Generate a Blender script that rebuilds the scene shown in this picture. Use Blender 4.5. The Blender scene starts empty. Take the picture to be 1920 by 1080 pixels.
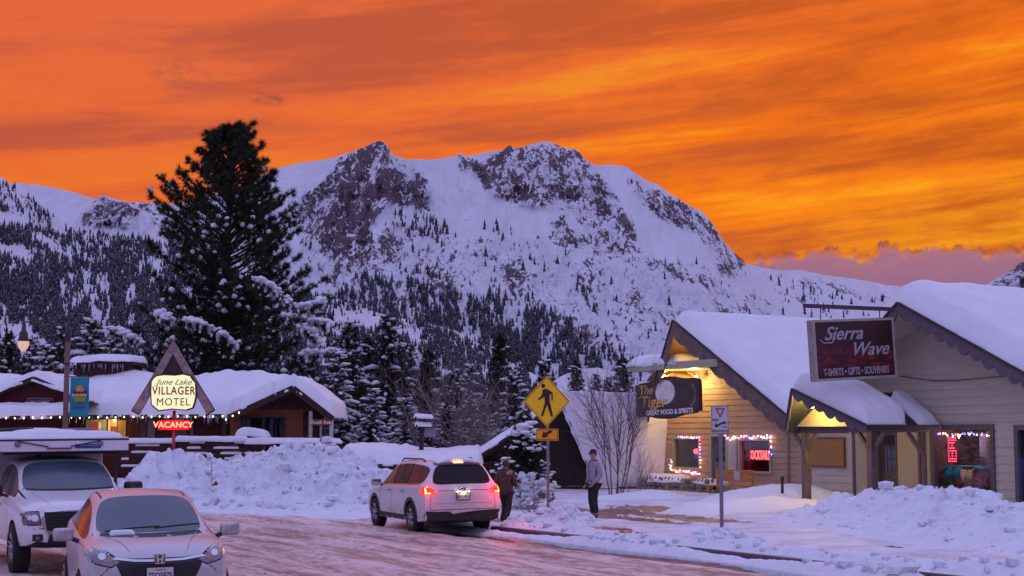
import bpy, bmesh, math, random
import numpy as np
from mathutils import Vector, Matrix
R = math.radians
random.seed(7)
scene = bpy.context.scene
COL = scene.collection

# ------------------------------------------------------------------ camera
F = 2800.0
PITCH = math.atan(276.0 / F)
CAMZ = 2.3
cam_d = bpy.data.cameras.new('camera')
cam_d.sensor_width = 36.0
cam_d.lens = 36.0 * F / 1920.0
cam_d.clip_start = 0.2
cam_d.clip_end = 20000.0
cam = bpy.data.objects.new('camera', cam_d)
cam.location = (0, 0, CAMZ)
cam.rotation_euler = (R(90) + PITCH, 0, 0)
COL.objects.link(cam)
scene.camera = cam

# ------------------------------------------------------------------ view
scene.view_settings.view_transform = 'Standard'
scene.view_settings.look = 'None'
scene.view_settings.exposure = 0.0
scene.view_settings.gamma = 1.0
scene.render.resolution_x = 1024
scene.render.resolution_y = 576
try:
    scene.cycles.max_bounces = 5
    scene.cycles.diffuse_bounces = 2
    scene.cycles.glossy_bounces = 3
    scene.cycles.transmission_bounces = 4
    scene.cycles.volume_bounces = 0
    scene.cycles.use_denoising = True
    scene.cycles.sample_clamp_indirect = 4.0
except Exception:
    pass

# ------------------------------------------------------------------ world: sunset sky
SUN_EL, SUN_AZ = 11.0, 24.0      # degrees, azimuth to the right of the view
world = bpy.data.worlds.new("World")
scene.world = world
world.use_nodes = True
wn, wl = world.node_tree.nodes, world.node_tree.links
wn.clear()
def W(t, **kw):
    n = wn.new(t)
    for k, v in kw.items():
        setattr(n, k, v)
    return n
def wm(op, a, b=None, c=None, clamp=False):
    n = W('ShaderNodeMath', operation=op, use_clamp=clamp)
    for i, x in enumerate((a, b, c)):
        if x is None: continue
        if isinstance(x, (int, float)): n.inputs[i].default_value = x
        else: wl.new(x, n.inputs[i])
    return n.outputs[0]
def wstep(x, lo, hi):
    n = W('ShaderNodeMapRange', interpolation_type='SMOOTHSTEP')
    wl.new(x, n.inputs['Value'])
    n.inputs['From Min'].default_value = lo; n.inputs['From Max'].default_value = hi
    return n.outputs[0]
def wmix(f, a, b):
    n = W('ShaderNodeMix', data_type='RGBA')
    if isinstance(f, (int, float)): n.inputs[0].default_value = f
    else: wl.new(f, n.inputs[0])
    for i, x in ((6, a), (7, b)):
        if isinstance(x, tuple): n.inputs[i].default_value = (*x, 1)
        else: wl.new(x, n.inputs[i])
    return n.outputs[2]
def wnoise(vec, scale, detail=6, rough=.55, dist=0.0):
    n = W('ShaderNodeTexNoise')
    wl.new(vec, n.inputs['Vector'])
    n.inputs['Scale'].default_value = scale; n.inputs['Detail'].default_value = detail
    n.inputs['Roughness'].default_value = rough; n.inputs['Distortion'].default_value = dist
    return n.outputs[0]
tc = W('ShaderNodeTexCoord')
sx = W('ShaderNodeSeparateXYZ'); wl.new(tc.outputs['Generated'], sx.inputs[0])
dx, dy, dz = sx.outputs
az = wm('MULTIPLY', wm('ARCTAN2', dx, dy), 57.2958)          # degrees right of the view
el = wm('MULTIPLY', wm('ARCSINE', dz), 57.2958)              # degrees above the horizon
def wvec(x, y, z=0.0):
    n = W('ShaderNodeCombineXYZ')
    for i, q in enumerate((x, y, z)):
        if isinstance(q, (int, float)): n.inputs[i].default_value = q
        else: wl.new(q, n.inputs[i])
    return n.outputs[0]
# long streaks rising a little to the right
tilt = wm('MULTIPLY', az, 0.10)
es = wm('SUBTRACT', el, tilt)
v1 = wvec(wm('MULTIPLY', az, 0.040), wm('MULTIPLY', es, 0.36))
n1 = wnoise(v1, 1.0, 5, .55, .35)
v2 = wvec(wm('MULTIPLY', az, 0.075), wm('MULTIPLY', es, .95), 3.3)
n2 = wnoise(v2, 1.0, 7, .62, .5)
v3 = wvec(wm('MULTIPLY', az, 0.5), wm('MULTIPLY', es, 1.5), 8.1)
n3 = wnoise(v3, 1.3, 6, .6, .3)
streak = wm('ADD', wm('ADD', wm('MULTIPLY', n1, .62), wm('MULTIPLY', n2, .28)), wm('MULTIPLY', n3, .10))
rightness = wstep(az, -14, 22)
low = wm('SUBTRACT', 1.0, wstep(el, 3.5, 17))
warm = wm('ADD', wm('ADD', wm('MULTIPLY', rightness, .50), wm('MULTIPLY', low, .44)), wm('MULTIPLY', wm('MULTIPLY', rightness, low), .16))
# base colour left/high (salmon red) -> right/low (yellow orange)
ramp = W('ShaderNodeValToRGB'); wl.new(warm, ramp.inputs[0])
cr = ramp.color_ramp
cr.elements[0].position = 0.0; cr.elements[0].color = (.76, .135, .045, 1)
cr.elements[1].position = 1.0; cr.elements[1].color = (.98, .37, .003, 1)
for p, c in ((.30, (.83, .150, .022)), (.55, (.90, .168, .003)), (.78, (.94, .215, .002))):
    e = cr.elements.new(p); e.color = (*c, 1)
bright = wmix(wstep(streak, .47, .60), ramp.outputs[0], ramp.outputs[0])
darkc = wmix(rightness, (.52, .095, .045), (.56, .098, .004))
fire = wmix(wstep(streak, .40, .535), darkc, ramp.outputs[0])
fire = wmix(wm('MULTIPLY', wstep(streak, .51, .60), wm('ADD', wm('MULTIPLY', rightness, .75), wm('MULTIPLY', low, .2))), fire, (1.0, .42, .008))
# low lavender cloud bank on the right
edge_n = wnoise(wvec(wm('MULTIPLY', az, .42), 1.7, 5.0), 1.0, 5, .6)
edge_f = wnoise(wvec(wm('MULTIPLY', az, 1.3), wm('MULTIPLY', el, 1.6), 2.0), 1.0, 6, .65)
edge = wm('ADD', wm('ADD', 4.80, wm('MULTIPLY', edge_n, 3.0)), wm('MULTIPLY', edge_f, .9))
inb = wm('SUBTRACT', 1.0, wstep(wm('SUBTRACT', el, edge), -.22, .14))
inb = wm('MULTIPLY', inb, wstep(az, 6.5, 9.5))
fringe = wm('MULTIPLY', wm('SUBTRACT', 1.0, wstep(wm('ABSOLUTE', wm('SUBTRACT', wm('SUBTRACT', el, edge), .05)), .02, .28)), wstep(az, 7.0, 9.0))
fire = wmix(wm('MULTIPLY', fringe, wstep(edge_f, .40, .62)), fire, (.42, .085, .035))
bankc = wmix(wstep(wm('ADD', el, wm('MULTIPLY', n3, 1.6)), 5.9, 8.2), (.30, .14, .24), (.42, .165, .22))
glow = wstep(wm('ADD', el, wm('MULTIPLY', edge_n, .6)), 5.75, 5.35)
bankc = wmix(wm('MULTIPLY', glow, wstep(az, 13.5, 15)), bankc, (.87, .26, .12))
fire = wmix(inb, fire, bankc)
# two small dark wisps
def wisp(a0, e0, wa, we, amt, col):
    global fire
    xa = wm('DIVIDE', wm('SUBTRACT', az, a0), wa); ye = wm('DIVIDE', wm('ADD', wm('SUBTRACT', el, e0), wm('MULTIPLY', wm('SUBTRACT', az, a0), .16)), we)
    d = wm('ADD', wm('MULTIPLY', xa, xa), wm('MULTIPLY', ye, ye))
    m = wm('MULTIPLY', wm('SUBTRACT', 1.0, wstep(d, .1, 1.0)), wstep(edge_w, .38, .62))
    fire = wmix(wm('MULTIPLY', m, amt), fire, col)
edge_w = wnoise(wvec(wm('MULTIPLY', az, 1.6), wm('MULTIPLY', el, 3.4), 6.0), 1.0, 6, .7)
wisp(-12.7, 13.4, 1.6, .75, .75, (.50, .11, .06))
wisp(-9.5, 12.7, 1.0, .30, 1.0, (.42, .085, .05))
# the rest of the dome: dusk lavender above, dusty rose behind
upper = wmix(wstep(el, 22, 60), (.52, .46, .85), (.54, .54, 1.04))
back = wmix(wstep(el, 0, 24), (.38, .29, .56), (.44, .41, .84))
side = wmix(wstep(wm('ABSOLUTE', az), 30, 62), fire, back)
dome = wmix(wstep(el, 17.5, 34), side, upper)
sky = W('ShaderNodeTexSky', sky_type='NISHITA')
sky.sun_disc = False; sky.sun_elevation = R(SUN_EL); sky.sun_rotation = R(SUN_AZ)
sky.air_density = 1.0; sky.dust_density = 1.0; sky.ozone_density = 4.0; sky.altitude = 2300
bg1 = W('ShaderNodeBackground'); wl.new(sky.outputs[0], bg1.inputs['Color']); bg1.inputs['Strength'].default_value = .0008
bg2 = W('ShaderNodeBackground'); wl.new(dome, bg2.inputs['Color']); bg2.inputs['Strength'].default_value = 1.0
ad = W('ShaderNodeAddShader'); wl.new(bg1.outputs[0], ad.inputs[0]); wl.new(bg2.outputs[0], ad.inputs[1])
wo = W('ShaderNodeOutputWorld'); wl.new(ad.outputs[0], wo.inputs['Surface'])

# ------------------------------------------------------------------ sun (afterglow, very soft)
sd = bpy.data.lights.new('sun', 'SUN'); sd.energy = 0.32; sd.angle = R(24); sd.color = (1.0, .50, .24)
so = bpy.data.objects.new('sun', sd); COL.objects.link(so)
sdir = Vector((math.sin(R(SUN_AZ)) * math.cos(R(SUN_EL)), math.cos(R(SUN_AZ)) * math.cos(R(SUN_EL)), math.sin(R(SUN_EL))))
so.rotation_euler = sdir.to_track_quat('Z', 'Y').to_euler()
so.location = (0, 0, 60)

# ------------------------------------------------------------------ helpers
def ray(px, py):
    u = (px - 960) / F; v = (540 - py) / F
    return Vector((u, math.cos(PITCH) - v * math.sin(PITCH), math.sin(PITCH) + v * math.cos(PITCH)))
def at(px, py, Y):
    """world point on the photo ray (px,py) at world depth Y"""
    d = ray(px, py); return Vector((0, 0, CAMZ)) + d * (Y / d.y)
def gp(px, py, z=0.0):
    d = ray(px, py); k = (z - CAMZ) / d.z
    return Vector((0, 0, CAMZ)) + d * k
def V(*a): return Vector(a)

def props(o, label=None, cat=None, group=None, kind=None):
    if label: o['label'] = label
    if cat: o['category'] = cat
    if group: o['group'] = group
    if kind: o['kind'] = kind
    return o
def empty(name, loc=(0, 0, 0), rz=0.0, label=None, cat=None, group=None):
    o = bpy.data.objects.new(name, None); o.empty_display_size = .3
    o.location = loc; o.rotation_euler = (0, 0, rz)
    COL.objects.link(o); props(o, label, cat, group)
    return o
def link_mesh(name, me, material=None, parent=None, smooth=False, loc=None):
    o = bpy.data.objects.new(name, me); COL.objects.link(o)
    if material is not None:
        for m in (material if isinstance(material, (list, tuple)) else [material]): me.materials.append(m)
    if smooth:
        me.polygons.foreach_set('use_smooth', [True] * len(me.polygons))
    if parent is not None: o.parent = parent
    if loc is not None: o.location = loc
    return o
def copy_tree(o, parent=None):
    c = o.copy(); COL.objects.link(c); c.parent = parent
    for ch in list(o.children): copy_tree(ch, c)
    return c

class MB:
    """collects simple shapes, builds ONE mesh object"""
    def __init__(s): s.v = []; s.f = []; s.m = []; s.cm = 0
    def add(s, vs, fs):
        b = len(s.v); s.v += [tuple(v) for v in vs]
        for f in fs: s.f.append([b + i for i in f]); s.m.append(s.cm)
        return s
    def box(s, c, size, rz=0.0, rot=None):
        hx, hy, hz = size[0] / 2, size[1] / 2, size[2] / 2
        M = rot if rot is not None else Matrix.Rotation(rz, 3, 'Z')
        c = Vector(c)
        vs = [c + M @ Vector((x * hx, y * hy, z * hz)) for x in (-1, 1) for y in (-1, 1) for z in (-1, 1)]
        return s.add(vs, [(0, 1, 3, 2), (4, 6, 7, 5), (0, 4, 5, 1), (2, 3, 7, 6), (0, 2, 6, 4), (1, 5, 7, 3)])
    def bbox(s, x0, x1, y0, y1, z0, z1):
        return s.box(((x0 + x1) / 2, (y0 + y1) / 2, (z0 + z1) / 2), (abs(x1 - x0), abs(y1 - y0), abs(z1 - z0)))
    def beam(s, a, b, w, h, up=(0, 0, 1)):
        """box section from a to b, w sideways, h along up"""
        a, b = Vector(a), Vector(b); d = (b - a); L = d.length; d.normalize()
        up = Vector(up); side = d.cross(up)
        if side.length < 1e-4: side = d.cross(Vector((0, 1, 0)))
        side.normalize(); u2 = side.cross(d).normalized()
        vs = []
        for p in (a, b):
            for i, j in ((-1, -1), (1, -1), (1, 1), (-1, 1)):
                vs.append(p + side * (w / 2 * i) + u2 * (h / 2 * j))
        return s.add(vs, [(0, 3, 2, 1), (4, 5, 6, 7), (0, 1, 5, 4), (1, 2, 6, 5), (2, 3, 7, 6), (3, 0, 4, 7)])
    def tube(s, pts, rad, n=8, cap=True):
        pts = [Vector(p) for p in pts]
        if not isinstance(rad, (list, tuple)): rad = [rad] * len(pts)
        rings = []; prev = None
        for i, p in enumerate(pts):
            d = (pts[min(i + 1, len(pts) - 1)] - pts[max(i - 1, 0)]).normalized()
            if prev is None:
                a = d.orthogonal().normalized()
            else:
                a = (prev - d * prev.dot(d))
                a = a.normalized() if a.length > 1e-5 else d.orthogonal().normalized()
            prev = a; b = d.cross(a)
            rings.append([p + (a * math.cos(2 * math.pi * k / n) + b * math.sin(2 * math.pi * k / n)) * rad[i] for k in range(n)])
        vs = [q for r in rings for q in r]; fs = []
        for i in range(len(pts) - 1):
            for k in range(n):
                k2 = (k + 1) % n
                fs.append((i * n + k, i * n + k2, (i + 1) * n + k2, (i + 1) * n + k))
        if cap:
            fs.append(tuple(range(n - 1, -1, -1))); o = (len(pts) - 1) * n
            fs.append(tuple(range(o, o + n)))
        return s.add(vs, fs)
    def lathe(s, prof, c=(0, 0, 0), n=20, axis='Z'):
        c = Vector(c); vs = []; fs = []
        for r, h in prof:
            for k in range(n):
                a = 2 * math.pi * k / n
                if axis == 'Z': p = Vector((r * math.cos(a), r * math.sin(a), h))
                elif axis == 'Y': p = Vector((r * math.cos(a), h, r * math.sin(a)))
                else: p = Vector((h, r * math.cos(a), r * math.sin(a)))
                vs.append(c + p)
        for i in range(len(prof) - 1):
            for k in range(n):
                k2 = (k + 1) % n
                fs.append((i * n + k, i * n + k2, (i + 1) * n + k2, (i + 1) * n + k))
        return s.add(vs, fs)
    def poly(s, pts): return s.add(pts, [tuple(range(len(pts)))])
    def prism(s, pts, off):
        """closed polygon pts extruded by vector off"""
        off = Vector(off); n = len(pts); a = [Vector(p) for p in pts]; b = [p + off for p in a]
        fs = [tuple(range(n)), tuple(range(2 * n - 1, n - 1, -1))]
        for i in range(n):
            j = (i + 1) % n; fs.append((i, i + n, j + n, j))
        return s.add(a + b, fs)
    def ball(s, c, r, sub=1, sc=(1, 1, 1), jit=0.0):
        bm = bmesh.new(); bmesh.ops.create_icosphere(bm, subdivisions=sub, radius=1)
        c = Vector(c); vs = []
        for v in bm.verts:
            k = r * (1 + random.uniform(-jit, jit))
            vs.append(c + Vector((v.co.x * sc[0], v.co.y * sc[1], v.co.z * sc[2])) * k)
        fs = [tuple(v.index for v in f.verts) for f in bm.faces]; bm.free()
        return s.add(vs, fs)
    def build(s, name, material, parent=None, smooth=False, bevel=0.0, fix=True, M=None, seg=2):
        me = bpy.data.meshes.new(name)
        vs = s.v if M is None else [tuple(M @ Vector(v)) for v in s.v]
        me.from_pydata(vs, [], s.f); me.update()
        if len(set(s.m)) > 1: me.polygons.foreach_set('material_index', s.m)
        if fix or bevel:
            bm = bmesh.new(); bm.from_mesh(me)
            if bevel:
                es = [e for e in bm.edges if len(e.link_faces) == 2 and e.calc_face_angle(0) > .5]
                try: bmesh.ops.bevel(bm, geom=es, offset=bevel, segments=seg, affect='EDGES', profile=.6, clamp_overlap=True)
                except Exception: pass
            bmesh.ops.recalc_face_normals(bm, faces=bm.faces)
            bm.to_mesh(me); bm.free()
        return link_mesh(name, me, material, parent, smooth)

# ------------------------------------------------------------------ materials
MATS = {}
class NT:
    """tiny node-tree helper"""
    def __init__(s, name):
        s.mat = bpy.data.materials.new(name); s.mat.use_nodes = True
        s.n = s.mat.node_tree.nodes; s.l = s.mat.node_tree.links
        s.b = s.n['Principled BSDF']; s._tc = None
    def tc(s):
        if s._tc is None: s._tc = s.n.new('ShaderNodeTexCoord')
        return s._tc.outputs['Object']
    def set(s, sock, v):
        i = s.b.inputs[sock] if isinstance(sock, str) else sock
        if isinstance(v, (int, float)): i.default_value = v
        elif isinstance(v, tuple): i.default_value = (*v, 1) if len(v) == 3 else v
        else: s.l.new(v, i)
    def math(s, op, a, b=None, c=None, clamp=False):
        n = s.n.new('ShaderNodeMath'); n.operation = op; n.use_clamp = clamp
        for i, x in enumerate((a, b, c)):
            if x is None: continue
            if isinstance(x, (int, float)): n.inputs[i].default_value = x
            else: s.l.new(x, n.inputs[i])
        return n.outputs[0]
    def step(s, x, lo, hi):
        n = s.n.new('ShaderNodeMapRange'); n.interpolation_type = 'SMOOTHSTEP'
        s.l.new(x, n.inputs['Value']); n.inputs['From Min'].default_value = lo; n.inputs['From Max'].default_value = hi
        return n.outputs[0]
    def mix(s, f, a, b):
        n = s.n.new('ShaderNodeMix'); n.data_type = 'RGBA'
        if isinstance(f, (int, float)): n.inputs[0].default_value = f
        else: s.l.new(f, n.inputs[0])
        for i, x in ((6, a), (7, b)):
            if isinstance(x, tuple): n.inputs[i].default_value = (*x[:3], 1)
            else: s.l.new(x, n.inputs[i])
        return n.outputs[2]
    def noise(s, scale, detail=4, rough=.55, stretch=(1, 1, 1), dist=0.0, vec=None, rot=(0, 0, 0)):
        mp = s.n.new('ShaderNodeMapping'); s.l.new(vec or s.tc(), mp.inputs['Vector'])
        mp.inputs['Scale'].default_value = stretch; mp.inputs['Rotation'].default_value = rot
        n = s.n.new('ShaderNodeTexNoise'); s.l.new(mp.outputs[0], n.inputs['Vector'])
        n.inputs['Scale'].default_value = scale; n.inputs['Detail'].default_value = detail
        n.inputs['Roughness'].default_value = rough; n.inputs['Distortion'].default_value = dist
        return n.outputs[0]
    def attr(s, name):
        n = s.n.new('ShaderNodeAttribute'); n.attribute_name = name; return n.outputs['Fac']
    def sep(s, vec=None):
        n = s.n.new('ShaderNodeSeparateXYZ'); s.l.new(vec or s.tc(), n.inputs[0]); return n.outputs
    def bump(s, h, strength=.3, dist=.02):
        n = s.n.new('ShaderNodeBump'); s.l.new(h, n.inputs['Height'])
        n.inputs['Strength'].default_value = strength; n.inputs['Distance'].default_value = dist
        s.l.new(n.outputs[0], s.b.inputs['Normal'])
def mat(name, col, rough=.6, metal=0.0, var=.12, vs=6.0, bump=0.0, bs=30.0, bd=.01, emit=None, es=1.0, coat=0.0, spec=None, stretch=(1, 1, 1)):
    if name in MATS: return MATS[name]
    t = NT(name); n = t.noise(vs, 5, .6, stretch)
    dark = tuple(c * (1 - var) for c in col); light = tuple(min(1, c * (1 + var)) for c in col)
    t.set('Base Color', t.mix(t.step(n, .3, .7), dark, light))
    t.set('Roughness', rough); t.set('Metallic', metal)
    if coat: t.set('Coat Weight', coat); t.set('Coat Roughness', .06)
    if spec is not None: t.set('Specular IOR Level', spec)
    if bump: t.bump(t.noise(bs, 4, .6, stretch), bump, bd)
    if emit is not None: t.set('Emission Color', emit); t.set('Emission Strength', es)
    MATS[name] = t.mat; return t.mat

def snow_mat(name='snow', col=(.80, .81, .86), lump=1.0, dirt=0.0):
    if name in MATS: return MATS[name]
    t = NT(name)
    a = t.noise(1.2, 6, .6); b = t.noise(14, 5, .65)
    c = t.mix(t.step(a, .3, .7), tuple(x * .94 for x in col), col)
    if dirt:
        d = t.noise(3.5, 7, .7, dist=.4)
        c = t.mix(t.math('MULTIPLY', t.step(d, .52, .70), dirt), c, (.32, .25, .20))
    t.set('Base Color', c); t.set('Roughness', .62); t.set('Specular IOR Level', .35)
    t.set('Subsurface Weight', 0.0)
    t.bump(t.math('ADD', t.math('MULTIPLY', a, 1.2), t.math('MULTIPLY', b, .35)), .55 * lump, .06)
    MATS[name] = t.mat; return t.mat
SNOW = snow_mat()
SNOWD = snow_mat('ploughed_snow', (.76, .78, .85), 1.7, .22)

def glass_mat(name='window_glass', tint=(.02, .02, .025), rough=.05):
    if name in MATS: return MATS[name]
    t = NT(name); n = t.noise(3, 3, .5)
    t.set('Base Color', tint); t.set('Roughness', rough); t.set('Specular IOR Level', .9); t.set('Coat Weight', .6); t.set('Coat Roughness', .03)
    t.bump(n, .06, .02)
    MATS[name] = t.mat; return t.mat
GLASS = glass_mat()

# ------------------------------------------------------------------ numpy noise
def _hash(ix, iy, seed):
    h = (ix.astype(np.int64) * 374761393 + iy.astype(np.int64) * 668265263 + seed * 974634777) & 0xffffffff
    h = ((h ^ (h >> 13)) * 1274126177) & 0xffffffff
    h = h ^ (h >> 16)
    return (h & 0xffff) / 65535.0
def vnoise(x, y, seed=0):
    ix = np.floor(x); iy = np.floor(y); fx = x - ix; fy = y - iy
    fx = fx * fx * (3 - 2 * fx); fy = fy * fy * (3 - 2 * fy)
    a = _hash(ix, iy, seed); b = _hash(ix + 1, iy, seed); c = _hash(ix, iy + 1, seed); d = _hash(ix + 1, iy + 1, seed)
    return (a * (1 - fx) + b * fx) * (1 - fy) + (c * (1 - fx) + d * fx) * fy
def fbm(x, y, oct=5, seed=0, gain=.5):
    s = np.zeros_like(x, dtype=float); a = 1.0; t = 0.0
    for o in range(oct):
        s += a * vnoise(x * 2 ** o + o * 17.3, y * 2 ** o - o * 9.1, seed + o); t += a; a *= gain
    return s / t
def ridged(x, y, oct=5, seed=0, gain=.55):
    s = np.zeros_like(x, dtype=float); a = 1.0; t = 0.0
    for o in range(oct):
        s += a * (1 - np.abs(2 * vnoise(x * 2 ** o + o * 11.3, y * 2 ** o + o * 5.7, seed + o) - 1)); t += a; a *= gain
    return s / t
def grid_mesh(name, X, Y, Z, attrs=None):
    nr, nc = X.shape
    co = np.stack([X, Y, Z], -1).reshape(-1, 3).astype(np.float32)
    i = np.arange(nr * nc).reshape(nr, nc)
    q = np.stack([i[:-1, :-1], i[:-1, 1:], i[1:, 1:], i[1:, :-1]], -1).reshape(-1, 4)
    if (X[0, 1] - X[0, 0]) * (Y[1, 0] - Y[0, 0]) - (Y[0, 1] - Y[0, 0]) * (X[1, 0] - X[0, 0]) < 0: q = q[:, ::-1]
    return np_mesh(name, co, q, attrs)
def np_mesh(name, co, faces, attrs=None):
    k = faces.shape[1]; me = bpy.data.meshes.new(name)
    me.vertices.add(len(co)); me.vertices.foreach_set('co', np.ascontiguousarray(co, dtype=np.float32).ravel())
    me.loops.add(len(faces) * k); me.loops.foreach_set('vertex_index', np.ascontiguousarray(faces, dtype=np.int32).ravel())
    me.polygons.add(len(faces)); me.polygons.foreach_set('loop_start', np.arange(0, len(faces) * k, k, dtype=np.int32))
    me.update(calc_edges=True)
    for an, av in (attrs or {}).items():
        at_ = me.attributes.new(an, 'FLOAT', 'POINT'); at_.data.foreach_set('value', np.ascontiguousarray(av, dtype=np.float32).ravel())
    return me
# picture-plane masks used to lay out where rock and forest lie on the slopes
MW, MH = 540, 280
def poly_mask(polys, blur=3):
    yy, xx = np.mgrid[0:MH, 0:MW]; px = xx * 4.0 - 100; py = yy * 4.0 - 20
    m = np.zeros((MH, MW))
    for wgt, pts in polys:
        inside = np.zeros((MH, MW), bool); n = len(pts)
        for i in range(n):
            x1, y1 = pts[i]; x2, y2 = pts[(i + 1) % n]
            if y1 == y2: continue
            c = ((y1 > py) != (y2 > py)) & (px < (x2 - x1) * (py - y1) / (y2 - y1) + x1)
            inside ^= c
        m = np.maximum(m, inside * wgt)
    for _ in range(blur):
        p = np.pad(m, 1, mode='edge'); m = (p[:-2, 1:-1] + p[2:, 1:-1] + p[1:-1, :-2] + p[1:-1, 2:] + p[1:-1, 1:-1]) / 5
    return m
def samp(m, px, py):
    x = np.clip((px + 100) / 4.0, 0, MW - 1.01); y = np.clip((py + 20) / 4.0, 0, MH - 1.01)
    ix = x.astype(int); iy = y.astype(int); fx = x - ix; fy = y - iy
    return (m[iy, ix] * (1 - fx) + m[iy, ix + 1] * fx) * (1 - fy) + (m[iy + 1, ix] * (1 - fx) + m[iy + 1, ix + 1] * fx) * fy
# ================================================================== mountains
def mountain_mat():
    t = NT('snowy_rock')
    rk = t.attr('rock')
    n1 = t.noise(.012, 8, .70, (1, .22, .42), 1.0)
    n2 = t.noise(.050, 7, .72, (1, .25, .45), .8)
    n3 = t.noise(.13, 6, .75, (1, .35, .6), .5)
    h = t.math('ADD', t.math('ADD', t.math('MULTIPLY', n1, .34), t.math('MULTIPLY', n2, .36)), t.math('MULTIPLY', n3, .30))
    k = t.math('ADD', t.math('MULTIPLY', t.math('SUBTRACT', h, .5), 4.3), t.math('SUBTRACT', t.math('MULTIPLY', rk, .50), .40))
    m = t.step(k, -.012, .03)
    rock = t.mix(t.step(n2, .35, .65), (.026, .017, .030), (.140, .096, .110))
    snow = t.mix(t.step(n1, .3, .7), (.60, .60, .66), (.70, .70, .76))
    t.set('Base Color', t.mix(m, snow, rock)); t.set('Roughness', .85); t.set('Specular IOR Level', .15)
    t.bump(t.math('ADD', n2, t.math('MULTIPLY', n1, 1.5)), .55, 14.0)
    return t.mat
MOUNT = mountain_mat()
LAYERS = {}
def layer(name, sky, base_py, r0, R1, rows, cols, px0, px1, rock=None, amp=60, fwd=1.25, jag=2.0, seed=3, curve=.9, label=None):
    px = np.linspace(px0, px1, cols)
    sp = np.array(sky, float)
    ys = np.interp(px, sp[:, 0], sp[:, 1])
    ys = ys + (fbm(px * .09, px * 0 + 3.1, 4, seed) - .5) * jag * 2
    Rl = np.interp(px, [p[0] for p in R1], [p[1] for p in R1]) if isinstance(R1, list) else np.full_like(px, R1)
    if not isinstance(base_py, (int, float)):
        bp = np.interp(px, [p[0] for p in base_py], [p[1] for p in base_py])
    else: bp = np.full_like(px, base_py)
    t = np.linspace(0, 1, rows)[:, None]
    PY = bp[None, :] + (ys - bp)[None, :] * t ** curve
    PX = np.repeat(px[None, :], rows, 0)
    RR = r0 + (Rl[None, :] - r0) * t ** fwd
    rm = samp(rock, PX, PY) if rock is not None else np.zeros_like(PX)
    # relief: spurs and gullies pushed towards / away from the viewer
    g = ridged(PX * .022 + PY * .006, PY * .007, 5, seed + 9) - .55
    g2 = ridged(PX * .075, PY * .030, 4, seed + 21) - .5
    env = np.clip(t * 3, 0, 1) * np.clip((1 - t) * 12, 0.0, 1)
    RR = RR - (g * amp * (.45 + 1.5 * rm) + g2 * amp * (.15 + .8 * rm)) * env * (RR / 3000)
    u = (PX - 960) / F; v = (540 - PY) / F
    dxx = u; dyy = math.cos(PITCH) - v * math.sin(PITCH); dzz = math.sin(PITCH) + v * math.cos(PITCH)
    X = dxx / dyy * RR; Y = RR; Z = CAMZ + dzz / dyy * RR
    # far side falling away behind the crest
    bx = [X[-1] * k for k in (1.04, 1.12, 1.3)]; by = [Y[-1] * k for k in (1.04, 1.12, 1.3)]
    bz = [Z[-1] * k - 5 for k in (.97, .8, .3)]
    X = np.vstack([X] + bx); Y = np.vstack([Y] + by); Z = np.vstack([Z] + bz)
    rmx = np.vstack([rm, rm[-1:], rm[-1:] * 0, rm[-1:] * 0])
    me = grid_mesh(name, X, Y, Z, {'rock': rmx})
    o = link_mesh(name, me, MOUNT, smooth=True); props(o, kind='structure')
    LAYERS[name] = (px, bp, ys, Rl, r0, fwd, curve, X[:rows], Y[:rows], Z[:rows], rows, cols, px0, px1)
    return o
def on_layer(name, qx, qy):
    """points of a slope seen at the picture coordinates, by bilinear lookup"""
    px, bp, ys, Rl, r0, fwd, curve, X, Y, Z, rows, cols, px0, px1 = LAYERS[name]
    c = (qx - px0) / (px1 - px0) * (cols - 1)
    b = np.interp(qx, px, bp); s = np.interp(qx, px, ys)
    t = np.clip((qy - b) / (s - b), 0, 1) ** (1 / curve)
    ok = (qy < b) & (qy > s) & (c > 0) & (c < cols - 1)
    r = np.clip(t * (rows - 1), 0, rows - 1.01); c = np.clip(c, 0, cols - 1.01)
    ri = r.astype(int); ci = c.astype(int); fr = r - ri; fc = c - ci
    out = [(A[ri, ci] * (1 - fc) + A[ri, ci + 1] * fc) * (1 - fr) + (A[ri + 1, ci] * (1 - fc) + A[ri + 1, ci + 1] * fc) * fr for A in (X, Y, Z)]
    return out[0], out[1], out[2], ok

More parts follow.
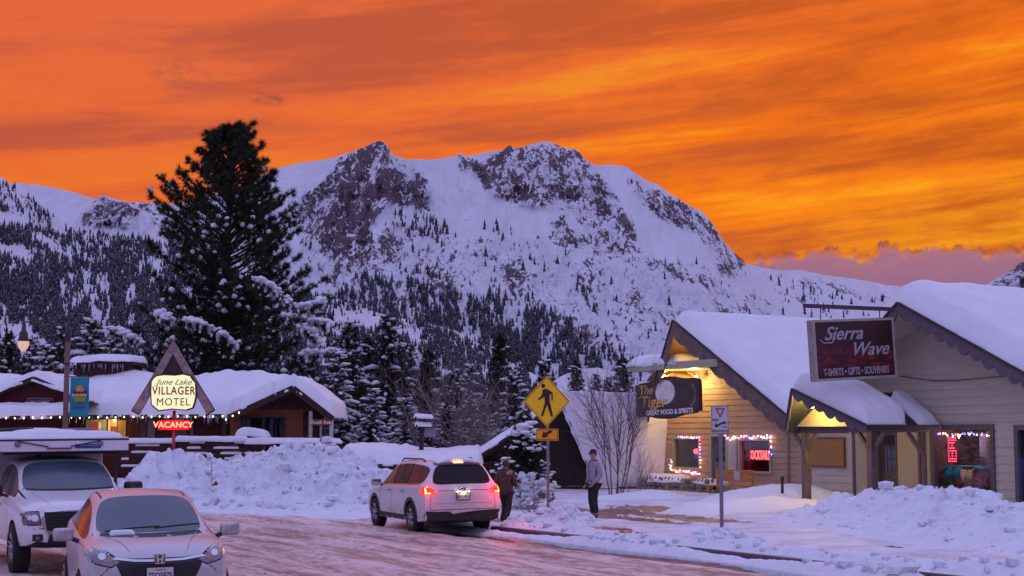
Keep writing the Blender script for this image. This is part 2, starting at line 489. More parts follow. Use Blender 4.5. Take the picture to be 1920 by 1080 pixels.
ROCK = poly_mask([
    (1.0, [(700, 262), (722, 262), (740, 290), (765, 302), (798, 325), (812, 405), (795, 398), (768, 385), (750, 392), (742, 380), (715, 400), (690, 440), (650, 480), (605, 478), (578, 430), (545, 402), (562, 372), (604, 340), (632, 300), (665, 280)]),
    (.75, [(560, 380), (600, 400), (640, 470), (700, 440), (700, 480), (640, 520), (590, 500), (560, 440)]),
    (.50, [(640, 470), (720, 420), (800, 420), (860, 450), (820, 480), (720, 510), (650, 520)]),
    (.95, [(852, 292), (868, 284), (884, 300), (900, 305), (925, 284), (955, 268), (1000, 266), (1040, 266), (1092, 288), (1122, 320), (1142, 362), (1128, 380), (1090, 380), (1050, 372), (1010, 392), (968, 382), (930, 372), (912, 352), (890, 330), (862, 318)]),
    (.80, [(1092, 300), (1125, 320), (1150, 360), (1180, 410), (1205, 450), (1185, 462), (1150, 420), (1120, 380)]),
    (.85, [(1030, 412), (1060, 400), (1075, 430), (1108, 440), (1112, 462), (1078, 462), (1040, 445)]),
    (.62, [(1060, 370), (1130, 380), (1180, 450), (1260, 500), (1300, 540), (1220, 500), (1140, 460), (1080, 420)]),
    (1.0, [(1176, 335), (1192, 330), (1212, 352), (1250, 362), (1300, 390), (1338, 420), (1352, 446), (1402, 492), (1390, 522), (1352, 518), (1338, 480), (1305, 440), (1262, 424), (1228, 402), (1190, 368)]),
    (.45, [(1240, 480), (1330, 500), (1400, 520), (1440, 560), (1300, 560)]),
    (.40, [(900, 520), (1100, 560), (1180, 600), (1240, 640), (1260, 700), (1150, 640), (980, 580)]),
    (.95, [(150, 400), (192, 364), (232, 374), (262, 396), (245, 425), (205, 430), (150, 425)]),
    (.55, [(232, 374), (290, 395), (310, 430), (250, 440)]),
    (.35, [(240, 376), (330, 384), (330, 392), (240, 388)]),
    (.35, [(90, 352), (180, 372), (180, 382), (90, 364)]),
    (.95, [(1835, 545), (1880, 515), (1925, 485), (2060, 420), (2060, 560), (1925, 545), (1880, 540), (1850, 548)]),
    (.52, [(1500, 512), (1545, 520), (1600, 535), (1700, 560), (1700, 575), (1560, 550), (1500, 540)]),
    (.30, [(0, 340), (60, 370), (130, 430), (0, 420)]),
    (.52, [(560, 430), (860, 450), (1000, 440), (1150, 440), (1250, 500), (1420, 540), (1480, 600), (1260, 720), (900, 620), (560, 560)]),
    (.55, [(1000, 380), (1060, 375), (1110, 385), (1140, 440), (1060, 400)]), (.5, [(860, 345), (880, 350), (905, 385), (880, 380)]),
    (.6, [(590, 350), (560, 430), (580, 470), (640, 480), (560, 500)]), (.45, [(980, 560), (1200, 600), (1260, 700), (1150, 690)]),
], 2)
sky_main = [(-120, 360), (-40, 348), (25, 343), (60, 345), (120, 355), (170, 370), (200, 378), (260, 379), (330, 383), (400, 365), (470, 338), (520, 316), (560, 306), (600, 301), (625, 296), (640, 290), (665, 283), (688, 275), (700, 267), (712, 264), (722, 267), (731, 280), (738, 291), (760, 298), (800, 300), (830, 297), (850, 293), (860, 290), (866, 286), (874, 294), (890, 290), (920, 284), (945, 280), (955, 271), (964, 278), (980, 275), (1000, 270), (1018, 265), (1036, 268), (1060, 278), (1075, 277), (1088, 287), (1100, 301), (1118, 310), (1150, 309), (1175, 313), (1190, 324), (1210, 337), (1235, 347), (1258, 364), (1290, 384), (1315, 396), (1335, 417), (1348, 439), (1358, 454), (1380, 477), (1400, 494), (1430, 503), (1465, 508), (1500, 505), (1530, 512), (1560, 518), (1600, 522), (1650, 532), (1700, 540), (1760, 547), (1840, 548), (1950, 545), (2060, 545)]
layer('mountain', sky_main, 836, 2450, [(-120, 3500), (500, 3500), (1000, 3600), (1400, 3500), (1500, 4000), (2060, 4600)], 420, 980, -120, 2060, ROCK, amp=55, jag=1.6)
layer('rocky_knoll', [(120, 470), (138, 425), (152, 398), (172, 379), (190, 367), (196, 367), (215, 373), (240, 379), (262, 388), (285, 404), (302, 425), (330, 470)], 490, 2480, 2850, 60, 110, 118, 332, ROCK, amp=120, jag=1.5, seed=13)
layer('mountain_right', [(1800, 570), (1830, 545), (1850, 532), (1870, 521), (1890, 512), (1905, 500), (1925, 486), (1990, 450), (2080, 410)], 836, 2000, 2400, 90, 140, 1800, 2080, ROCK, amp=120, jag=3.5, seed=17)
layer('forested_hill', [(-120, 290), (-40, 318), (0, 331), (22, 345), (50, 358), (80, 382), (105, 405), (128, 427), (150, 434), (200, 439), (260, 447), (330, 462), (400, 492), (470, 524), (540, 545), (580, 552), (622, 556), (680, 578), (740, 594), (800, 606), (850, 618), (900, 645), (960, 680), (1020, 712), (1080, 745), (1150, 775), (1220, 800)], 838, 900, [(-120, 2400), (300, 2400), (700, 2200), (1220, 1500)], 190, 460, -120, 1220, ROCK, amp=70, jag=1.5, seed=23)
layer('snowy_knoll', [(985, 900), (1000, 800), (1020, 728), (1050, 706), (1085, 692), (1120, 689), (1150, 698), (1185, 712), (1240, 722), (1320, 748), (1380, 800), (1400, 900)], 905, 105, 230, 40, 90, 985, 1400, None, amp=30, jag=.8, seed=31)

# ---- forest on the slopes: one mass of thousands of far trees
FOREST_MAIN = poly_mask([
    (.010, [(600, 400), (900, 420), (1250, 480), (1500, 520), (1700, 560), (1700, 590), (1260, 640), (1000, 620), (560, 560), (560, 440)]),
    (.16, [(725, 398), (800, 402), (872, 450), (840, 462), (760, 440), (720, 420)]),
    (.28, [(735, 500), (800, 508), (842, 522), (832, 528), (770, 520), (730, 512)]),
    (.50, [(640, 560), (640, 535), (690, 522), (760, 528), (800, 535), (850, 545), (900, 560), (940, 555), (960, 575), (1010, 590), (1060, 620), (1100, 650), (1130, 690), (1100, 760), (600, 640)]),
    (.85, [(600, 560), (700, 585), (800, 596), (900, 605), (980, 625), (1040, 650), (1080, 700), (1040, 720), (600, 700)]),
    (.13, [(900, 535), (1000, 560), (1120, 630), (1230, 690), (1200, 720), (1080, 640), (960, 590)]),
    (.10, [(1080, 530), (1180, 555), (1160, 570), (1080, 548)]),
    (.05, [(930, 420), (1000, 470), (1100, 520), (1060, 520), (960, 480), (925, 440)]),
    (.20, [(1500, 548), (1640, 560), (1680, 572), (1600, 568), (1500, 556)]),
    (.12, [(1440, 510), (1520, 545), (1600, 590), (1540, 588), (1450, 550)]),
    (.30, [(0, 410), (60, 415), (140, 430), (330, 440), (330, 452), (0, 440)]),
], 1)
FOREST_HILL = poly_mask([
    (.34, [(0, 345), (30, 355), (70, 385), (110, 415), (150, 440), (60, 418), (0, 395)]),
    (.95, [(-60, 425), (60, 428), (150, 434), (330, 455), (560, 548), (600, 560), (640, 700), (640, 800), (-60, 800)]),
    (.62, [(590, 555), (640, 570), (760, 598), (850, 625), (960, 690), (1060, 740), (1100, 780), (900, 800), (640, 800)]),
], 1)
CLEAR = poly_mask([
    (1, [(55, 432), (90, 445), (132, 478), (128, 492), (92, 470), (58, 452)]), (1, [(0, 455), (40, 460), (70, 480), (60, 500), (30, 490), (0, 480)]),
    (1, [(62, 500), (78, 510), (85, 540), (76, 540)]), (.8, [(180, 450), (215, 462), (205, 470)]), (.8, [(160, 478), (200, 490), (190, 500), (158, 490)]),
    (1, [(0, 595), (50, 612), (100, 645), (100, 690), (0, 690)]),
    (1, [(628, 580), (650, 580), (700, 602), (716, 618), (690, 618), (664, 610), (640, 628), (624, 620)]),
    (.9, [(740, 610), (780, 618), (800, 650), (770, 640), (745, 628)]),
    (1, [(760, 655), (800, 672), (862, 712), (856, 728), (820, 705), (775, 685)]), (.7, [(880, 625), (900, 630), (905, 672), (888, 660)]),
], 1)
def far_forest(name, lay, dens, n, hmin, hmax, clear=None, seed=1, keep=1.0, label=None):
    rng = np.random.default_rng(seed)
    qx = rng.uniform(-60, 1800, n * 6); qy = rng.uniform(330, 800, n * 6)
    d = samp(dens, qx, qy)
    if clear is not None: d = d * (1 - .93 * np.clip(samp(clear, qx, qy) * 1.15, 0, 1))
    d = d * np.clip((fbm(qx * .045, qy * .020, 5, seed + 5, .6) - .32) * 5.5, .04, 1.15)
    k = rng.uniform(0, 1, n * 6) < d * keep
    qx, qy = qx[k], qy[k]
    x, y, z, ok = on_layer(lay, qx, qy)
    x, y, z = x[ok][:n], y[ok][:n], z[ok][:n]
    m = len(x)
    h = hmin * .75 + (hmax * 1.15 - hmin * .75) * rng.uniform(0, 1, m) ** 1.7; w = h * rng.uniform(.15, .24, m)
    S = 5; tiers = ((0.02, 1.0, .62), (.38, .72, 1.02))
    co = []; fa = []; base = 0
    a0 = rng.uniform(0, 6.28, m)
    for zb, ws, zt in tiers:
        ring = []
        for j in range(S):
            rr = w * ws * rng.uniform(.7, 1.25, m)
            ring.append(np.stack([x + rr * np.cos(a0 + j * 6.283 / S), y + rr * np.sin(a0 + j * 6.283 / S), z - 1 + h * (zb + rng.uniform(-.05, .05, m))], -1))
        ring.append(np.stack([x, y, z - 1 + h * zt], -1))
        co.append(np.stack(ring, 1))
    co = np.concatenate(co, 1)  # m, 12, 3
    f = []
    for b in (0, S + 1):
        for j in range(S): f.append((b + j, b + (j + 1) % S, b + S))
    f = np.array(f)
    faces = (np.arange(m)[:, None, None] * (2 * (S + 1)) + f[None]).reshape(-1, 3)
    me = np_mesh(name, co.reshape(-1, 3), faces)
    o = link_mesh(name, me, FORESTM)
    props(o, kind='stuff'); 
    if label: o['label'] = label
    o['category'] = 'forest'
    return o
def forest_mat():
    t = NT('far_conifers'); n = t.noise(.05, 5, .7)
    g = t.n.new('ShaderNodeNewGeometry'); nz = t.sep(g.outputs['Normal'])[2]
    c = t.mix(t.step(n, .35, .65), (.014, .011, .018), (.046, .036, .048))
    s = t.math('MULTIPLY', t.step(nz, .15, .6), t.step(t.noise(.6, 4, .7), .52, .62))
    t.set('Base Color', t.mix(s, c, (.30, .31, .35))); t.set('Roughness', .9); t.set('Specular IOR Level', .1)
    return t.mat
FORESTM = forest_mat()
far_forest('mountain_forest', 'mountain', FOREST_MAIN, 15000, 9, 21, None, 3, 1.0, 'dark conifers scattered and massed on the slopes of the big snowy mountain')
far_forest('hill_forest', 'forested_hill', FOREST_HILL, 30000, 6, 12, CLEAR, 5, 1.0, 'dense dark conifer forest on the lower hill behind the motel, with snowy clearings')

# wooded slopes closing the valley at the sides and behind the viewer
az_r = np.radians(np.linspace(34, 326, 150)); rr_ = np.array([260, 420, 640, 900, 1300, 1700])
A_, RR_ = np.meshgrid(az_r, rr_); hh_ = (RR_ - 260) * .19 * (.75 + .6 * fbm(A_ * 3.0, RR_ * .002, 4, 91)) - 4
lhs = link_mesh('hills', grid_mesh('hills', np.sin(A_) * RR_, np.cos(A_) * RR_, hh_), None, smooth=True)
def wooded():
    t = NT('wooded_slope'); n = t.noise(.03, 8, .75)
    t.set('Base Color', t.mix(t.step(n, .50, .60), (.030, .025, .032), (.55, .55, .60))); t.set('Roughness', .9); return t.mat
lhs.data.materials.append(wooded()); props(lhs, kind='structure')
# ================================================================== ground, street, pavement
TA = V(-.5, .8660, 0)            # along the street, away from the viewer
RA = V(.8660, .5, 0)             # across the street, away from the kerb to the buildings
K0 = V(.49, 34.0, 0)             # a point of the kerb
def sn(s, n, z=0.0): return K0 + TA * s + RA * n + V(0, 0, z)
def to_sn(X, Y):
    dx = X - K0.x; dy = Y - K0.y
    return dx * TA.x + dy * TA.y, dx * RA.x + dy * RA.y
def sstep(x, a, b):
    t = np.clip((x - a) / (b - a), 0, 1); return t * t * (3 - 2 * t)
def ground_z(X, Y):
    """natural ground under everything"""
    z = -1.6 * sstep(Y, 58, 80) * (1 - sstep(X, 6, 14)) - 1.5 * sstep(Y, 100, 300)
    z = z + (fbm(X * .05, Y * .05, 4, 77) - .5) * 1.2 * sstep(Y, 75, 130)
    return z - .22
xs = np.unique(np.concatenate([-np.geomspace(60, 4500, 26)[::-1], np.arange(-60, 60.1, 1.5), np.geomspace(61, 4500, 26)]))
ys_ = np.unique(np.concatenate([[-400, -150, -60, -20], np.arange(0, 160, 1.5), np.geomspace(161, 6000, 34)]))
GX, GY = np.meshgrid(xs, ys_)
me = grid_mesh('ground', GX, GY, ground_z(GX, GY))
props(link_mesh('ground', me, SNOW, smooth=True), kind='structure')

def road_mat():
    t = NT('packed_snow_road')
    w = t.attr('wet')
    mpv = t.n.new('ShaderNodeMapping'); t.l.new(t.tc(), mpv.inputs['Vector']); mpv.inputs['Rotation'].default_value = (0, 0, R(-30))
    rv = mpv.outputs[0]    # x across the street, y along it
    a = t.noise(1.0, 7, .66, (2.6, .22, 1), .5, vec=rv)
    b = t.noise(5.0, 6, .7, (1.6, .5, 1), .3, vec=rv)
    c = t.noise(30, 4, .7, vec=rv)
    h = t.math('ADD', t.math('MULTIPLY', a, .6), t.math('MULTIPLY', b, .4))
    snow = t.mix(t.step(h, .40, .58), (.27, .160, .120), (.76, .59, .56))
    k = t.math('ADD', t.math('MULTIPLY', w, .62), t.math('ADD', t.math('MULTIPLY', t.math('SUBTRACT', a, .5), .9), t.math('MULTIPLY', t.math('SUBTRACT', b, .5), .9)))
    m = t.step(k, .36, .46)
    wetc = t.mix(t.step(b, .4, .6), (.085, .042, .026), (.19, .095, .055))
    t.set('Base Color', t.mix(m, snow, wetc))
    r = t.n.new('ShaderNodeMix'); r.data_type = 'FLOAT'; t.l.new(m, r.inputs[0]); r.inputs[2].default_value = .46; r.inputs[3].default_value = .27
    t.set('Roughness', r.outputs[0]); t.set('Specular IOR Level', .45)
    t.bump(t.math('ADD', t.math('MULTIPLY', a, .8), t.math('ADD', t.math('MULTIPLY', b, .6), t.math('MULTIPLY', c, .15))), .55, .05)
    return t.mat
ROADM = road_mat()
# street: packed snow with ruts; grid laid in street directions
s = np.arange(-32, 62, .16); n = np.concatenate([np.arange(-17, -3.2, .14), np.arange(-3.2, .18, .07)])
S, N = np.meshgrid(s, n)
rut = np.zeros_like(S)
wob = (fbm(S * .06, S * 0 + 2, 3, 5) - .5) * 1.6
for c0, wd, dp in ((-1.15, .32, .05), (-3.2, .30, .04), (-4.9, .30, .05), (-6.6, .28, .03), (-8.6, .3, .04), (-10.3, .3, .04)):
    rut -= dp * np.exp(-((N - c0 - wob) / wd) ** 2)
Zr = rut * 1.8 + (fbm(S * .45, N * 2.2, 5, 8) - .5) * .085 + (fbm(S * 3.0, N * 5, 4, 9) - .5) * .045 + .03
Zr += .05 * sstep(N, -2.3, -1.9) * (1 - sstep(N, -1.5, -1.3)) * fbm(S * 2, N * 2, 3, 3)
wet = np.exp(-((N + .95 + wob * .25) / .55) ** 2) * sstep(S, -16, -6) * (1 - sstep(S, 2, 8)) * 1.15
wet += .75 * np.exp(-((N + .8) / .45) ** 2) * (1 - sstep(S, -16, -8))
wet += .35 * np.exp(-((N + 1.3) / .4) ** 2) * sstep(S, 6, 11) * (1 - sstep(S, 16, 26))
wet += .30 * np.exp(-((N + 3.3 + wob) / .5) ** 2) + .35 * np.exp(-((N + 11.5) / 2.0) ** 2) * (1 - sstep(S, -2, 6))
wet += np.clip(-rut * 11, 0, .5) * (.6 + .8 * fbm(S * .25, N * .6, 3, 19))
Zr -= np.clip(wet, 0, 1) * .035
P_ = lambda S, N: (K0.x + TA.x * S + RA.x * N, K0.y + TA.y * S + RA.y * N)
RX, RY = P_(S, N)
me = grid_mesh('road', RX, RY, Zr, {'wet': wet})
props(link_mesh('road', me, ROADM, smooth=True), kind='structure')

# pavement and forecourt beyond the kerb
def walk_mat():
    t = NT('trodden_snow')
    w = t.attr('wet')
    a = t.noise(.9, 7, .66, (1, 1, 1), .4); b = t.noise(7, 6, .7); 
    s_ = t.noise(1.0, 6, .6, (3.0, .35, 1), .6, rot=(0, 0, R(60)))
    snow = t.mix(t.step(a, .35, .62), (.56, .52, .56), (.76, .76, .83))
    k = t.math('ADD', w, t.math('ADD', t.math('MULTIPLY', t.math('SUBTRACT', s_, .5), 1.5), t.math('MULTIPLY', t.math('SUBTRACT', b, .5), .6)))
    m = t.step(k, .46, .60)
    wetc = t.mix(t.step(b, .4, .6), (.10, .055, .035), (.20, .12, .075))
    t.set('Base Color', t.mix(m, snow, wetc))
    r = t.n.new('ShaderNodeMix'); r.data_type = 'FLOAT'; t.l.new(m, r.inputs[0]); r.inputs[2].default_value = .55; r.inputs[3].default_value = .13
    t.set('Roughness', r.outputs[0]); t.set('Specular IOR Level', .65)
    t.bump(t.math('ADD', a, t.math('MULTIPLY', b, .5)), .5, .05)
    return t.mat
WALKM = walk_mat()
s = np.arange(-30, 30, .17); n = np.concatenate([np.arange(.16, 3, .10), np.arange(3, 22, .2)])
S, N = np.meshgrid(s, n)
def blob(S, N, s0, n0, a, b): return np.exp(-(((S - s0) / a) ** 2 + ((N - n0) / b) ** 2))
def spx(px, py):
    p = gp(px, py); return to_sn(p.x, p.y)
Zs = .14 + (fbm(S * .5, N * .5, 5, 41) - .5) * .12 + (fbm(S * 2.6, N * 2.6, 4, 42) - .5) * .06
wk = np.zeros_like(S)
for (px, py, a, b, k) in ((1130, 966, 2.2, .8, 1.5), (1060, 972, 2.0, .8, 1.4), (1230, 962, 2.6, .9, 1.2), (1290, 978, 2.0, .7, 1.2), (1210, 985, 1.8, .6, 1.1), (1340, 985, 1.6, .6, .9), (1150, 1000, .9, .4, .8), (940, 985, 1.2, .6, .8), (1190, 1008, .7, .35, .8), (1700, 1036, 1.0, .3, .9), (1720, 1012, .35, .25, .9)):
    ss, nn = spx(px, py); wk += k * blob(S, N, ss, nn, a, b)
Zs += .28 * sstep(N, 9, 14) * (1 - sstep(S, 8, 16)) - wk * .05
Zs = np.maximum(Zs, .06); Zs[N < .17] = -.03
GXs, GYs = P_(S, N)
me = grid_mesh('pavement', GXs, GYs, Zs, {'wet': wk})
props(link_mesh('pavement', me, WALKM, smooth=True), kind='structure')

# kerb: real concrete step, mostly buried
KERBM = mat('kerb_concrete', (.045, .03, .05), .55, var=.3, vs=9, bump=.3, bs=40)
b = MB()
for k in range(0, 16):
    a0, a1 = -30 + k * 2.0, -30 + k * 2.0 + 1.985
    b.prism([sn(a0, 0, -.06), sn(a0, .16, -.06), sn(a0, .16, .155), sn(a0, .03, .155), sn(a0, 0, .12)], TA * (a1 - a0))
props(b.build('kerb', KERBM), kind='structure')
# broken lumps of snow lying along the kerb
# ================================================================== snow banks and mounds
def heap(name, foot, top_fn, label, cat='snow bank', group=None, res=.12, rough=.16, seed=1, chunk=1.0, material=None, z0=0.0, lump=2.2, chunks=110):
    """heap of ploughed snow: foot = polygon (x,y) corners, top_fn(X,Y)->height (0 outside)"""
    fx = [p[0] for p in foot]; fy = [p[1] for p in foot]
    X, Y = np.meshgrid(np.arange(min(fx), max(fx) + res, res), np.arange(min(fy), max(fy) + res, res))
    H = top_fn(X, Y)
    H = H * np.clip(np.minimum(np.minimum(X - min(fx), max(fx) - X), np.minimum(Y - min(fy), max(fy) - Y)) / .5 - .12, 0, 1)
    env = np.clip(H * 1.6, 0, 1)
    nz = (ridged(X * .9, Y * .9, 4, seed) - .5) * rough * 2.2 + (fbm(X * lump, Y * lump, 4, seed + 3) - .5) * rough * 2.6 * chunk + (ridged(X * 4.3, Y * 4.3, 3, seed + 7) - .5) * rough * 1.1 * chunk + (vnoise(X * 7.1, Y * 7.1, seed + 15) > .62) * rough * .35 * chunk
    jx = (fbm(X * 2.1, Y * 2.1, 3, seed + 11) - .5) * .5 * env * chunk; jy = (fbm(X * 2.3, Y * 2.3, 3, seed + 12) - .5) * .5 * env * chunk
    Z = H + nz * env
    Z = np.where(H <= .001, -.25, Z) + z0
    me = grid_mesh(name, X + jx, Y + jy, Z)
    o = link_mesh(name, me, material or SNOWD, smooth=True)
    # drop the unused skirt
    bm = bmesh.new(); bm.from_mesh(me)
    bmesh.ops.delete(bm, geom=[f for f in bm.faces if all(v.co.z < z0 - .2 for v in f.verts)], context='FACES')
    bmesh.ops.delete(bm, geom=[v for v in bm.verts if not v.link_faces], context='VERTS')
    bm.to_mesh(me); bm.free()
    if chunk > .6 and chunks:
        rng = np.random.default_rng(seed + 50); random.seed(seed); k = rng.choice(np.flatnonzero(env.ravel() > .25), chunks)
        cb = MB(); fxx, fyy, fzz = (X + jx).ravel(), (Y + jy).ravel(), Z.ravel()
        for i in k:
            r = .03 + .20 * rng.uniform() ** 4 * min(1, rough * 6)
            cb.ball((fxx[i], fyy[i], fzz[i] + r * .2), r, 1, (rng.uniform(.7, 1.4), rng.uniform(.7, 1.4), rng.uniform(.6, 1.0)), .28)
        props(cb.build('snow_chunks', material or SNOWD, o, False, fix=False), kind='stuff')
    props(o, label, cat, group); return o
def ridge_h(X, Y, pts, hts, wid, power=1.6):
    """height field of a ridge along polyline pts with heights hts and half widths wid"""
    best = np.zeros_like(X)
    for (p, q, h0, h1, w0, w1) in zip(pts[:-1], pts[1:], hts[:-1], hts[1:], wid[:-1], wid[1:]):
        dx, dy = q[0] - p[0], q[1] - p[1]; L2 = dx * dx + dy * dy
        t = np.clip(((X - p[0]) * dx + (Y - p[1]) * dy) / L2, 0, 1)
        d = np.hypot(X - p[0] - t * dx, Y - p[1] - t * dy)
        h = h0 + (h1 - h0) * t; w = w0 + (w1 - w0) * t
        best = np.maximum(best, h * np.clip(1 - (d / w) ** power, 0, 1))
    return best
def hz(py, Y): return CAMZ + (816 - py) / F * Y      # height seen at picture row py at depth Y
def xa(px, Y): return (px - 960) / F * Y
# the big ploughed bank across the street
prof = [(288, 905, 52.5), (306, 852, 52.5), (335, 862, 52), (370, 872, 52), (420, 872, 51), (470, 880, 50.5), (500, 878, 50), (530, 862, 49.5), (555, 846, 49.2), (590, 842, 48.8), (612, 860, 48.2), (640, 882, 47), (680, 900, 46.2), (715, 925, 45.6)]
pts = [(xa(a, d), d) for a, _, d in prof]; hts = [hz(b_, d) + .03 for _, b_, d in prof]
wid = [.7, 1.7, 2.4, 2.3, 2.3, 2.4, 2.6, 3.2, 3.6, 3.6, 3.4, 3.0, 2.8, 2.2]
heap('snow_bank', [(-17, 41), (-1, 57)], lambda X, Y: np.maximum(ridge_h(X, Y, pts, hts, wid, 1.35), ridge_h(X, Y, [(p[0] + .3, p[1] - 2.2) for p in pts], [h * .42 for h in hts], [w * .95 for w in wid], 1.2)),
     'long high bank of ploughed lumpy snow across the street, below the motel', chunks=650, seed=5, rough=.25, res=.075, lump=2.8)
# smooth drift to the right of the bank, in front of the low house
heap('snow_drift', [(-10, 41), (0, 54)], lambda X, Y: ridge_h(X, Y, [(-6.6, 50), (-5.0, 48.5), (-3.6, 46.5)], [1.25, .85, .3], [3.2, 3.0, 2.6], 1.8),
     'smooth rounded snowdrift between the ploughed bank and the white estate car', 'snowdrift', seed=9, rough=.05, chunk=.4, res=.14, material=SNOW)
# low shelf of snow at the foot of the bank
pp = [(-17, 53.5), (-9.6, 48.6), (-6.5, 45.9), (-3.6, 43.4)]
heap('snow_ledge', [(-20, 40), (-1, 57)], lambda X, Y: ridge_h(X, Y, pp, [.28, .26, .25, .15], [1.6, 1.3, 1.2, 1.0], 2.0),
     'low trampled ledge of snow along the far edge of the street', 'snow ledge', seed=12, rough=.05, chunk=.7, res=.1)
# right-hand berm in front of the gift shop
prof = [(1480, 985, 38.6), (1530, 962, 38.8), (1575, 948, 38.8), (1625, 928, 38.4), (1665, 930, 37.6), (1690, 944, 36.8), (1722, 950, 36.0), (1745, 932, 35.4), (1790, 926, 34.6), (1815, 944, 34.0), (1850, 950, 33.2), (1900, 962, 31.8), (1990, 985, 29.5)]
rp = [(xa(a, d), d) for a, _, d in prof]; rh = [hz(b_, d) + .03 for _, b_, d in prof]
heap('snow_berm', [(6.0, 24), (17, 42)], lambda X, Y: np.maximum(ridge_h(X, Y, rp, rh, [1.6, 1.9, 2.0, 2.2, 2.2, 2.1, 2.1, 2.3, 2.4, 2.4, 2.5, 2.7, 3.0], 1.7), ridge_h(X, Y, [(p[0] - .9, p[1] - 1.9) for p in rp], [h * .45 for h in rh], [2.4] * len(rp), 1.3)) ,
     'broad berm of shovelled snow piled in front of the gift shop', chunks=200, seed=21, rough=.15, res=.075, chunk=.9)
# drift in front of the bar, with the black marker sunk in it
prof = [(1285, 985, 43.5), (1330, 940, 46), (1345, 935, 46.5), (1385, 930, 47), (1425, 915, 47.5), (1465, 908, 47.3), (1492, 912, 46.6), (1505, 925, 45.6)]
bp_ = [(xa(a, d), d) for a, _, d in prof]; bh = [max(.15, hz(b_, d)) for _, b_, d in prof]
heap('snow_drift', [(3.5, 40), (11.5, 50)], lambda X, Y: np.maximum(ridge_h(X, Y, bp_, bh, [1.2, 1.6, 1.8, 2.2, 2.6, 2.8, 2.6, 1.6], 1.8), ridge_h(X, Y, [(5.4, 43.2), (7.5, 43.6), (8.6, 43.4)], [.35, .5, .45], [1.3, 1.5, 1.4], 1.8)),
     'rounded snowdrift in front of the bar windows, burying the foot of the bench', 'snowdrift', seed=25, rough=.06, chunk=.5, material=SNOW)
heap('snow_drift', [(2.0, 47), (8.5, 56)], lambda X, Y: ridge_h(X, Y, [(3.4, 50.6), (4.7, 50.8), (5.9, 50.0)], [.30, .50, .25], [1.2, 1.5, 1.3], 1.9),
     'small snowdrift heaped against the cobblestone wall', 'snowdrift', seed=28, rough=.05, chunk=.5, material=SNOW)
# mounds at the feet of the two sign poles
c1 = V(xa(1027, 36.8), 36.8, 0); c2 = V(xa(1349, 30.45), 30.45, 0)
heap('snow_mound', [(c1.x - 2.0, c1.y - 1.7), (c1.x + 2.0, c1.y + 1.8)], lambda X, Y: ridge_h(X, Y, [(c1.x - .55, c1.y), (c1.x + .1, c1.y + .2), (c1.x + .35, c1.y + .1)], [.34, .44, .56], [.8, .9, 1.0], 1.3),
     'small mound of broken snow round the foot of the yellow crossing sign', 'snow mound', seed=33, rough=.13, res=.05, lump=3.2)
heap('snow_mound', [(c2.x - 2.2, c2.y - 1.8), (c2.x + 2.1, c2.y + 2.0)], lambda X, Y: ridge_h(X, Y, [(c2.x - .5, c2.y), (c2.x, c2.y), (c2.x + .4, c2.y)], [.24, .46, .30], [1.0, 1.1, 1.05], 1.2),
     'cone of snow round the foot of the white yield sign', 'snow mound', seed=35, rough=.07, res=.05, lump=3.2)
# rough windrow of slush left by the plough along the kerb
heap('snow_windrow', [(-2.5, 22), (8, 38)], lambda X, Y: ridge_h(X, Y, [tuple(sn(4, -.25)[:2]), tuple(sn(0, -.22)[:2]), tuple(sn(-4, -.18)[:2]), tuple(sn(-8, -.30)[:2]), tuple(sn(-12, -.5)[:2])], [.14, .08, .22, .10, .24], [.34, .22, .42, .30, .6], 1.3),
     'thin ragged windrow of broken snow along the kerb', 'windrow', seed=41, rough=.10, res=.045, lump=4.5)
heap('snow_windrow', [(-4, 20), (12, 38)], lambda X, Y: ridge_h(X, Y, [tuple(sn(2, .45)[:2]), tuple(sn(-3, .6)[:2]), tuple(sn(-9, .8)[:2]), tuple(sn(-14, 1.0)[:2])], [.22, .24, .26, .3], [.35, .45, .55, .8], 1.3),
     'wide lumpy windrow of snow on the pavement behind the kerb', 'windrow', seed=43, rough=.10, res=.06, lump=3.5)
# ================================================================== trees
BARK = mat('pine_bark', (.060, .040, .032), .95, var=.4, vs=5, stretch=(1, 1, .25), bump=.6, bs=12)
def needle_mat(name, a, b_):
    t = NT(name); n = t.noise(1.7, 4, .6)
    t.set('Base Color', t.mix(t.step(n, .35, .65), a, b_)); t.set('Roughness', .7); t.set('Specular IOR Level', .25)
    return t.mat
NEEDLE = needle_mat('pine_needles', (.016, .022, .010), (.045, .050, .020))
NEEDLE2 = needle_mat('frosted_needles', (.016, .016, .010), (.055, .045, .028))
TWIG = mat('bare_twigs', (.20, .15, .14), .9, var=.3)

class Tri:
    def __init__(s): s.c = []
    def tuft(s, p, d, L, n, w, rng, spread=.9):
        """bunch of thin needles round direction d"""
        d = np.asarray(d, float); d /= np.linalg.norm(d) + 1e-9
        r = rng.normal(size=(n, 3)); r /= np.linalg.norm(r, axis=1)[:, None]
        v = d * rng.uniform(.25, 1.0, (n, 1)) + r * spread; v /= np.linalg.norm(v, axis=1)[:, None]
        side = np.cross(v, rng.normal(size=(n, 3))); side /= np.linalg.norm(side, axis=1)[:, None] + 1e-9
        Ls = L * rng.uniform(.6, 1.1, (n, 1)); b0 = np.asarray(p) - v * Ls * .08
        s.c.append(np.stack([b0 - side * w, b0 + side * w, b0 + v * Ls], 1))
    def build(s, name, material, parent=None):
        c = np.concatenate(s.c).reshape(-1, 3); f = np.arange(len(c)).reshape(-1, 3)
        return link_mesh(name, np_mesh(name, c, f), material, parent)
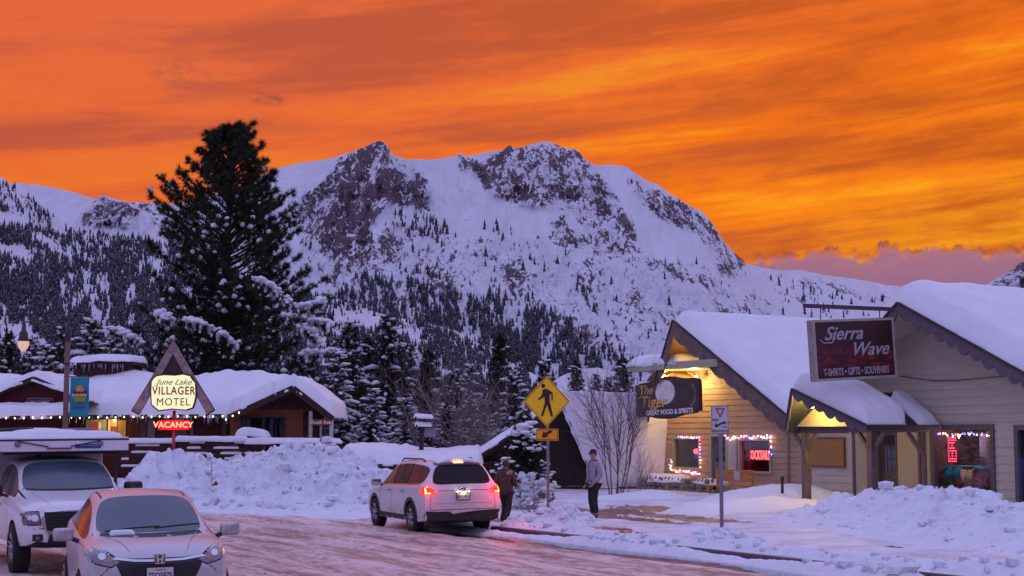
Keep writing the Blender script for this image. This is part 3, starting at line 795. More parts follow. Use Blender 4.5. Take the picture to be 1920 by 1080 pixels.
def snow_clump(b, p, r, rng, drop=.0):
    """soft pillow of snow, lumpy and flattened"""
    k = rng.integers(2, 5)
    for i in range(k):
        q = (p[0] + rng.uniform(-r, r) * .9, p[1] + rng.uniform(-r, r) * .9, p[2] + rng.uniform(-.35, .3) * r - drop * i)
        b.ball(q, r * rng.uniform(.45, .85), 1, (rng.uniform(.8, 1.3), rng.uniform(.8, 1.3), rng.uniform(.5, .85)), .12)

def big_pine():
    H = 19.9; base = V(xa(424, 80), 80, -1.2)
    t = empty('pine_tree', base, 0, 'towering dark pine behind the motel, its lower boughs weighed with snow', 'tree')
    rng = np.random.default_rng(12); random.seed(12)
    tr = MB(); zs = np.linspace(0, H, 16)
    tr.tube([(.12 * math.sin(z * .4), .1 * math.cos(z * .5), z) for z in zs], [.42 * (1 - z / H) ** .8 + .035 for z in zs], 10)
    nd = Tri(); br = MB(); sn_ = MB()
    # crown outline half width by height fraction
    prof_z = [0, .06, .12, .20, .32, .45, .55, .64, .72, .80, .88, .95, 1.0]
    prof_l = [3.6, 6.4, 6.8, 6.7, 5.9, 5.2, 4.5, 3.9, 3.3, 2.6, 1.9, 1.2, .4]
    nb = 290
    for i in range(nb):
        f = .05 + .95 * (i + rng.uniform(0, 1)) / nb
        z = f * H; a = i * 2.399 + rng.uniform(-.4, .4)
        L = np.interp(f, prof_z, prof_l) * rng.uniform(.60, 1.06) * (.82 + .40 * float(vnoise(np.array([f * 7.0]), np.array([(a % 6.283) * .8]), 3)[0]))
        # profile asymmetry seen in the tree: left side fuller low down, right side fuller half-way
        cx = math.cos(a)
        if cx < 0 and .30 < f < .52: L *= .80
        if cx > 0 and .42 < f < .72: L *= 1.0
        if cx < -.3 and f < .22: L *= 1.18
        if cx > .3 and f < .12: L *= .85
        rise = np.interp(f, [0, .25, .5, .75, 1], [-.22, -.02, .30, .62, 1.3])
        curl = np.interp(f, [0, .5, 1], [.30, .35, .25])
        pts = []
        ns = 7
        for k in range(ns):
            s_ = k / (ns - 1)
            r = L * s_; zz = z + L * (rise * s_ * (1 - .35 * s_) + curl * s_ ** 2.4) - (.10 * L * math.sin(s_ * 3.1) if f < .4 else 0)
            aa = a + .25 * math.sin(s_ * 2 + i)
            pts.append(np.array([r * math.cos(aa), r * math.sin(aa), zz]))
        br.tube(pts, [(.065 * (1 - k / ns) + .012) * (1.2 - .5 * f) for k in range(ns)], 5, False)
        nsub = int(5 + L * 3.4)
        for j in range(nsub):
            s_ = (.22 if f < .55 else .40) + (.78 if f < .55 else .60) * (j + rng.uniform(0, 1)) / nsub
            k = min(int(s_ * (ns - 1)), ns - 2); fr = s_ * (ns - 1) - k
            p = pts[k] * (1 - fr) + pts[k + 1] * fr; d = pts[k + 1] - pts[k]; d /= np.linalg.norm(d)
            sd = np.cross(d, [0, 0, 1.0]); sd /= np.linalg.norm(sd) + 1e-6
            sd *= rng.choice([-1, 1])
            dd = d * rng.uniform(.35, .9) + sd * rng.uniform(.3, 1.0) + np.array([0, 0, rng.uniform(-.15, .45)])
            dd /= np.linalg.norm(dd); sl = rng.uniform(.35, 1.0) * (1.15 - .55 * s_) * min(1, L / 3.2)
            q = p + dd * sl
            if rng.uniform() < .7: br.tube([p, q], [.02, .008], 3, False)
            for e in (0, 1):
                c_ = p + (q - p) * (1 - .45 * e)
                nd.tuft(c_, dd, rng.uniform(.26, .42), 30, .020, rng, .95)
            if f < .80 and rng.uniform() < (.14 + .30 * (s_ > .7)) * np.interp(f, [0, .35, .66, .8], [1.0, .85, .35, .1]):
                r_ = rng.uniform(.05, .13); sn_.tube([p * .4 + q * .6 + np.array([0, 0, .10]), q + np.array([0, 0, .10]), q + dd * .16 + np.array([0, 0, .02])], [r_ * .7, r_ * 1.3, r_ * .5], 6)
        for e in range(3): nd.tuft(pts[-1] + rng.normal(size=3) * .08, pts[-1] - pts[-2], .42, 30, .016, rng, .7)
    for k in range(16):
        nd.tuft(np.array([.1 * rng.normal(), .1 * rng.normal(), H - 2.2 * k / 16]), np.array([rng.normal() * .4, rng.normal() * .4, 1.0]), .42, 34, .016, rng, .9)
    # heavy snow-laden boughs facing the street
    for (px0, py0, px1, py1, dip) in ((478, 520, 545, 568, .5), (348, 598, 442, 642, .35), (540, 590, 612, 604, .2), (575, 660, 628, 655, .3), (205, 615, 262, 640, .1), (560, 610, 600, 640, .3), (296, 585, 320, 600, .1), (560, 575, 605, 560, .1)):
        Yb = 80 - 5.0
        for k in range(13):
            s_ = k / 12; q = at(px0 + (px1 - px0) * s_, py0 + (py1 - py0) * s_ ** 1.6, Yb + rng.uniform(-.4, .4)) - base
            r = rng.uniform(.16, .30)
            snow_clump(sn_, (q.x, q.y, q.z), r, rng)
            if k % 2 == 0:
                for m in range(2): sn_.ball((q.x + rng.uniform(-.1, .1), q.y, q.z - .22 - m * .2), r * (.62 - .18 * m), 1, (.8, .8, 1.3), .12)
            for m in range(2): nd.tuft((q.x, q.y, q.z - .25), (rng.normal(), rng.normal(), -.8), .36, 26, .016, rng, .9)
        a_ = at(px0, py0, Yb) - base; c_ = V(0, 0, a_.z - .2)
        br.tube([c_, a_ * .5 + c_ * .5, a_], [.06, .05, .03], 5, False)
    tr.build('trunk', BARK, t, True, fix=False); br.build('branches', BARK, t, True, fix=False)
    nd.build('crown', NEEDLE, t); props(sn_.build('snow', SNOW, t, True, fix=False), kind='stuff')
    return t
big_pine()

def make_conifer(H, seed, dense=1.0, snowy=.5, wid=.20, nm=None, label='x', bare=.06):
    t = empty('conifer_tree', (0, 0, 0), 0, label, 'tree')
    rng = np.random.default_rng(seed); random.seed(seed)
    tr = MB(); tr.tube([(0, 0, 0), (.05, .03, H * .5), (0, 0, H)], [H * .016, H * .010, .02], 6)
    nd = Tri(); sn_ = MB(); nb = int(H * 24 * dense)
    for i in range(nb):
        f = bare + (1 - bare) * (i + rng.uniform(0, 1)) / nb; z = f * H; a = i * 2.399 + rng.uniform(-.3, .3)
        L = H * wid * (1 - f) ** .72 * rng.uniform(.6, 1.12) + .12
        droop = np.interp(f, [0, .6, 1], [-.22, .05, .7])
        nt = max(2, int(L * 3.6))
        for j in range(nt):
            s_ = (j + .6) / nt
            p = np.array([L * s_ * math.cos(a), L * s_ * math.sin(a), z + L * (droop * s_ + .16 * s_ ** 2.5)])
            p += rng.normal(size=3) * .06
            nd.tuft(p, (math.cos(a), math.sin(a), droop + .2), rng.uniform(.26, .44), 20, .030, rng, .8)
            if rng.uniform() < snowy * (.05 + .26 * s_):
                r = rng.uniform(.08, .25)
                o_ = np.array([math.cos(a), math.sin(a), droop * .8]) * r * 2.0; c0 = p + np.array([0, 0, .13])
                sn_.tube([c0 - o_, c0, c0 + o_ - np.array([0, 0, r * .8])], [r * .35, r * .62, r * .22], 5)
    nd.tuft((0, 0, H - .2), (0, 0, 1), .5, 26, .02, rng, .5)
    tr.build('trunk', BARK, t, True, fix=False)
    nd.build('crown', nm or NEEDLE2, t); props(sn_.build('snow', SNOW, t, True, fix=False), kind='stuff')
    return t
protos = [make_conifer(10, 101, 1.0, .8, .21), make_conifer(10, 102, .9, 1.9, .24), make_conifer(10, 103, 1.1, .45, .17), make_conifer(10, 104, .8, 1.4, .22)]
# (pixel x, pixel y of the tip, depth, variant, width factor, label)
spots = [
    (655, 612, 88, 0, 1.1, 'snow-dusted conifer just right of the big pine, with a bushy double top'),
    (728, 600, 92, 0, 1.25, 'tallest snow-dusted conifer of the row between the motel and the crossing sign'),
    (632, 668, 72, 1, 1.25, 'heavily snow-laden conifer rising behind the motel gable'),
    (690, 640, 98, 2, 1.1, 'slim conifer between two fuller ones right of the big pine'),
    (765, 650, 100, 3, 1.2, 'snow-dusted conifer right of the tallest one in the row'),
    (803, 664, 90, 2, 1.35, 'brownish conifer standing over the snow-capped post'),
    (852, 700, 84, 0, 1.1, 'medium conifer right of the snow-capped post'),
    (882, 690, 96, 1, 1.0, 'snowy conifer half hidden left of the tall slim one'),
    (938, 636, 88, 2, 1.15, 'tall narrow conifer left of the yellow crossing sign'),
    (962, 700, 80, 3, 1.2, 'short snowy conifer directly left of the yellow crossing sign'),
    (1022, 682, 92, 0, 1.1, 'conifer whose top shows above the yellow crossing sign'),
    (1080, 682, 150, 2, 1.2, 'small conifer on the snowy knoll right of the crossing sign'),
    (1118, 706, 135, 3, 1.1, 'small dark conifer above the steep snowy roof'),
    (1140, 712, 130, 0, 1.0, 'little conifer above the steep snowy roof, next to a taller one'),
    (1168, 678, 122, 2, 1.5, 'dark conifer beside the end of the bar canopy'),
    (600, 742, 68, 1, 1.3, 'low snow-covered conifer at the corner of the motel gable'),
    (700, 735, 70, 1, 1.3, 'low snow-smothered conifer behind the low snowy roof'),
    (760, 752, 68, 1, 1.5, 'spreading snow-covered conifer left of the snow-capped post'),
    (836, 760, 66, 3, 1.3, 'low snowy conifer behind the white estate car'),
    (170, 606, 96, 1, 1.2, 'snow-speckled conifer behind the wooden tower of the motel'),
    (118, 622, 104, 0, 1.1, 'brown-tinged conifer behind the street lamp pole'),
    (212, 640, 88, 1, 1.1, 'snow-speckled conifer between the lamp pole and the big pine'),
    (60, 640, 110, 3, 1.2, 'snowy conifer behind the hanging street lamp'),
    (16, 632, 118, 2, 1.2, 'conifer at the far left above the motel roof'),
    (-22, 610, 100, 0, 1.2, 'conifer cut by the left edge of the photo'),
    (88, 655, 92, 1, 1.2, 'low snowy conifer behind the red gable'),
    (905, 742, 72, 3, 1.1, 'low snowy conifer behind the edge of the flat snowy roof'),
]
used = set()
for (px, py, Y, var, wf, lab) in spots:
    src = protos[var]
    t = src if var not in used else copy_tree(src)
    used.add(var)
    zb = -1.65 if Y > 75 else -1.2
    top = hz(py, Y); k = (top - zb) / 10.0
    t.location = (xa(px, Y), Y, zb); t.scale = (k * wf * .95, k * wf * .95, k); t.rotation_euler = (0, 0, px * .37 % 6.28)
    t['label'] = lab; t['group'] = 'snowy conifers behind the village'

def small_tree():
    base = V(xa(985, 46), 46, 0)
    t = empty('young_conifer', base, 0, 'dense young evergreen bowed with thick clumps of snow, left of the crossing sign pole', 'tree')
    rng = np.random.default_rng(77); random.seed(77)
    tr = MB(); tr.tube([(0, 0, 0), (.05, 0, 1.4), (0, 0, 2.7)], [.09, .06, .02], 7)
    nd = Tri(); sn_ = MB(); H = 2.95
    for i in range(230):
        f = .16 + .84 * (i + rng.uniform(0, 1)) / 230; a = i * 2.399
        L = (.98 if f < .45 else .98 * (1 - f) / .55 + .12) * rng.uniform(.55, 1.05)
        for j in range(5):
            s_ = (j + 1) / 5
            p = np.array([L * s_ * math.cos(a), L * s_ * math.sin(a), f * H - .15 * L * s_ ** 2]) + rng.normal(size=3) * .03
            nd.tuft(p, (math.cos(a), math.sin(a), .1), .17, 20, .014, rng, 1.0)
            if rng.uniform() < .10: sn_.ball((p[0], p[1], p[2] + .05), rng.uniform(.03, .07), 1, (1.3, 1.2, .8), .2)
    for (px, py, r) in ((985, 800, .34), (972, 806, .24), (1002, 818, .26), (992, 838, .22), (1012, 842, .18), (945, 872, .20), (958, 862, .22), (932, 884, .16), (1020, 868, .16), (1026, 885, .2), (1018, 900, .14), (975, 828, .16), (962, 840, .12)):
        q = at(px, py, 45.5) - base
        for m in range(7): sn_.ball((q.x + rng.normal() * r * .6, q.y + rng.normal() * .2, q.z + rng.normal() * r * .3), r * rng.uniform(.2, .42), 2, (1.5, 1.1, .6), .15)
    tr.build('trunk', BARK, t, True, fix=False); nd.build('crown', NEEDLE, t); props(sn_.build('snow', SNOW, t, True, fix=False), kind='stuff')
small_tree()

def bare_shrub(name, base, H, wspread, seed, label, cat='bare tree', nstem=9, m=TWIG, lean=0.0, snowd=0.0):
    t = empty(name, base, 0, label, cat); rng = np.random.default_rng(seed); random.seed(seed)
    b = MB(); sw = MB()
    def grow(p, d, L, r, dep):
        pts = [p]; q = np.array(p, float); dd = np.array(d, float)
        for k in range(4):
            dd = dd + rng.normal(size=3) * .09 + np.array([0, 0, .05]); dd /= np.linalg.norm(dd)
            q = q + dd * L / 4; pts.append(q.copy())
            if dep > 0 and k >= 1:
                for _ in range(2 if dep > 1 else 1):
                    nd_ = dd + rng.normal(size=3) * .42 + np.array([0, 0, .12]); nd_ /= np.linalg.norm(nd_)
                    grow(q, nd_, L * rng.uniform(.45, .68), r * .55, dep - 1)
        b.tube(pts, [r * (1 - .17 * k) for k in range(5)], 4 if dep < 2 else 6, False)
        if snowd and rng.uniform() < snowd:
            for k in (1, 2, 3): sw.ball(pts[k] + np.array([0, 0, r + .02]), .05, 1, (1.6, 1.6, .7), .2)
    for i in range(nstem):
        a = i * 2.4; e = rng.uniform(.05, 1) * wspread
        grow((.12 * math.cos(a), .12 * math.sin(a), 0), (e * math.cos(a) + lean, e * math.sin(a), 1.0), H * rng.uniform(.45, .62), .026 * H / 4, 3)
    b.build('branches', m, t, True, fix=False)
    if snowd: props(sw.build('snow', SNOW, t, True, fix=False), kind='stuff')
    return t
bare_shrub('bare_tree', (xa(1152, 52), 52, -.3), 4.9, .36, 5, 'leafless multi-stemmed tree with thin red-brown twigs against the steep snowy roof', nstem=6, m=mat('red_twigs', (.15, .10, .11), .9, var=.3))
bare_shrub('bare_tree', (xa(1192, 51), 51, -.2), 2.2, .30, 6, 'small frosted leafless shrub beside the cobblestone wall', nstem=4, m=mat('frosted_twigs', (.30, .26, .29), .9))
bare_shrub('bare_tree', (xa(845, 66), 66, -1.2), 7.2, .6, 9, 'leafless branching tree right of the snow-capped post', nstem=6)
bare_shrub('bare_tree', (xa(915, 64), 64, -1.2), 5.2, .75, 10, 'leafless spreading bush left of the dark triangular gable', nstem=8)
bare_shrub('bare_shrub', (xa(985, 44.5), 44.5, -.1), 1.2, .9, 14, 'tangle of low leafless twigs under the young evergreen', 'shrub', nstem=12, m=mat('red_twigs', (.10, .065, .07), .9), snowd=.2)
# ================================================================== shared building pieces
class Bld:
    """a building with its own frame: x along the front (right), y into the building, z up"""
    def __init__(s, name, O, rz, label, cat='building', group=None):
        s.O = Vector(O); s.rz = rz; s.root = empty(name, O, rz, label, cat, group)
        s.ax = Vector((math.cos(rz), math.sin(rz), 0)); s.ay = Vector((-math.sin(rz), math.cos(rz), 0))
    def lp(s, px, py, y=0.0):
        """local (x, z) where the photo ray meets the local plane y"""
        d = ray(px, py); o = Vector((0, 0, CAMZ)) - s.O
        k = (y - o.dot(s.ay)) / d.dot(s.ay); p = o + d * k
        return p.dot(s.ax), p.z
    def w(s, x, y, z): return s.O + s.ax * x + s.ay * y + Vector((0, 0, z))
    def part(s, name, mb, m, parent=None, **k): return mb.build(name, m, parent or s.root, **k)

def siding(mb, x0f, x1f, z0, z1, y=0.0, bh=.22, holes=(), lap=.022, cuts=()):
    """lapped boards between x0f(z) and x1f(z); holes = (xa, xb, za, zb)"""
    zs = set([z0, z1]); k = z0
    while k < z1: zs.add(round(k, 4)); k += bh
    for h in holes:
        for q in h[2:4]:
            if z0 < q < z1: zs.add(q)
    for q in cuts:
        if z0 < q < z1: zs.add(q)
    zs = sorted(zs)
    for a, b in zip(zs[:-1], zs[1:]):
        if b - a < 1e-4: continue
        mid = (a + b) / 2; n = math.floor((mid - z0) / bh + 1e-6)
        fa = (a - z0) / bh - n; fb = (b - z0) / bh - n
        ya = y - lap * (1 - max(0, fa)); yb = y - lap * (1 - min(1, fb))
        segs = [(None, None)]
        hs = sorted([h for h in holes if h[2] < mid < h[3]])
        xs_ = []; cur = 'L'
        for h in hs: xs_.append((cur, h[0])); cur = h[1]
        xs_.append((cur, 'R'))
        for l, r in xs_:
            la, lb = (x0f(a), x0f(b)) if l == 'L' else (l, l)
            ra, rb = (x1f(a), x1f(b)) if r == 'R' else (r, r)
            if ra <= la and rb <= lb: continue
            ra, rb = max(la, ra), max(lb, rb)
            mb.add([(la, ya, a), (ra, ya, a), (rb, yb, b), (lb, yb, b)], [(0, 1, 2, 3)])
            if fa < .01: mb.add([(la, ya, a), (ra, ya, a), (ra, y + .002, a), (la, y + .002, a)], [(3, 2, 1, 0)])

def snow_sheet(mb, P, na, nb, T=.4, seed=1, edge=.35, up=(0, 0, 1), La=8, Lb=8, rag=.06, sag=None):
    """pillow of snow over a surface P(a,b) (a, b in 0..1); La, Lb its lengths in metres"""
    A, B = np.meshgrid(np.linspace(0, 1, na), np.linspace(0, 1, nb))
    nz = fbm(A * La * .7, B * Lb * .7, 4, seed) - .5; nf = fbm(A * La * 3, B * Lb * 3, 3, seed + 4) - .5
    da = np.minimum(A, 1 - A) * La; db = np.minimum(B, 1 - B) * Lb
    d = np.minimum(da, db); k = np.sqrt(np.clip(1 - (1 - np.clip(d / edge, 0, 1)) ** 2, 0, 1))
    nw = fbm(A * La * 1.6 + 9, B * Lb * 1.6, 3, seed + 8) - .5
    H = T * k * (1 + .45 * nz + .30 * nw * np.clip(1.6 - d / edge * .5, .15, 1.6)) + .04 * nf * k
    vs = []; up = Vector(up)
    for j in range(nb):
        for i in range(na):
            p = Vector(P(A[j, i], B[j, i])); h = H[j, i]
            if i in (0, na - 1) or j in (0, nb - 1):
                p = p + Vector((nf[j, i] * rag * 1.6, nf[j, i] * rag * 1.6, -abs(nz[j, i]) * rag * 3))
            vs.append(p + up * (h + .012))
    fs = []
    for j in range(nb - 1):
        for i in range(na - 1):
            q = j * na + i; fs.append((q, q + 1, q + na + 1, q + na))
    mb.add(vs, fs)
    # skirt back down onto the roof
    for line in ([(0, j) for j in range(nb)], [(na - 1, j) for j in range(nb)], [(i, 0) for i in range(na)], [(i, nb - 1) for i in range(na)]):
        for (i0, j0), (i1, j1) in zip(line[:-1], line[1:]):
            p, q = Vector(vs[j0 * na + i0]), Vector(vs[j1 * na + i1])
            mb.add([p, q, q - Vector((0, 0, .07)), p - Vector((0, 0, .07))], [(0, 1, 2, 3)])

def scallop(mb, p, q, depth, n, th=.045, out=(0, -1, 0), amp=.10, top=.0):
    """rake board from p to q whose lower edge is cut in waves"""
    p, q = Vector(p), Vector(q); out = Vector(out) * th; m = n * 10
    up = []; lo = []
    for i in range(m + 1):
        f = i / m; c = p.lerp(q, f)
        d = depth + amp * (abs(math.sin(f * n * math.pi)) - .5) + (.04 if (i // 10) % 2 else 0)
        up.append(c + V(0, 0, top)); lo.append(c - V(0, 0, d))
    for i in range(m):
        a = [up[i], up[i + 1], lo[i + 1], lo[i]]; b = [x + out for x in a]
        mb.add(b, [(0, 1, 2, 3)]); mb.add(a, [(3, 2, 1, 0)])
        mb.add([lo[i], lo[i + 1], lo[i + 1] + out, lo[i] + out], [(0, 1, 2, 3)])
    mb.add([up[0], lo[0], lo[0] + out, up[0] + out], [(0, 1, 2, 3)]); mb.add([up[m], lo[m], lo[m] + out, up[m] + out], [(3, 2, 1, 0)])

def thin_glass():
    m = bpy.data.materials.new('clear_glass'); m.use_nodes = True; n = m.node_tree.nodes; l = m.node_tree.links
    n.clear(); o = n.new('ShaderNodeOutputMaterial'); mx = n.new('ShaderNodeMixShader'); tr = n.new('ShaderNodeBsdfTransparent')
    gl = n.new('ShaderNodeBsdfGlossy'); fr = n.new('ShaderNodeLayerWeight'); fr.inputs[0].default_value = .12
    gl.inputs['Roughness'].default_value = .03; tr.inputs[0].default_value = (.82, .82, .84, 1)
    l.new(fr.outputs['Facing'], mx.inputs[0]); l.new(tr.outputs[0], mx.inputs[1]); l.new(gl.outputs[0], mx.inputs[2]); l.new(mx.outputs[0], o.inputs[0])
    return m
CLEARG = thin_glass()
def emit_mat(name, col, s):
    if name in MATS: return MATS[name]
    t = NT(name); t.set('Base Color', tuple(c * .5 for c in col)); t.set('Emission Color', col); t.set('Emission Strength', s); t.set('Roughness', .4)
    MATS[name] = t.mat; return t.mat
def text_obj(name, s, m, parent, loc, size, rot=(R(90), 0, 0), ext=.004, sx=1.0, shear=0.0, bold=0.0, align='CENTER', space=1.0, sc_z=1.0):
    """lettering as a mesh; local plane faces -y"""
    c = bpy.data.curves.new(name, 'FONT'); c.body = s; c.size = size; c.extrude = ext; c.shear = shear; c.offset = bold
    c.align_x = align; c.align_y = 'CENTER'; c.space_character = space; c.resolution_u = 3
    o = bpy.data.objects.new(name, c); COL.objects.link(o)
    bpy.context.view_layer.update()
    me = bpy.data.meshes.new_from_object(o.evaluated_get(bpy.context.evaluated_depsgraph_get()))
    COL.objects.unlink(o); bpy.data.objects.remove(o); bpy.data.curves.remove(c)
    me.transform(Matrix.Diagonal((sx, sc_z, 1, 1))); me.materials.clear()
    ob = link_mesh(name, me, m, parent); ob.location = loc; ob.rotation_euler = rot
    return ob
def stroke(mb, pts, r, y=0.0):
    mb.tube([(p[0], y, p[1]) for p in pts], r, 6)

WOODT = mat('grey_brown_trim', (.155, .105, .095), .75, var=.25, vs=4, bump=.3, bs=20)
DARKT = mat('dark_flashing', (.035, .028, .030), .5)
SHINGLE = mat('dark_shingles', (.030, .034, .026), .9, var=.3, vs=8, bump=.5, bs=14)
LAMPM = emit_mat('lamp_bulb', (1.0, .62, .22), 40)
BULBS = {'w': emit_mat('bulb_white', (1.0, .80, .55), 9), 'r': emit_mat('bulb_red', (1.0, .12, .10), 8), 'b': emit_mat('bulb_blue', (.16, .12, 1.0), 9),
         'g': emit_mat('bulb_green', (.15, 1.0, .35), 6), 'p': emit_mat('bulb_pink', (1.0, .25, .65), 8), 'y': emit_mat('bulb_warm', (1.0, .72, .38), 5)}
bulb_me = {}
def string_lights(name, pts, spacing, cols, label, r=.028, wire_sag=.03, group=None, jitter=.02, parent_loc=None, seed=4):
    """wire through the points (world) with a bulb every spacing metres"""
    rng = random.Random(seed); base = Vector(pts[0])
    t = empty(name, base, 0, label, 'string lights', group)
    b = MB(); b.tube([Vector(p) - base for p in pts], .006, 4); b.build('wire', DARKT, t, fix=False)
    L = 0; acc = 0
    for p, q in zip(pts[:-1], pts[1:]):
        p, q = Vector(p), Vector(q); d = (q - p).length; x = acc
        while x < d:
            c = p.lerp(q, x / d) - base + V(rng.uniform(-1, 1) * jitter, -.01, -.02 + rng.uniform(-1, 1) * jitter)
            k = rng.choice(cols)
            if (k, r) not in bulb_me:
                m = MB(); m.ball((0, 0, 0), r, 2, (.8, .8, 1.15)); o = m.build('bulb', BULBS[k], t, True, fix=False); bulb_me[(k, r)] = o.data
                o.location = c
            else:
                o = bpy.data.objects.new('bulb', bulb_me[(k, r)]); COL.objects.link(o); o.parent = t; o.location = c
            x += spacing
        acc = x - d
    return t
def point(name, loc, e, col, size=.08, parent=None):
    l = bpy.data.lights.new(name, 'POINT'); l.energy = e; l.color = col; l.shadow_soft_size = size
    o = bpy.data.objects.new(name, l); COL.objects.link(o); o.location = loc
    if parent: o.parent = parent
    return o
def framed_window(B, xa_, xb_, za, zb, trim, fw=.09, y=-.03, depth=1.1, inside=None, mull=(), glass=None, name='window'):
    """trim frame, reveal, glass and a shallow room behind"""
    f = MB(); 
    for (a, b, c, d) in ((xa_, xb_, zb - fw, zb), (xa_, xb_, za, za + fw), (xa_, xa_ + fw, za + fw, zb - fw), (xb_ - fw, xb_, za + fw, zb - fw)):
        f.bbox(a, b, y - .04, .14, c, d)
    for mx in mull: f.bbox(mx - .02, mx + .02, .03, .07, za + fw, zb - fw)
    w = B.part(name, f, trim)
    g = MB(); g.bbox(xa_ + fw, xb_ - fw, .045, .053, za + fw, zb - fw); g.build('pane', glass or CLEARG, w)
    if inside is not None:
        r = MB(); x0, x1, z0, z1 = xa_ + .02, xb_ - .02, za + .02, zb - .02
        r.add([(x0, .14, z0), (x1, .14, z0), (x1, .14, z1), (x0, .14, z1), (x0, depth, z0), (x1, depth, z0), (x1, depth, z1), (x0, depth, z1)],
              [(4, 5, 6, 7), (0, 4, 7, 3), (1, 2, 6, 5), (0, 1, 5, 4), (3, 7, 6, 2)])
        r.build('room', inside, w)
    return w

def gable(B, apex, left, right, yA, yT, D, thick=.12, fas=.5, nsc=(6, 8), snowT=.4, famp=.1, seed=1, fmat=None, back_ext=0, snow_left=True, snow_right=True, bmax=1.0, soffit=None):
    """pointed 'prow' gable roof: apex=(x,z) at y=yA, rake ends left/right=(x,z) at y=yT, running back to y=D"""
    A0 = V(apex[0], yA, apex[1]); A1 = V(apex[0], D, apex[1])
    rb = MB(); sb = MB(); fb = MB(); tb = MB()
    for k, e in enumerate((left, right)):
        E0 = V(e[0], yT, e[1]); E1 = V(e[0], D, e[1])
        q = [A0, E0, E1, A1] if k == 0 else [A0, A1, E1, E0]
        rb.prism([p + V(0, 0, 0) for p in q], (0, 0, -thick))
        n = nsc[k]
        if n: scallop(fb, A0 + V(0, -.012, .02), E0 + V(0, -.012, .02), fas, n, amp=famp)
        tb.beam(A0 + V(0, -.05, .05), E0 + V(0, -.05, .05), .10, .06)
        tb.beam(E0 + V(.02 * (1 if k else -1), 0, -.02), E1 + V(.02 * (1 if k else -1), 0, -.02), .06, .16)
        if (k == 0 and not snow_left) or (k == 1 and not snow_right): continue
    La = (V(left[0], 0, left[1]) - V(apex[0], 0, apex[1])).length; Lb = (V(right[0], 0, right[1]) - V(apex[0], 0, apex[1])).length
    def P(a, b):
        L = La + Lb; s_ = a * L
        if s_ < La: f = 1 - s_ / La; e = left
        else: f = (s_ - La) / Lb; e = right
        y0 = yA + (yT - yA) * f; y = y0 + (D - y0) * b
        z = apex[1] + (e[1] - apex[1]) * f
        z -= .10 * math.exp(-(f * 5) ** 2)      # soften the ridge
        return (apex[0] + (e[0] - apex[0]) * f, y, z + .10)
    lo = 0.0 if snow_left else La / (La + Lb); hi = 1.0 if snow_right else La / (La + Lb)
    snow_sheet(sb, lambda a, b: P(lo + (hi - lo) * a, b * (bmax - (.12 * a if bmax < 1 else 0))), 60, 50, snowT, seed, .5, La=(La + Lb) * (hi - lo), Lb=abs(D - yT))
    r = B.part('roof', rb, SHINGLE)
    sf = MB()
    for e in (left, right):
        E0 = V(e[0], yT + .02, e[1]); sf.add([A0 + V(0, .05, -thick - .02), E0 + V(0, 0, -thick - .02), V(e[0], .05, e[1] - thick - .02), V(apex[0], .05, apex[1] - thick - .02)], [(0, 1, 2, 3)])
    if soffit: sf.build('soffit', soffit, r, fix=False)
    B.part('rake_board', fb, fmat or WOODT, fix=False) if fb.v else None
    B.part('roof_trim', tb, DARKT)
    B.part('roof_snow', sb, SNOW, smooth=True, fix=False)
    return r

RZ = R(-60)
# ================================================================== the bar
SIDING_TAN = mat('tan_clapboard', (.42, .28, .175), .7, var=.10, vs=1.2, stretch=(1, 1, 4), bump=.06, bs=40)
TRIM_SAGE = mat('sage_trim', (.36, .36, .26), .6, var=.08)
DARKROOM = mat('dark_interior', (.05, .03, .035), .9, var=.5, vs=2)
T = Bld('bar_building', (10.3, 53.5, 0), RZ, 'tan clapboard bar with scalloped gable, deep roof snow and neon in its windows')
ax_, az_ = T.lp(1264, 603, -1.94); apx = (ax_, az_)
rx_, rz_ = T.lp(1480, 784, -.3); lx_, lz_ = T.lp(1199, 822, -.3)
WL = T.lp(1205, 860)[0]
def roofz(x):   # underside height of the roof above the wall plane
    f = (0 - (-1.94)) / (-.3 + 1.94)
    if x < ax_: return az_ + (lz_ - az_) * (ax_ - x) / (ax_ - lx_)
    return az_ + (rz_ - az_) * (x - ax_) / (rx_ - ax_)
def xl(z): return max(WL, ax_ - (az_ - z - .12) * (ax_ - lx_) / (az_ - lz_) )
def xr(z): return min(0.0, ax_ + (az_ - z - .12) * (rx_ - ax_) / (az_ - rz_))
h1 = (*[T.lp(1263, 850)[0], T.lp(1314, 850)[0]], T.lp(1288, 880)[1], T.lp(1288, 819)[1])
h2 = (*[T.lp(1386, 850)[0], T.lp(1447.5, 850)[0]], T.lp(1415, 888)[1], T.lp(1415, 822)[1])
dr = (*[T.lp(1334, 850)[0], T.lp(1365, 850)[0]], T.lp(1350, 916)[1], T.lp(1350, 815)[1])
b = MB(); siding(b, xl, xr, 0.0, az_ - .3, 0.0, .215, [h1, h2, dr], cuts=[T.lp(1480, 784, 0)[1]])
T.part('front_wall', b, SIDING_TAN, fix=False)
b = MB(); b.bbox(-.02, .02, .0, 11.8, 0, rz_ - .15); b.poly([(WL, 11.8, 0), (0, 11.8, 0), (0, 11.8, 2.5), (WL, 11.8, 2.2)]); b.poly([(WL, 0, 0), (WL, 11.8, 0), (WL, 11.8, 2.4), (WL, 0, 2.4)])
T.part('side_wall', b, SIDING_TAN)
gable(T, apx, (lx_, lz_), (rx_, rz_), -1.94, -.3, 12.0, fas=.62, nsc=(6, 9), snowT=.42, seed=3, soffit=mat('warm_soffit', (.40, .24, .11), .7, var=.2, vs=3, stretch=(6, 1, 1)))
point('gable_lamp_light', (ax_ + .35, -1.1, T.lp(1290, 655, -1.1)[1]), 26, (1.0, .62, .22), .06, T.root)
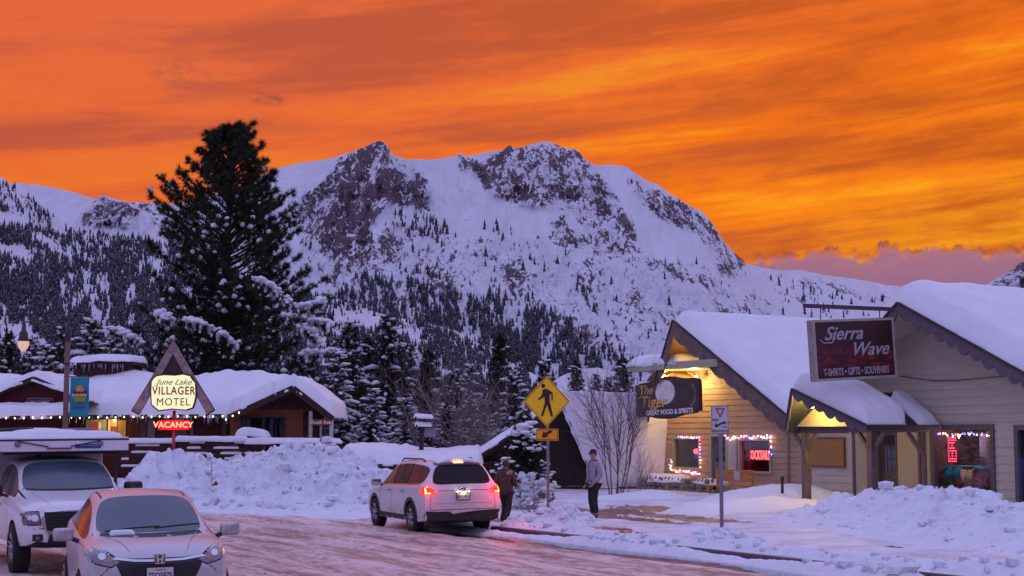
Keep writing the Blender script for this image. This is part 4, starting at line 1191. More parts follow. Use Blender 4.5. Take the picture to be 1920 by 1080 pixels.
framed_window(T, *h1, TRIM_SAGE, inside=DARKROOM); framed_window(T, *h2, TRIM_SAGE, inside=DARKROOM)
DOORG = mat('slate_door', (.15, .115, .16), .5, var=.1)
b = MB(); b.bbox(dr[0] + .07, dr[1] - .07, .02, .07, dr[2], dr[3] - .07)
d_ = T.part('door', b, DOORG)
b = MB()
for (u0, u1) in ((dr[0] - .02, dr[0] + .07), (dr[1] - .07, dr[1] + .02)): b.bbox(u0, u1, -.07, .10, dr[2], dr[3])
b.bbox(dr[0] - .02, dr[1] + .02, -.074, .10, dr[3] - .07, dr[3] + .04); b.build('door_frame', TRIM_SAGE, d_)
b = MB(); cx_ = (dr[0] + dr[1]) / 2; hh = dr[3] - dr[2]
for i in (0, 1):
    for j in range(3): b.bbox(cx_ - .26 + i * .28, cx_ - .02 + i * .28, .005, .02, dr[2] + hh * (.50 + j * .15), dr[2] + hh * (.62 + j * .15))
b.build('door_panes', GLASS, d_)
b = MB(); b.ball((dr[1] - .17, -.02, dr[2] + .95), .04, 2); b.build('door_knob', mat('brass', (.5, .35, .12), .3, 1.0), d_, True)
sx0, sx1 = T.lp(1365.5, 850)[0], T.lp(1384, 850)[0]
b = MB(); b.bbox(sx0, sx1, -.06, -.03, h2[2] - .0, h2[3]); b2 = T.part('shutter', b, TRIM_SAGE)
b = MB(); b.bbox(sx0 + .06, sx1 - .06, -.075, -.06, h2[2] + .12, h2[3] - .12); b.build('panel', mat('pale_panel', (.45, .40, .38), .6), b2)
# corner board, downspout
b = MB(); b.bbox(-.10, .025, -.04, .10, 0, rz_ - .2); T.part('corner_board', b, SIDING_TAN)
xd = T.lp(1477, 850, -.08)[0]
b = MB(); b.tube([(xd, -.30, rz_ - .12), (xd, -.14, rz_ - .35), (xd, -.08, rz_ - .55), (xd, -.08, .3)], .04, 8); T.part('downspout', b, mat('pale_pipe', (.30, .24, .22), .5), smooth=True)
# flat canopy over the hanging sign
cl, cz = T.lp(1178, 690, -1.55); cr_, _ = T.lp(1337, 681, -1.55)
b = MB(); b.bbox(cl, cr_, -1.6, -.03, cz - .16, cz + .12); can = T.part('canopy', b, mat('pale_green_beam', (.40, .42, .27), .6, var=.06))
b = MB(); snow_sheet(b, lambda a, c: (cl - .05 + a * 3.3, -1.62 + c * 1.6, cz + .12), 30, 14, .38, 12, .8, La=3.3, Lb=1.6); b.build('canopy_snow', SNOW, can, True, fix=False)
b = MB(); b.beam((cl + 2.0, -.1, cz - .14), (cl + 2.0, -1.3, cz - .14), .08, .1); 
x0_, z0_ = T.lp(1238, 716, -.2); x1_, _ = T.lp(1300, 716, -.2)
arc = [(x0_ + (x1_ - x0_) * k / 10, z0_ + .42 * math.sin(math.pi * k / 10) ** .7) for k in range(11)]
for (p, q) in zip(arc[:-1], arc[1:]): b.add([(p[0], -.9, p[1]), (q[0], -.9, q[1]), (q[0], -.1, q[1]), (p[0], -.1, p[1])], [(0, 1, 2, 3)])
b.build('canopy_bracket', mat('warm_wood', (.42, .26, .10), .6), can)
# lamp under the canopy
lxz = T.lp(1246, 703, -1.05)
b = MB(); b.lathe([(0, .10), (.05, .09), (.09, .02), (.11, -.05)], (lxz[0], -1.05, lxz[1] + .04), 14); lf = b.build('lamp', DARKT, can, True)
b = MB(); b.ball((lxz[0], -1.05, lxz[1]), .055, 2); b.build('lamp_bulb', LAMPM, lf, True)
point('canopy_lamp_light', (lxz[0], -1.2, lxz[1] - .10), 170, (1.0, .60, .20), .06, T.root)
lx2 = T.lp(1306, 706, -.5)
b = MB(); b.ball((lx2[0], -.5, lx2[1]), .05, 2); b.build('flood_bulb', LAMPM, can, True)
point('canopy_flood_light', (lx2[0], -.62, lx2[1] - .03), 80, (1.0, .70, .28), .05, T.root)

# hanging sign of the bar (its cartoon animal is left out)
SGN = Bld('hanging_sign', T.w(T.lp(1252, 745, -1.3)[0], -1.3, T.lp(1252, 745, -1.3)[1]), RZ, 'dark carved bar sign with a white moon and gold lettering, hung from the canopy', 'sign')
sw_, sh_ = T.lp(1313, 745, -1.3)[0] - T.lp(1191, 745, -1.3)[0], 1.46
BLK = mat('sign_black', (.028, .018, .018), .5, var=.3); GOLD = mat('sign_gold', (.72, .42, .10), .45, var=.25, vs=10)
def sign_outline(W, H, n=14):
    p = []
    hw, hh = W / 2, H / 2
    top = [(-hw, hh * .80), (-hw * .88, hh * .80), (-hw * .86, hh * .86), (-hw * .55, hh * .90), (-hw * .25, hh * 1.06), (0, hh * 1.12), (hw * .25, hh * 1.06), (hw * .55, hh * .92), (hw * .9, hh * .90), (hw * .91, hh * .80), (hw, hh * .80)]
    bot = [(hw, -hh * .84), (hw * .9, -hh * .84), (hw * .88, -hh * .92), (hw * .5, -hh * .98), (hw * .2, -hh * 1.12), (0, -hh * 1.15), (-hw * .3, -hh * 1.10), (-hw * .6, -hh * .96), (-hw * .9, -hh * .94), (-hw * .9, -hh * .86), (-hw, -hh * .86)]
    return top + bot
o_ = sign_outline(sw_, sh_)
TILT = R(1.6)
Mt = Matrix.Rotation(-TILT, 4, 'Y')
b = MB(); b.prism([(x, -.04, z) for x, z in o_], (0, .08, 0)); SGN.part('board', b, BLK, M=Mt)
b = MB(); b.prism([(x * .955, -.055, z * .92) for x, z in o_], (0, .02, 0)); SGN.part('face', b, mat('sign_brown', (.060, .032, .026), .55, var=.4, vs=3), M=Mt)
b = MB(); mc = (-.02 * sw_, .22); 
b.prism([(mc[0] + .47 * math.cos(a) * 1.35, -.068, mc[1] - .02 + .47 * math.sin(a)) for a in [2 * math.pi * k / 36 for k in range(36)]], (0, .014, 0))
SGN.part('moon', b, mat('moon_white', (.72, .68, .62), .6, var=.12, vs=4), M=Mt)
text_obj('lettering', 'The', GOLD, SGN.root, (-sw_ * .315, -.075, .30), .50, shear=.12, bold=.006, sx=1.25)
text_obj('lettering', 'Tiger', GOLD, SGN.root, (-sw_ * .20, -.080, -.17), .62, shear=.12, bold=.010, sx=1.35)
text_obj('lettering', 'GREAT FOOD & SPIRITS', mat('sign_white', (.75, .72, .68), .5), SGN.root, (.04 * sw_, -.075, -.57), .26, rot=(R(90), -TILT, 0), bold=.008, sx=1.12)
b = MB(); stroke(b, [(-sw_ * .44, -.02), (-sw_ * .40, .06), (-sw_ * .34, .07)], .022, -.075); stroke(b, [(-sw_ * .41, .36), (-sw_ * .37, .45), (-sw_ * .30, .46)], .018, -.075)
stroke(b, [(-sw_ * .16, -.45), (-sw_ * .13, -.38), (-sw_ * .17, -.34)], .03, -.075); SGN.part('flourish', b, GOLD)
b = MB()
for k in range(13):
    a = R(62 - k * 12); c_ = (sw_ * .36 + .30 * math.cos(a), .08 + .42 * math.sin(a)); d = (math.cos(a), math.sin(a))
    b.tube([(c_[0] - d[0] * .03, -.07, c_[1] - d[1] * .03), (c_[0] + d[0] * .03, -.07, c_[1] + d[1] * .03)], .010, 4)
SGN.part('arc_marks', b, mat('sign_white', (.75, .72, .68), .5))
b = MB()
for x_ in (-sw_ * .47, sw_ * .47): b.tube([(x_, 0, .60), (x_, 0, .82)], .012, 6)
SGN.part('hangers', b, DARKT)

# neon in the bar window
wx0, wx1, wz0, wz1 = h2
N_ = Bld('neon_sign', T.w((T.lp(1404, 850, .22)[0] + T.lp(1443, 850, .22)[0]) / 2, .22, (wz0 + wz1) / 2 + .02), RZ, 'red neon COCKTAILS sign glowing behind the bar window', 'neon sign')
NEON = emit_mat('neon_red', (1.0, .06, .05), 7.0)
text_obj('lettering', 'COCKTAILS', NEON, N_.root, (0, 0, 0), .46, sx=.50, bold=.006, ext=.012)
point('neon_glow', (.0, -.02, .0), 9, (1.0, .05, .04), .3, N_.root)
b = MB(); b.bbox(wx0 + .1, wx0 + .42, .16, .22, wz0 + .1, wz1 - .1); c_ = T.part('curtain', b, mat('red_curtain', (.35, .02, .03), .9)); 
N2_ = Bld('neon_sign', T.w(h1[1] - .38, .25, (h1[2] + h1[3]) / 2 - .05), RZ, 'small red neon tube in the bar window left of the door', 'neon sign')
b = MB(); b.tube([(-.30, 0, .12), (.34, 0, .12)], .10, 10); N2_.part('tube', b, NEON, smooth=True)
b = MB(); b.lathe([(0, -.18), (.22, -.15), (.22, 0), (0, .02)], (0, 0, 0), 14); N2_.part('backing', b, emit_mat('dim_blue', (.05, .05, .30), .6), smooth=True)
string_lights('string_lights', [T.w(h1[0] + .5, -.10, h1[3] + .02), T.w(h1[1] + .05, -.10, h1[3] - .02), T.w(h1[1] + .08, -.10, h1[2] + .1)], .13, 'wrbpy', 'fairy lights over the top and right edge of the bar window left of the door', seed=3)
string_lights('string_lights', [T.w(h1[0] - .08, -.10, h1[2] + .35), T.w(h1[0] - .08, -.10, h1[2] - .02), T.w(h1[1] + .10, -.10, h1[2] - .12)], .085, 'wrbpyb', 'coloured fairy lights hung along the sill of the bar window left of the door', seed=5, jitter=.05)
string_lights('string_lights', [T.w(dr[1] - .05, -.12, h2[3] + .08), T.w(sx0 + .3, -.12, h2[3] - .02), T.w(h2[0] - .1, -.12, h2[3] + .06), T.w(h2[1] + .08, -.12, h2[3] + .08), T.w(h2[1] + .06, -.12, h2[2] + .75)], .09, 'wrbpbw', 'coloured fairy lights over the neon-lit bar window', seed=6, jitter=.05)

# cobblestone wall and bench
def cobble_mat():
    t = NT('cobblestone'); v = t.n.new('ShaderNodeTexVoronoi'); v.feature = 'F1'; v.inputs['Scale'].default_value = 1.0
    mp = t.n.new('ShaderNodeMapping'); t.l.new(t.tc(), mp.inputs['Vector']); mp.inputs['Scale'].default_value = (3, 3, 3); t.l.new(mp.outputs[0], v.inputs['Vector'])
    t.set('Base Color', t.mix(t.step(t.noise(4, 3), .3, .7), (.13, .11, .08), (.30, .26, .19))); t.set('Roughness', .85); t.bump(t.noise(30, 4), .4, .01); return t.mat
st0, st1 = T.lp(1197, 915, -1.0)[0], T.lp(1337, 915, -1.0)[0]; stz = T.lp(1290, 900, -1.0)[1]
SW = Bld('cobblestone_wall', T.w(st0, -1.0, 0), RZ, 'low wall of round cobblestones capped with snow in front of the bar', 'stone wall')
b = MB(); b.bbox(0, st1 - st0, -.02, .35, -.1, stz - .06); SW.part('mortar', b, mat('mortar', (.06, .05, .045), .95))
b = MB(); rng = random.Random(5); random.seed(5)
for i in range(int((st1 - st0) / .21) + 1):
    for j in range(int(stz / .19) + 1):
        b.ball((i * .21 + (.1 if j % 2 else 0) + rng.uniform(-.03, .03), -.03, j * .19 + rng.uniform(-.03, .03)), .12, 2, (rng.uniform(.75, 1.1), .7, rng.uniform(.75, 1.1)), .05)
sto = SW.part('stones', b, cobble_mat(), smooth=True, fix=False); sto['kind'] = 'stuff'
b = MB(); snow_sheet(b, lambda a, c: (.7 + a * 2.4, -.12 + c * .5, stz - .05), 26, 8, .24, 5, .25, La=2.4, Lb=.5); snow_sheet(b, lambda a, c: (3.6 + a * 1.8, -.1 + c * .45, stz - .04), 20, 8, .10, 6, .2, La=1.8, Lb=.45)
SW.part('snow_cap', b, SNOW, smooth=True, fix=False)
OAK = mat('orange_wood', (.50, .20, .045), .5, var=.25, vs=3, stretch=(1, 1, 6))
bx0, bz0 = T.lp(1352, 915, -1.3); bx1, _ = T.lp(1412, 915, -1.3)
BN = Bld('wooden_bench', T.w((bx0 + bx1) / 2, -1.3, 0), RZ, 'orange wooden bench half buried by snow under the bar window', 'bench'); hw = (bx1 - bx0) / 2
b = MB()
for k in range(3): b.bbox(-hw, hw, .02, .06, .62 + k * .15, .75 + k * .15)
bk = BN.part('backrest', b, OAK, bevel=.008)
b = MB(); b.bbox(-.17, .17, .005, .02, .66, 1.0); b.build('notice', mat('pale_paper', (.55, .45, .42), .8), bk)
b = MB()
for k in range(4): b.bbox(-hw - .35, hw - .1, -.42 + k * .11, -.33 + k * .11, .45, .485)
BN.part('seat', b, OAK, bevel=.006)
for x_ in (-hw - .25, hw - .05):
    for y_ in (-.38, .04):
        b = MB(); b.bbox(x_ - .04, x_ + .04, y_ - .04, y_ + .04, -.1, .448 if y_ < 0 else 1.05); BN.part('leg', b, OAK)
b = MB(); b.bbox(hw - .02, hw + .06, -.42, .05, .68, .73); BN.part('armrest', b, OAK)
# black marker sunk in the drift
mk = at(1467, 930, 46.0)
b = MB(); b.tube([(0, 0, -.35), (0, 0, .42)], .045, 10); b.lathe([(.06, .36), (.06, .44), (0, .46)], (0, 0, 0), 10)
o = b.build('bollard', mat('matt_black', (.01, .01, .014), .4), None, True); o.location = at(1467, 922, 45.6); props(o, 'slim black post sunk in the snowdrift near the gift shop porch', 'post')

# ================================================================== the gift shop
CREAM = mat('cream_clapboard', (.52, .46, .36), .7, var=.07, vs=1.2, stretch=(1, 1, 4), bump=.05, bs=40)
PLUM = mat('plum_grey_trim', (.115, .085, .105), .6, var=.15)
G = Bld('gift_shop', (12.3, 43.55, 0), RZ, 'cream clapboard gift shop with a snowy gabled porch and scalloped rake boards')
ga = G.lp(1686, 571, -1.5); gr_ = (6.4, 2.55); gl_ = (-5.7, 2.8)
def gxl(z): return max(-5.35, ga[0] - (ga[1] - z - .12) * (ga[0] - gl_[0]) / (ga[1] - gl_[1]))
def gxr(z): return min(6.2, ga[0] + (ga[1] - z - .12) * (gr_[0] - ga[0]) / (ga[1] - gr_[1]))
sw1 = (G.lp(1747, 860)[0], G.lp(1867, 860)[0], G.lp(1860, 953)[1], G.lp(1800, 796)[1])
sw2 = (G.lp(1905, 860)[0], G.lp(1905, 860)[0] + 1.9, sw1[2] - .05, G.lp(1910, 797)[1])
gd = (G.lp(1641, 860)[0], G.lp(1684, 860)[0], .12, G.lp(1660, 800)[1])
b = MB(); siding(b, gxl, gxr, .12, ga[1] - .3, 0.0, .232, [sw1, sw2, gd]); G.part('front_wall', b, CREAM, fix=False)
b = MB(); b.poly([(-5.35, 11.8, 0), (6.2, 11.8, 0), (6.2, 11.8, 2.4), (-5.35, 11.8, 2.4)])
b.poly([(-5.35, 0, 0), (-5.35, 11.8, 0), (-5.35, 11.8, 2.6), (-5.35, 0, 2.6)]); b.poly([(6.2, 0, 0), (6.2, 11.8, 0), (6.2, 11.8, 2.6), (6.2, 0, 2.6)])
G.part('side_wall', b, CREAM)
b = MB(); b.bbox(-5.3, 6.15, -.06, .1, -.1, .118); G.part('brick_footing', b, mat('dark_brick', (.10, .03, .03), .9, var=.4, vs=14))
gable(G, ga, gl_, gr_, -1.5, -.3, 12.0, soffit=CREAM, fas=.32, nsc=(9, 17), snowT=.72, seed=8, famp=.16, fmat=PLUM)
b = MB(); b.beam((ga[0], -1.3, ga[1] - .22), (ga[0], .0, ga[1] - .22), .14, .2); G.part('ridge_beam', b, PLUM)
# porch
XL, XR_ = -2.78, 0.0
pa = G.lp(1488, 733, -4.1); pl = G.lp(1476, 806, -3.0); pr = G.lp(1626, 800, -3.0)
P2 = Bld('_tmp', G.O, RZ, None, None); bpy.data.objects.remove(P2.root); 
porch = empty('porch', (0, 0, 0)); porch.parent = G.root
class Sub:
    root = porch; lp = staticmethod(G.lp)
    @staticmethod
    def part(name, mb, m, parent=None, **k): return mb.build(name, m, parent or porch, **k)
gable(Sub, pa, pl, pr, -4.1, -3.0, -.25, fas=.20, nsc=(3, 7), snowT=.50, seed=14, famp=.12, fmat=PLUM, thick=.08, bmax=.68)
b = MB(); snow_sheet(b, lambda a, c: (pa[0] + .25 + (pr[0] - pa[0] - .3) * a, -.95 + .8 * c + .3 * (1 - a), pa[1] + .03 + (pr[1] - pa[1]) * (.15 + .85 * a)), 16, 8, .22, 5, .25, La=2, Lb=.8)
Sub.part('snow_patch', b, SNOW, smooth=True, fix=False)
zb_ = G.lp(1560, 801, -2.5)[1]
b = MB(); b.poly([(pl[0] + .15, -2.85, zb_ + .02), (pr[0] - .15, -2.85, zb_ + .02), (pa[0], -2.85, pa[1] - .15)]); b.poly([(pl[0] + .15, -2.48, zb_ + .02), (pa[0], -2.48, pa[1] - .15), (pr[0] - .15, -2.48, zb_ + .02)])
Sub.part('gable_panel', b, mat('cream_panel', (.55, .47, .30), .7, var=.05))
b = MB(); b.bbox(XL - .2, XR_ + .2, -2.6, -2.42, zb_ - .15, zb_); b.bbox(XR_ - .07, XR_ + .07, -2.42, -.4, zb_ - .15, zb_ - .02); Sub.part('beam', b, PLUM)
b = MB()
for k in range(4):
    x_ = XL + 1.15 + k * .32; b.tube([(x_, -2.6, zb_), (x_ + .03, -2.6, zb_ + .1), (x_ - .02, -2.6, zb_ + .2)], .012, 5)
Sub.part('ornament', b, DARKT)
for (x_, y_, r_) in ((XL, -2.5, .10), (XR_, -2.5, .11), (XR_, -.5, .06)):
    b = MB(); b.bbox(x_ - r_, x_ + r_, y_ - r_, y_ + r_, 0, zb_ - .15); Sub.part('post', b, mat('weathered_post', (.115, .085, .09), .8, var=.3, stretch=(1, 1, .3)), bevel=.012)
for (p_, q_) in [((x_, -2.5, zb_ - .75), (x_ + .50 * s_, -2.5, zb_ - .16)) for (x_, s_) in ((XL, 1), (XL, -1), (XR_, -1), (XR_, 1))] + [((XR_, -.5, zb_ - .8), (XR_, -1.1, zb_ - .16))]:
    b = MB(); b.beam(p_, q_, .09, .11, up=(0, 1, 0) if p_[1] == q_[1] else (0, 0, 1)); Sub.part('brace', b, mat('weathered_post', (.115, .085, .09), .8, var=.3, stretch=(1, 1, .3)))
lz = G.lp(1521, 762, -3.5)
b = MB(); b.lathe([(.03, .10), (.07, .08), (.12, .0), (.13, -.02)], (lz[0], -3.5, lz[1] + .03), 14); lf = Sub.part('lamp', b, DARKT, smooth=True)
b = MB(); b.ball((lz[0], -3.5, lz[1]), .075, 2, (1.3, 1, .8)); b.build('lamp_bulb', LAMPM, lf, True)
point('porch_light', (lz[0], -3.5, lz[1] - .12), 85, (1.0, .64, .15), .07, G.root)
point('porch_light', (lz[0] + .15, -2.2, zb_ - .28), 42, (1.0, .70, .30), .07, G.root)
# board on the porch wall, corner trims, door
bd = (G.lp(1517, 850)[0], G.lp(1585, 850)[0], G.lp(1550, 873)[1], G.lp(1550, 823)[1])
b = MB(); b.bbox(bd[0], bd[1], -.075, -.03, bd[2], bd[3]); nb_ = G.part('notice_board', b, mat('cork', (.36, .17, .05), .8, var=.15, vs=12))
b = MB()
for q in ((bd[0] - .05, bd[1] + .05, bd[3], bd[3] + .05), (bd[0] - .05, bd[1] + .05, bd[2] - .05, bd[2]), (bd[0] - .05, bd[0], bd[2], bd[3]), (bd[1], bd[1] + .05, bd[2], bd[3])): b.bbox(q[0], q[1], -.09, -.03, q[2], q[3])
b.build('frame', mat('dark_oak', (.16, .07, .03), .6), nb_)
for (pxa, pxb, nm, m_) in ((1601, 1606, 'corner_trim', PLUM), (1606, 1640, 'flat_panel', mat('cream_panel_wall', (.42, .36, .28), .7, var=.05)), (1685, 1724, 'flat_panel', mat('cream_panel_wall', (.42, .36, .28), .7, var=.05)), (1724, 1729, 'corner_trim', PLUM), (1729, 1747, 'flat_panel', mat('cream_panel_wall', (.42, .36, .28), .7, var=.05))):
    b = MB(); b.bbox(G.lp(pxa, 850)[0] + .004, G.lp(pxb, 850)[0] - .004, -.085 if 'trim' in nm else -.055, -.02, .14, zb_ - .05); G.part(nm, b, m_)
b = MB(); b.bbox(gd[0], gd[1], .10, .15, gd[2], gd[3]); dd_ = G.part('door', b, mat('taupe_door', (.10, .075, .07), .6))
b = MB()
for i in range(3):
    for j in range(3): b.bbox(gd[0] + .28 + i * .17, gd[0] + .42 + i * .17, .085, .10, 1.25 + j * .36, 1.57 + j * .36)
b.build('door_panes', GLASS, dd_)
b = MB(); b.bbox(gd[0], gd[0] + .18, -.05, .10, gd[2], gd[3]); b.bbox(gd[1] - .07, gd[1], -.05, .10, gd[2], gd[3]); b.bbox(gd[0] + .18, gd[1] - .07, -.05, .10, gd[3] - .08, gd[3]); b.build('door_frame', PLUM, dd_)
b = MB(); b.ball((gd[1] - .22, .06, 1.05), .04, 2); b.build('door_knob', mat('brass', (.5, .35, .12), .3, 1.0), dd_, True)
# shop windows
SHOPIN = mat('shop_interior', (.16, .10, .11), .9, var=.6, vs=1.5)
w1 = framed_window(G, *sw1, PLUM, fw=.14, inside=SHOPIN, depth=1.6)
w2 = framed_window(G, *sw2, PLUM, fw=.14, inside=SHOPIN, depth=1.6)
zm = G.lp(1800, 876)[1]
def cloth(mb, x0, x1, z0, z1, y, seed, sag=.0):
    rng = np.random.default_rng(seed); n = 16; vs = []
    for j in range(n):
        for i in range(n):
            u, v = i / (n - 1), j / (n - 1)
            vs.append((x0 + (x1 - x0) * u + .03 * math.sin(9 * v + seed), y + .05 * math.sin(u * 14 + seed) + .04 * math.sin(v * 7 + seed * 2), z0 + (z1 - z0) * v - sag * math.sin(u * 3.14)))
    mb.add(vs, [(j * n + i, j * n + i + 1, (j + 1) * n + i + 1, (j + 1) * n + i) for j in range(n - 1) for i in range(n - 1)])
sx_, ex_ = sw1[0] + .16, sw1[1] - .16; ww = ex_ - sx_
goods = [('teal', (.02, .30, .42), 0, .30, zm - .28, zm + .02), ('leaf', (.12, .22, .05), .02, .18, sw1[2] + .25, zm - .3), ('cream', (.55, .47, .32), .28, .52, zm - .75, zm - .05), ('rose', (.42, .12, .16), .50, .74, zm - .85, zm - .02), ('crimson', (.34, .05, .08), .18, .36, sw1[2] + .2, zm - .45), ('black', (.02, .015, .02), .62, .95, sw1[2] + .16, zm - .50), ('sand', (.40, .28, .15), .34, .66, sw1[2] + .16, zm - .72), ('wine', (.22, .05, .08), .74, 1.0, zm - .6, zm - .03), ('teal', (.02, .30, .42), .55, 1.0, zm - .07, zm + .02)]
for k, (nm, c_, a, e, z0, z1) in enumerate(goods):
    b = MB(); cloth(b, sx_ + ww * a, sx_ + ww * e, z0, z1, .30 + .05 * (k % 4), k + 1, .04)
    q = G.part('draped_cloth', b, mat('cloth_' + nm, c_, .85, var=.3, vs=7), smooth=True); sm = q.modifiers.new('thick', 'SOLIDIFY'); sm.thickness = .02
    q.parent = None; q.matrix_world = Matrix.Translation(G.O) @ Matrix.Rotation(RZ, 4, 'Z')
    props(q, {'teal': 'teal cloth strip hung across the shop window', 'leaf': 'green printed cloth at the lower left of the shop window', 'cream': 'cream shirt folded in the middle of the shop window', 'rose': 'rose shirt hanging in the middle of the shop window', 'crimson': 'crimson cloth at the lower left of the shop window', 'black': 'black shirt with a pale fringe at the lower right of the shop window', 'sand': 'sand-coloured cloth at the bottom of the shop window', 'wine': 'wine-red cloth at the right side of the shop window'}[nm] if k != 8 else 'narrow teal cloth strip at the right half of the shop window', 'cloth', 'goods in the shop window')
b = MB(); b.tube([(sx_, .2, zm + .03), (ex_, .2, zm + .03)], .018, 8); b.build('rail', mat('aqua_rail', (.10, .55, .55), .5), w1, True)
b = MB()
for i in range(5):
    for j in range(10):
        if i in (1, 3) and j in (2, 3, 6): continue
        if i == 4 and 4 < j < 8: continue
        b.ball((sx_ + ww * .17 + i * .068, .16, zm + .16 + j * .075), .022, 1)
q = G.part('led_sign', b, emit_mat('led_red', (1.0, .04, .10), 6.5)); q.parent = None; q.matrix_world = Matrix.Translation(G.O) @ Matrix.Rotation(RZ, 4, 'Z'); props(q, 'small sign of red light dots behind the shop window', 'light sign')
b = MB(); b.bbox(sx_ + ww * .40, sx_ + ww * .62, .9, .95, zm + .3, zm + .95); b.build('picture', mat('grey_blue', (.22, .22, .34), .8, var=.5, vs=3), w1)
b = MB(); b.bbox(sx_ + ww * .70, sx_ + ww * .76, .5, .6, zm, sw1[3] - .2); b.build('upright', mat('dark_oak', (.16, .07, .03), .6), w1)
b = MB(); b.ball((ex_ - .18, .2, sw1[2] + .22), .035, 1); b.build('spot', BULBS['w'], w1)
point('shop_light', (sx_ + ww * .5, .28, sw1[3] - .25), 34, (1.0, .70, .62), .3, G.root)
string_lights('string_lights', [G.w(sx_ + .02, .10, sw1[3] - .24), G.w(sx_ + ww * .3, .10, sw1[3] - .30), G.w(sx_ + ww * .6, .10, sw1[3] - .24), G.w(ex_ - .02, .10, sw1[3] - .28)], .10, 'wbpbry', 'blue, pink and white fairy lights across the top of the shop window', jitter=.035, seed=9)
b = MB(); 
for k, (c_, z_) in enumerate((('g', 1.6), ('b', 1.35), ('b', 1.2), ('w', 1.0), ('b', .75))): b.ball((sw2[0] + .25 + .05 * k, .2, z_), .04, 1)
b.build('spots', BULBS['b'], w2)
# security lamp and wire on the gable wall
q = G.lp(1700, 623)
b = MB(); b.lathe([(.02, .06), (.06, .04), (.07, -.05)], (q[0], -.10, q[1]), 10); fl = G.part('security_lamp', b, mat('pale_pipe', (.30, .24, .22), .5), smooth=True)
b = MB(); b.ball((q[0], -.10, q[1] - .03), .05, 1); b.build('lens', mat('lens_white', (.8, .8, .8), .2), fl)
b = MB(); p0 = G.lp(1690, 705); p1 = G.lp(1890, 705, 0); pm = G.lp(1800, 713)
b.tube([(p0[0], -.06, p0[1]), (pm[0] - 1, -.06, pm[1] + .02), (pm[0], -.06, pm[1]), (p1[0], -.06, p1[1])], .012, 5); G.part('cable', b, DARKT)

# projecting sign of the gift shop
sc = G.lp(1610, 657, -2.95)
SS = Bld('projecting_sign', G.w(ga[0], -1.72, hz(656, 42)), R(30), 'dark red boxed sign of the gift shop hanging from a beam out over the pavement', 'sign')
# local x of this frame runs away from the street (towards the wall); it faces the viewer
W2, H2 = 3.02, 1.70
MT = Matrix.Translation((-W2 / 2, 0, 0)) @ Matrix.Rotation(R(-3.6), 4, 'Y')
b = MB(); b.bbox(-W2 / 2, W2 / 2, .0, .22, -H2 / 2, H2 / 2); SS.part('box', b, mat('sign_case', (.30, .23, .22), .6, var=.2), M=MT, bevel=.01)
b = MB()
for q in ((-W2 / 2, W2 / 2, H2 / 2 - .07, H2 / 2), (-W2 / 2, W2 / 2, -H2 / 2, -H2 / 2 + .07), (-W2 / 2, -W2 / 2 + .07, -H2 / 2 + .07, H2 / 2 - .07), (W2 / 2 - .07, W2 / 2, -H2 / 2 + .07, H2 / 2 - .07)): b.bbox(q[0], q[1], -.04, -.002, q[2], q[3])
SS.part('frame', b, mat('sign_frame', (.36, .30, .27), .6), M=MT)
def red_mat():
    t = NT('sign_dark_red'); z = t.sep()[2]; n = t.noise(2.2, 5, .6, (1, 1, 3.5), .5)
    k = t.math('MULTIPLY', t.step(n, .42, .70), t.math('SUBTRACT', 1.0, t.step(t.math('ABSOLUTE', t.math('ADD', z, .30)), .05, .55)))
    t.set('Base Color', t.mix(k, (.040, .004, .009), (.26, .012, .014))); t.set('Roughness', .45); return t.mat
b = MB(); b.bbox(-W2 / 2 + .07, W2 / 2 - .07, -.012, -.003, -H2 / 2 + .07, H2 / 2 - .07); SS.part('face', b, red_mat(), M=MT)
SILV = mat('sign_silver', (.34, .31, .34), .5, var=.2, vs=10)
def stext(s, x, z, size, **k):
    p = MT @ V(x, -.02, z); text_obj('lettering', s, SILV, SS.root, p, size, rot=(R(90), R(-3.6), 0), **k)
stext('Sierra', -.42, .44, .52, shear=.42, bold=.008, sx=1.15)
stext('Wave', .52, -.02, .52, shear=.42, bold=.008, sx=1.15)
stext('T-SHIRTS • GIFTS • SOUVENIRS', .0, -.62, .225, sx=.80, bold=.005, sc_z=1.25)
b = MB(); stroke(b, [(-1.28, .30), (-1.15, .20), (-.85, .20), (-.72, .33), (-.78, .44), (-.95, .50)], .018, -.02); SS.part('flourish', b, SILV, M=MT)
b = MB(); b.beam((-3.25, .1, H2 / 2 + .30), (.05, .1, H2 / 2 + .34), .09, .11); SS.part('bracket_beam', b, mat('beam_dark', (.06, .035, .05), .6))
b = MB()
for x_ in (-2.65, -.45): b.tube([(x_, .1, H2 / 2 - .06 + (x_ + 1.5) * .05), (x_, .1, H2 / 2 + .28)], .016, 6)
SS.part('hooks', b, DARKT)
# ================================================================== the motel and the houses across the street
REDW = mat('dark_red_boards', (.075, .014, .012), .8, var=.3, vs=3, stretch=(1, 1, 5))
RUST = mat('rust_red_boards', (.20, .045, .020), .8, var=.2, vs=3, stretch=(1, 1, 7))
DKW = mat('dark_wood', (.035, .018, .016), .85, var=.3, vs=4)
MY = 64.0
M_ = Bld('motel_building', (xa(300, MY), MY, -.4), 0, 'long low dark red motel with wavy deep roof snow and bulbs under its eaves')
def mp(px, py, Y):
    p = at(px, py, Y); return (p.x - M_.O.x, p.y - M_.O.y, p.z - M_.O.z)
def mq(px, py, y=0): p = mp(px, py, MY + y); return p[0], p[2]
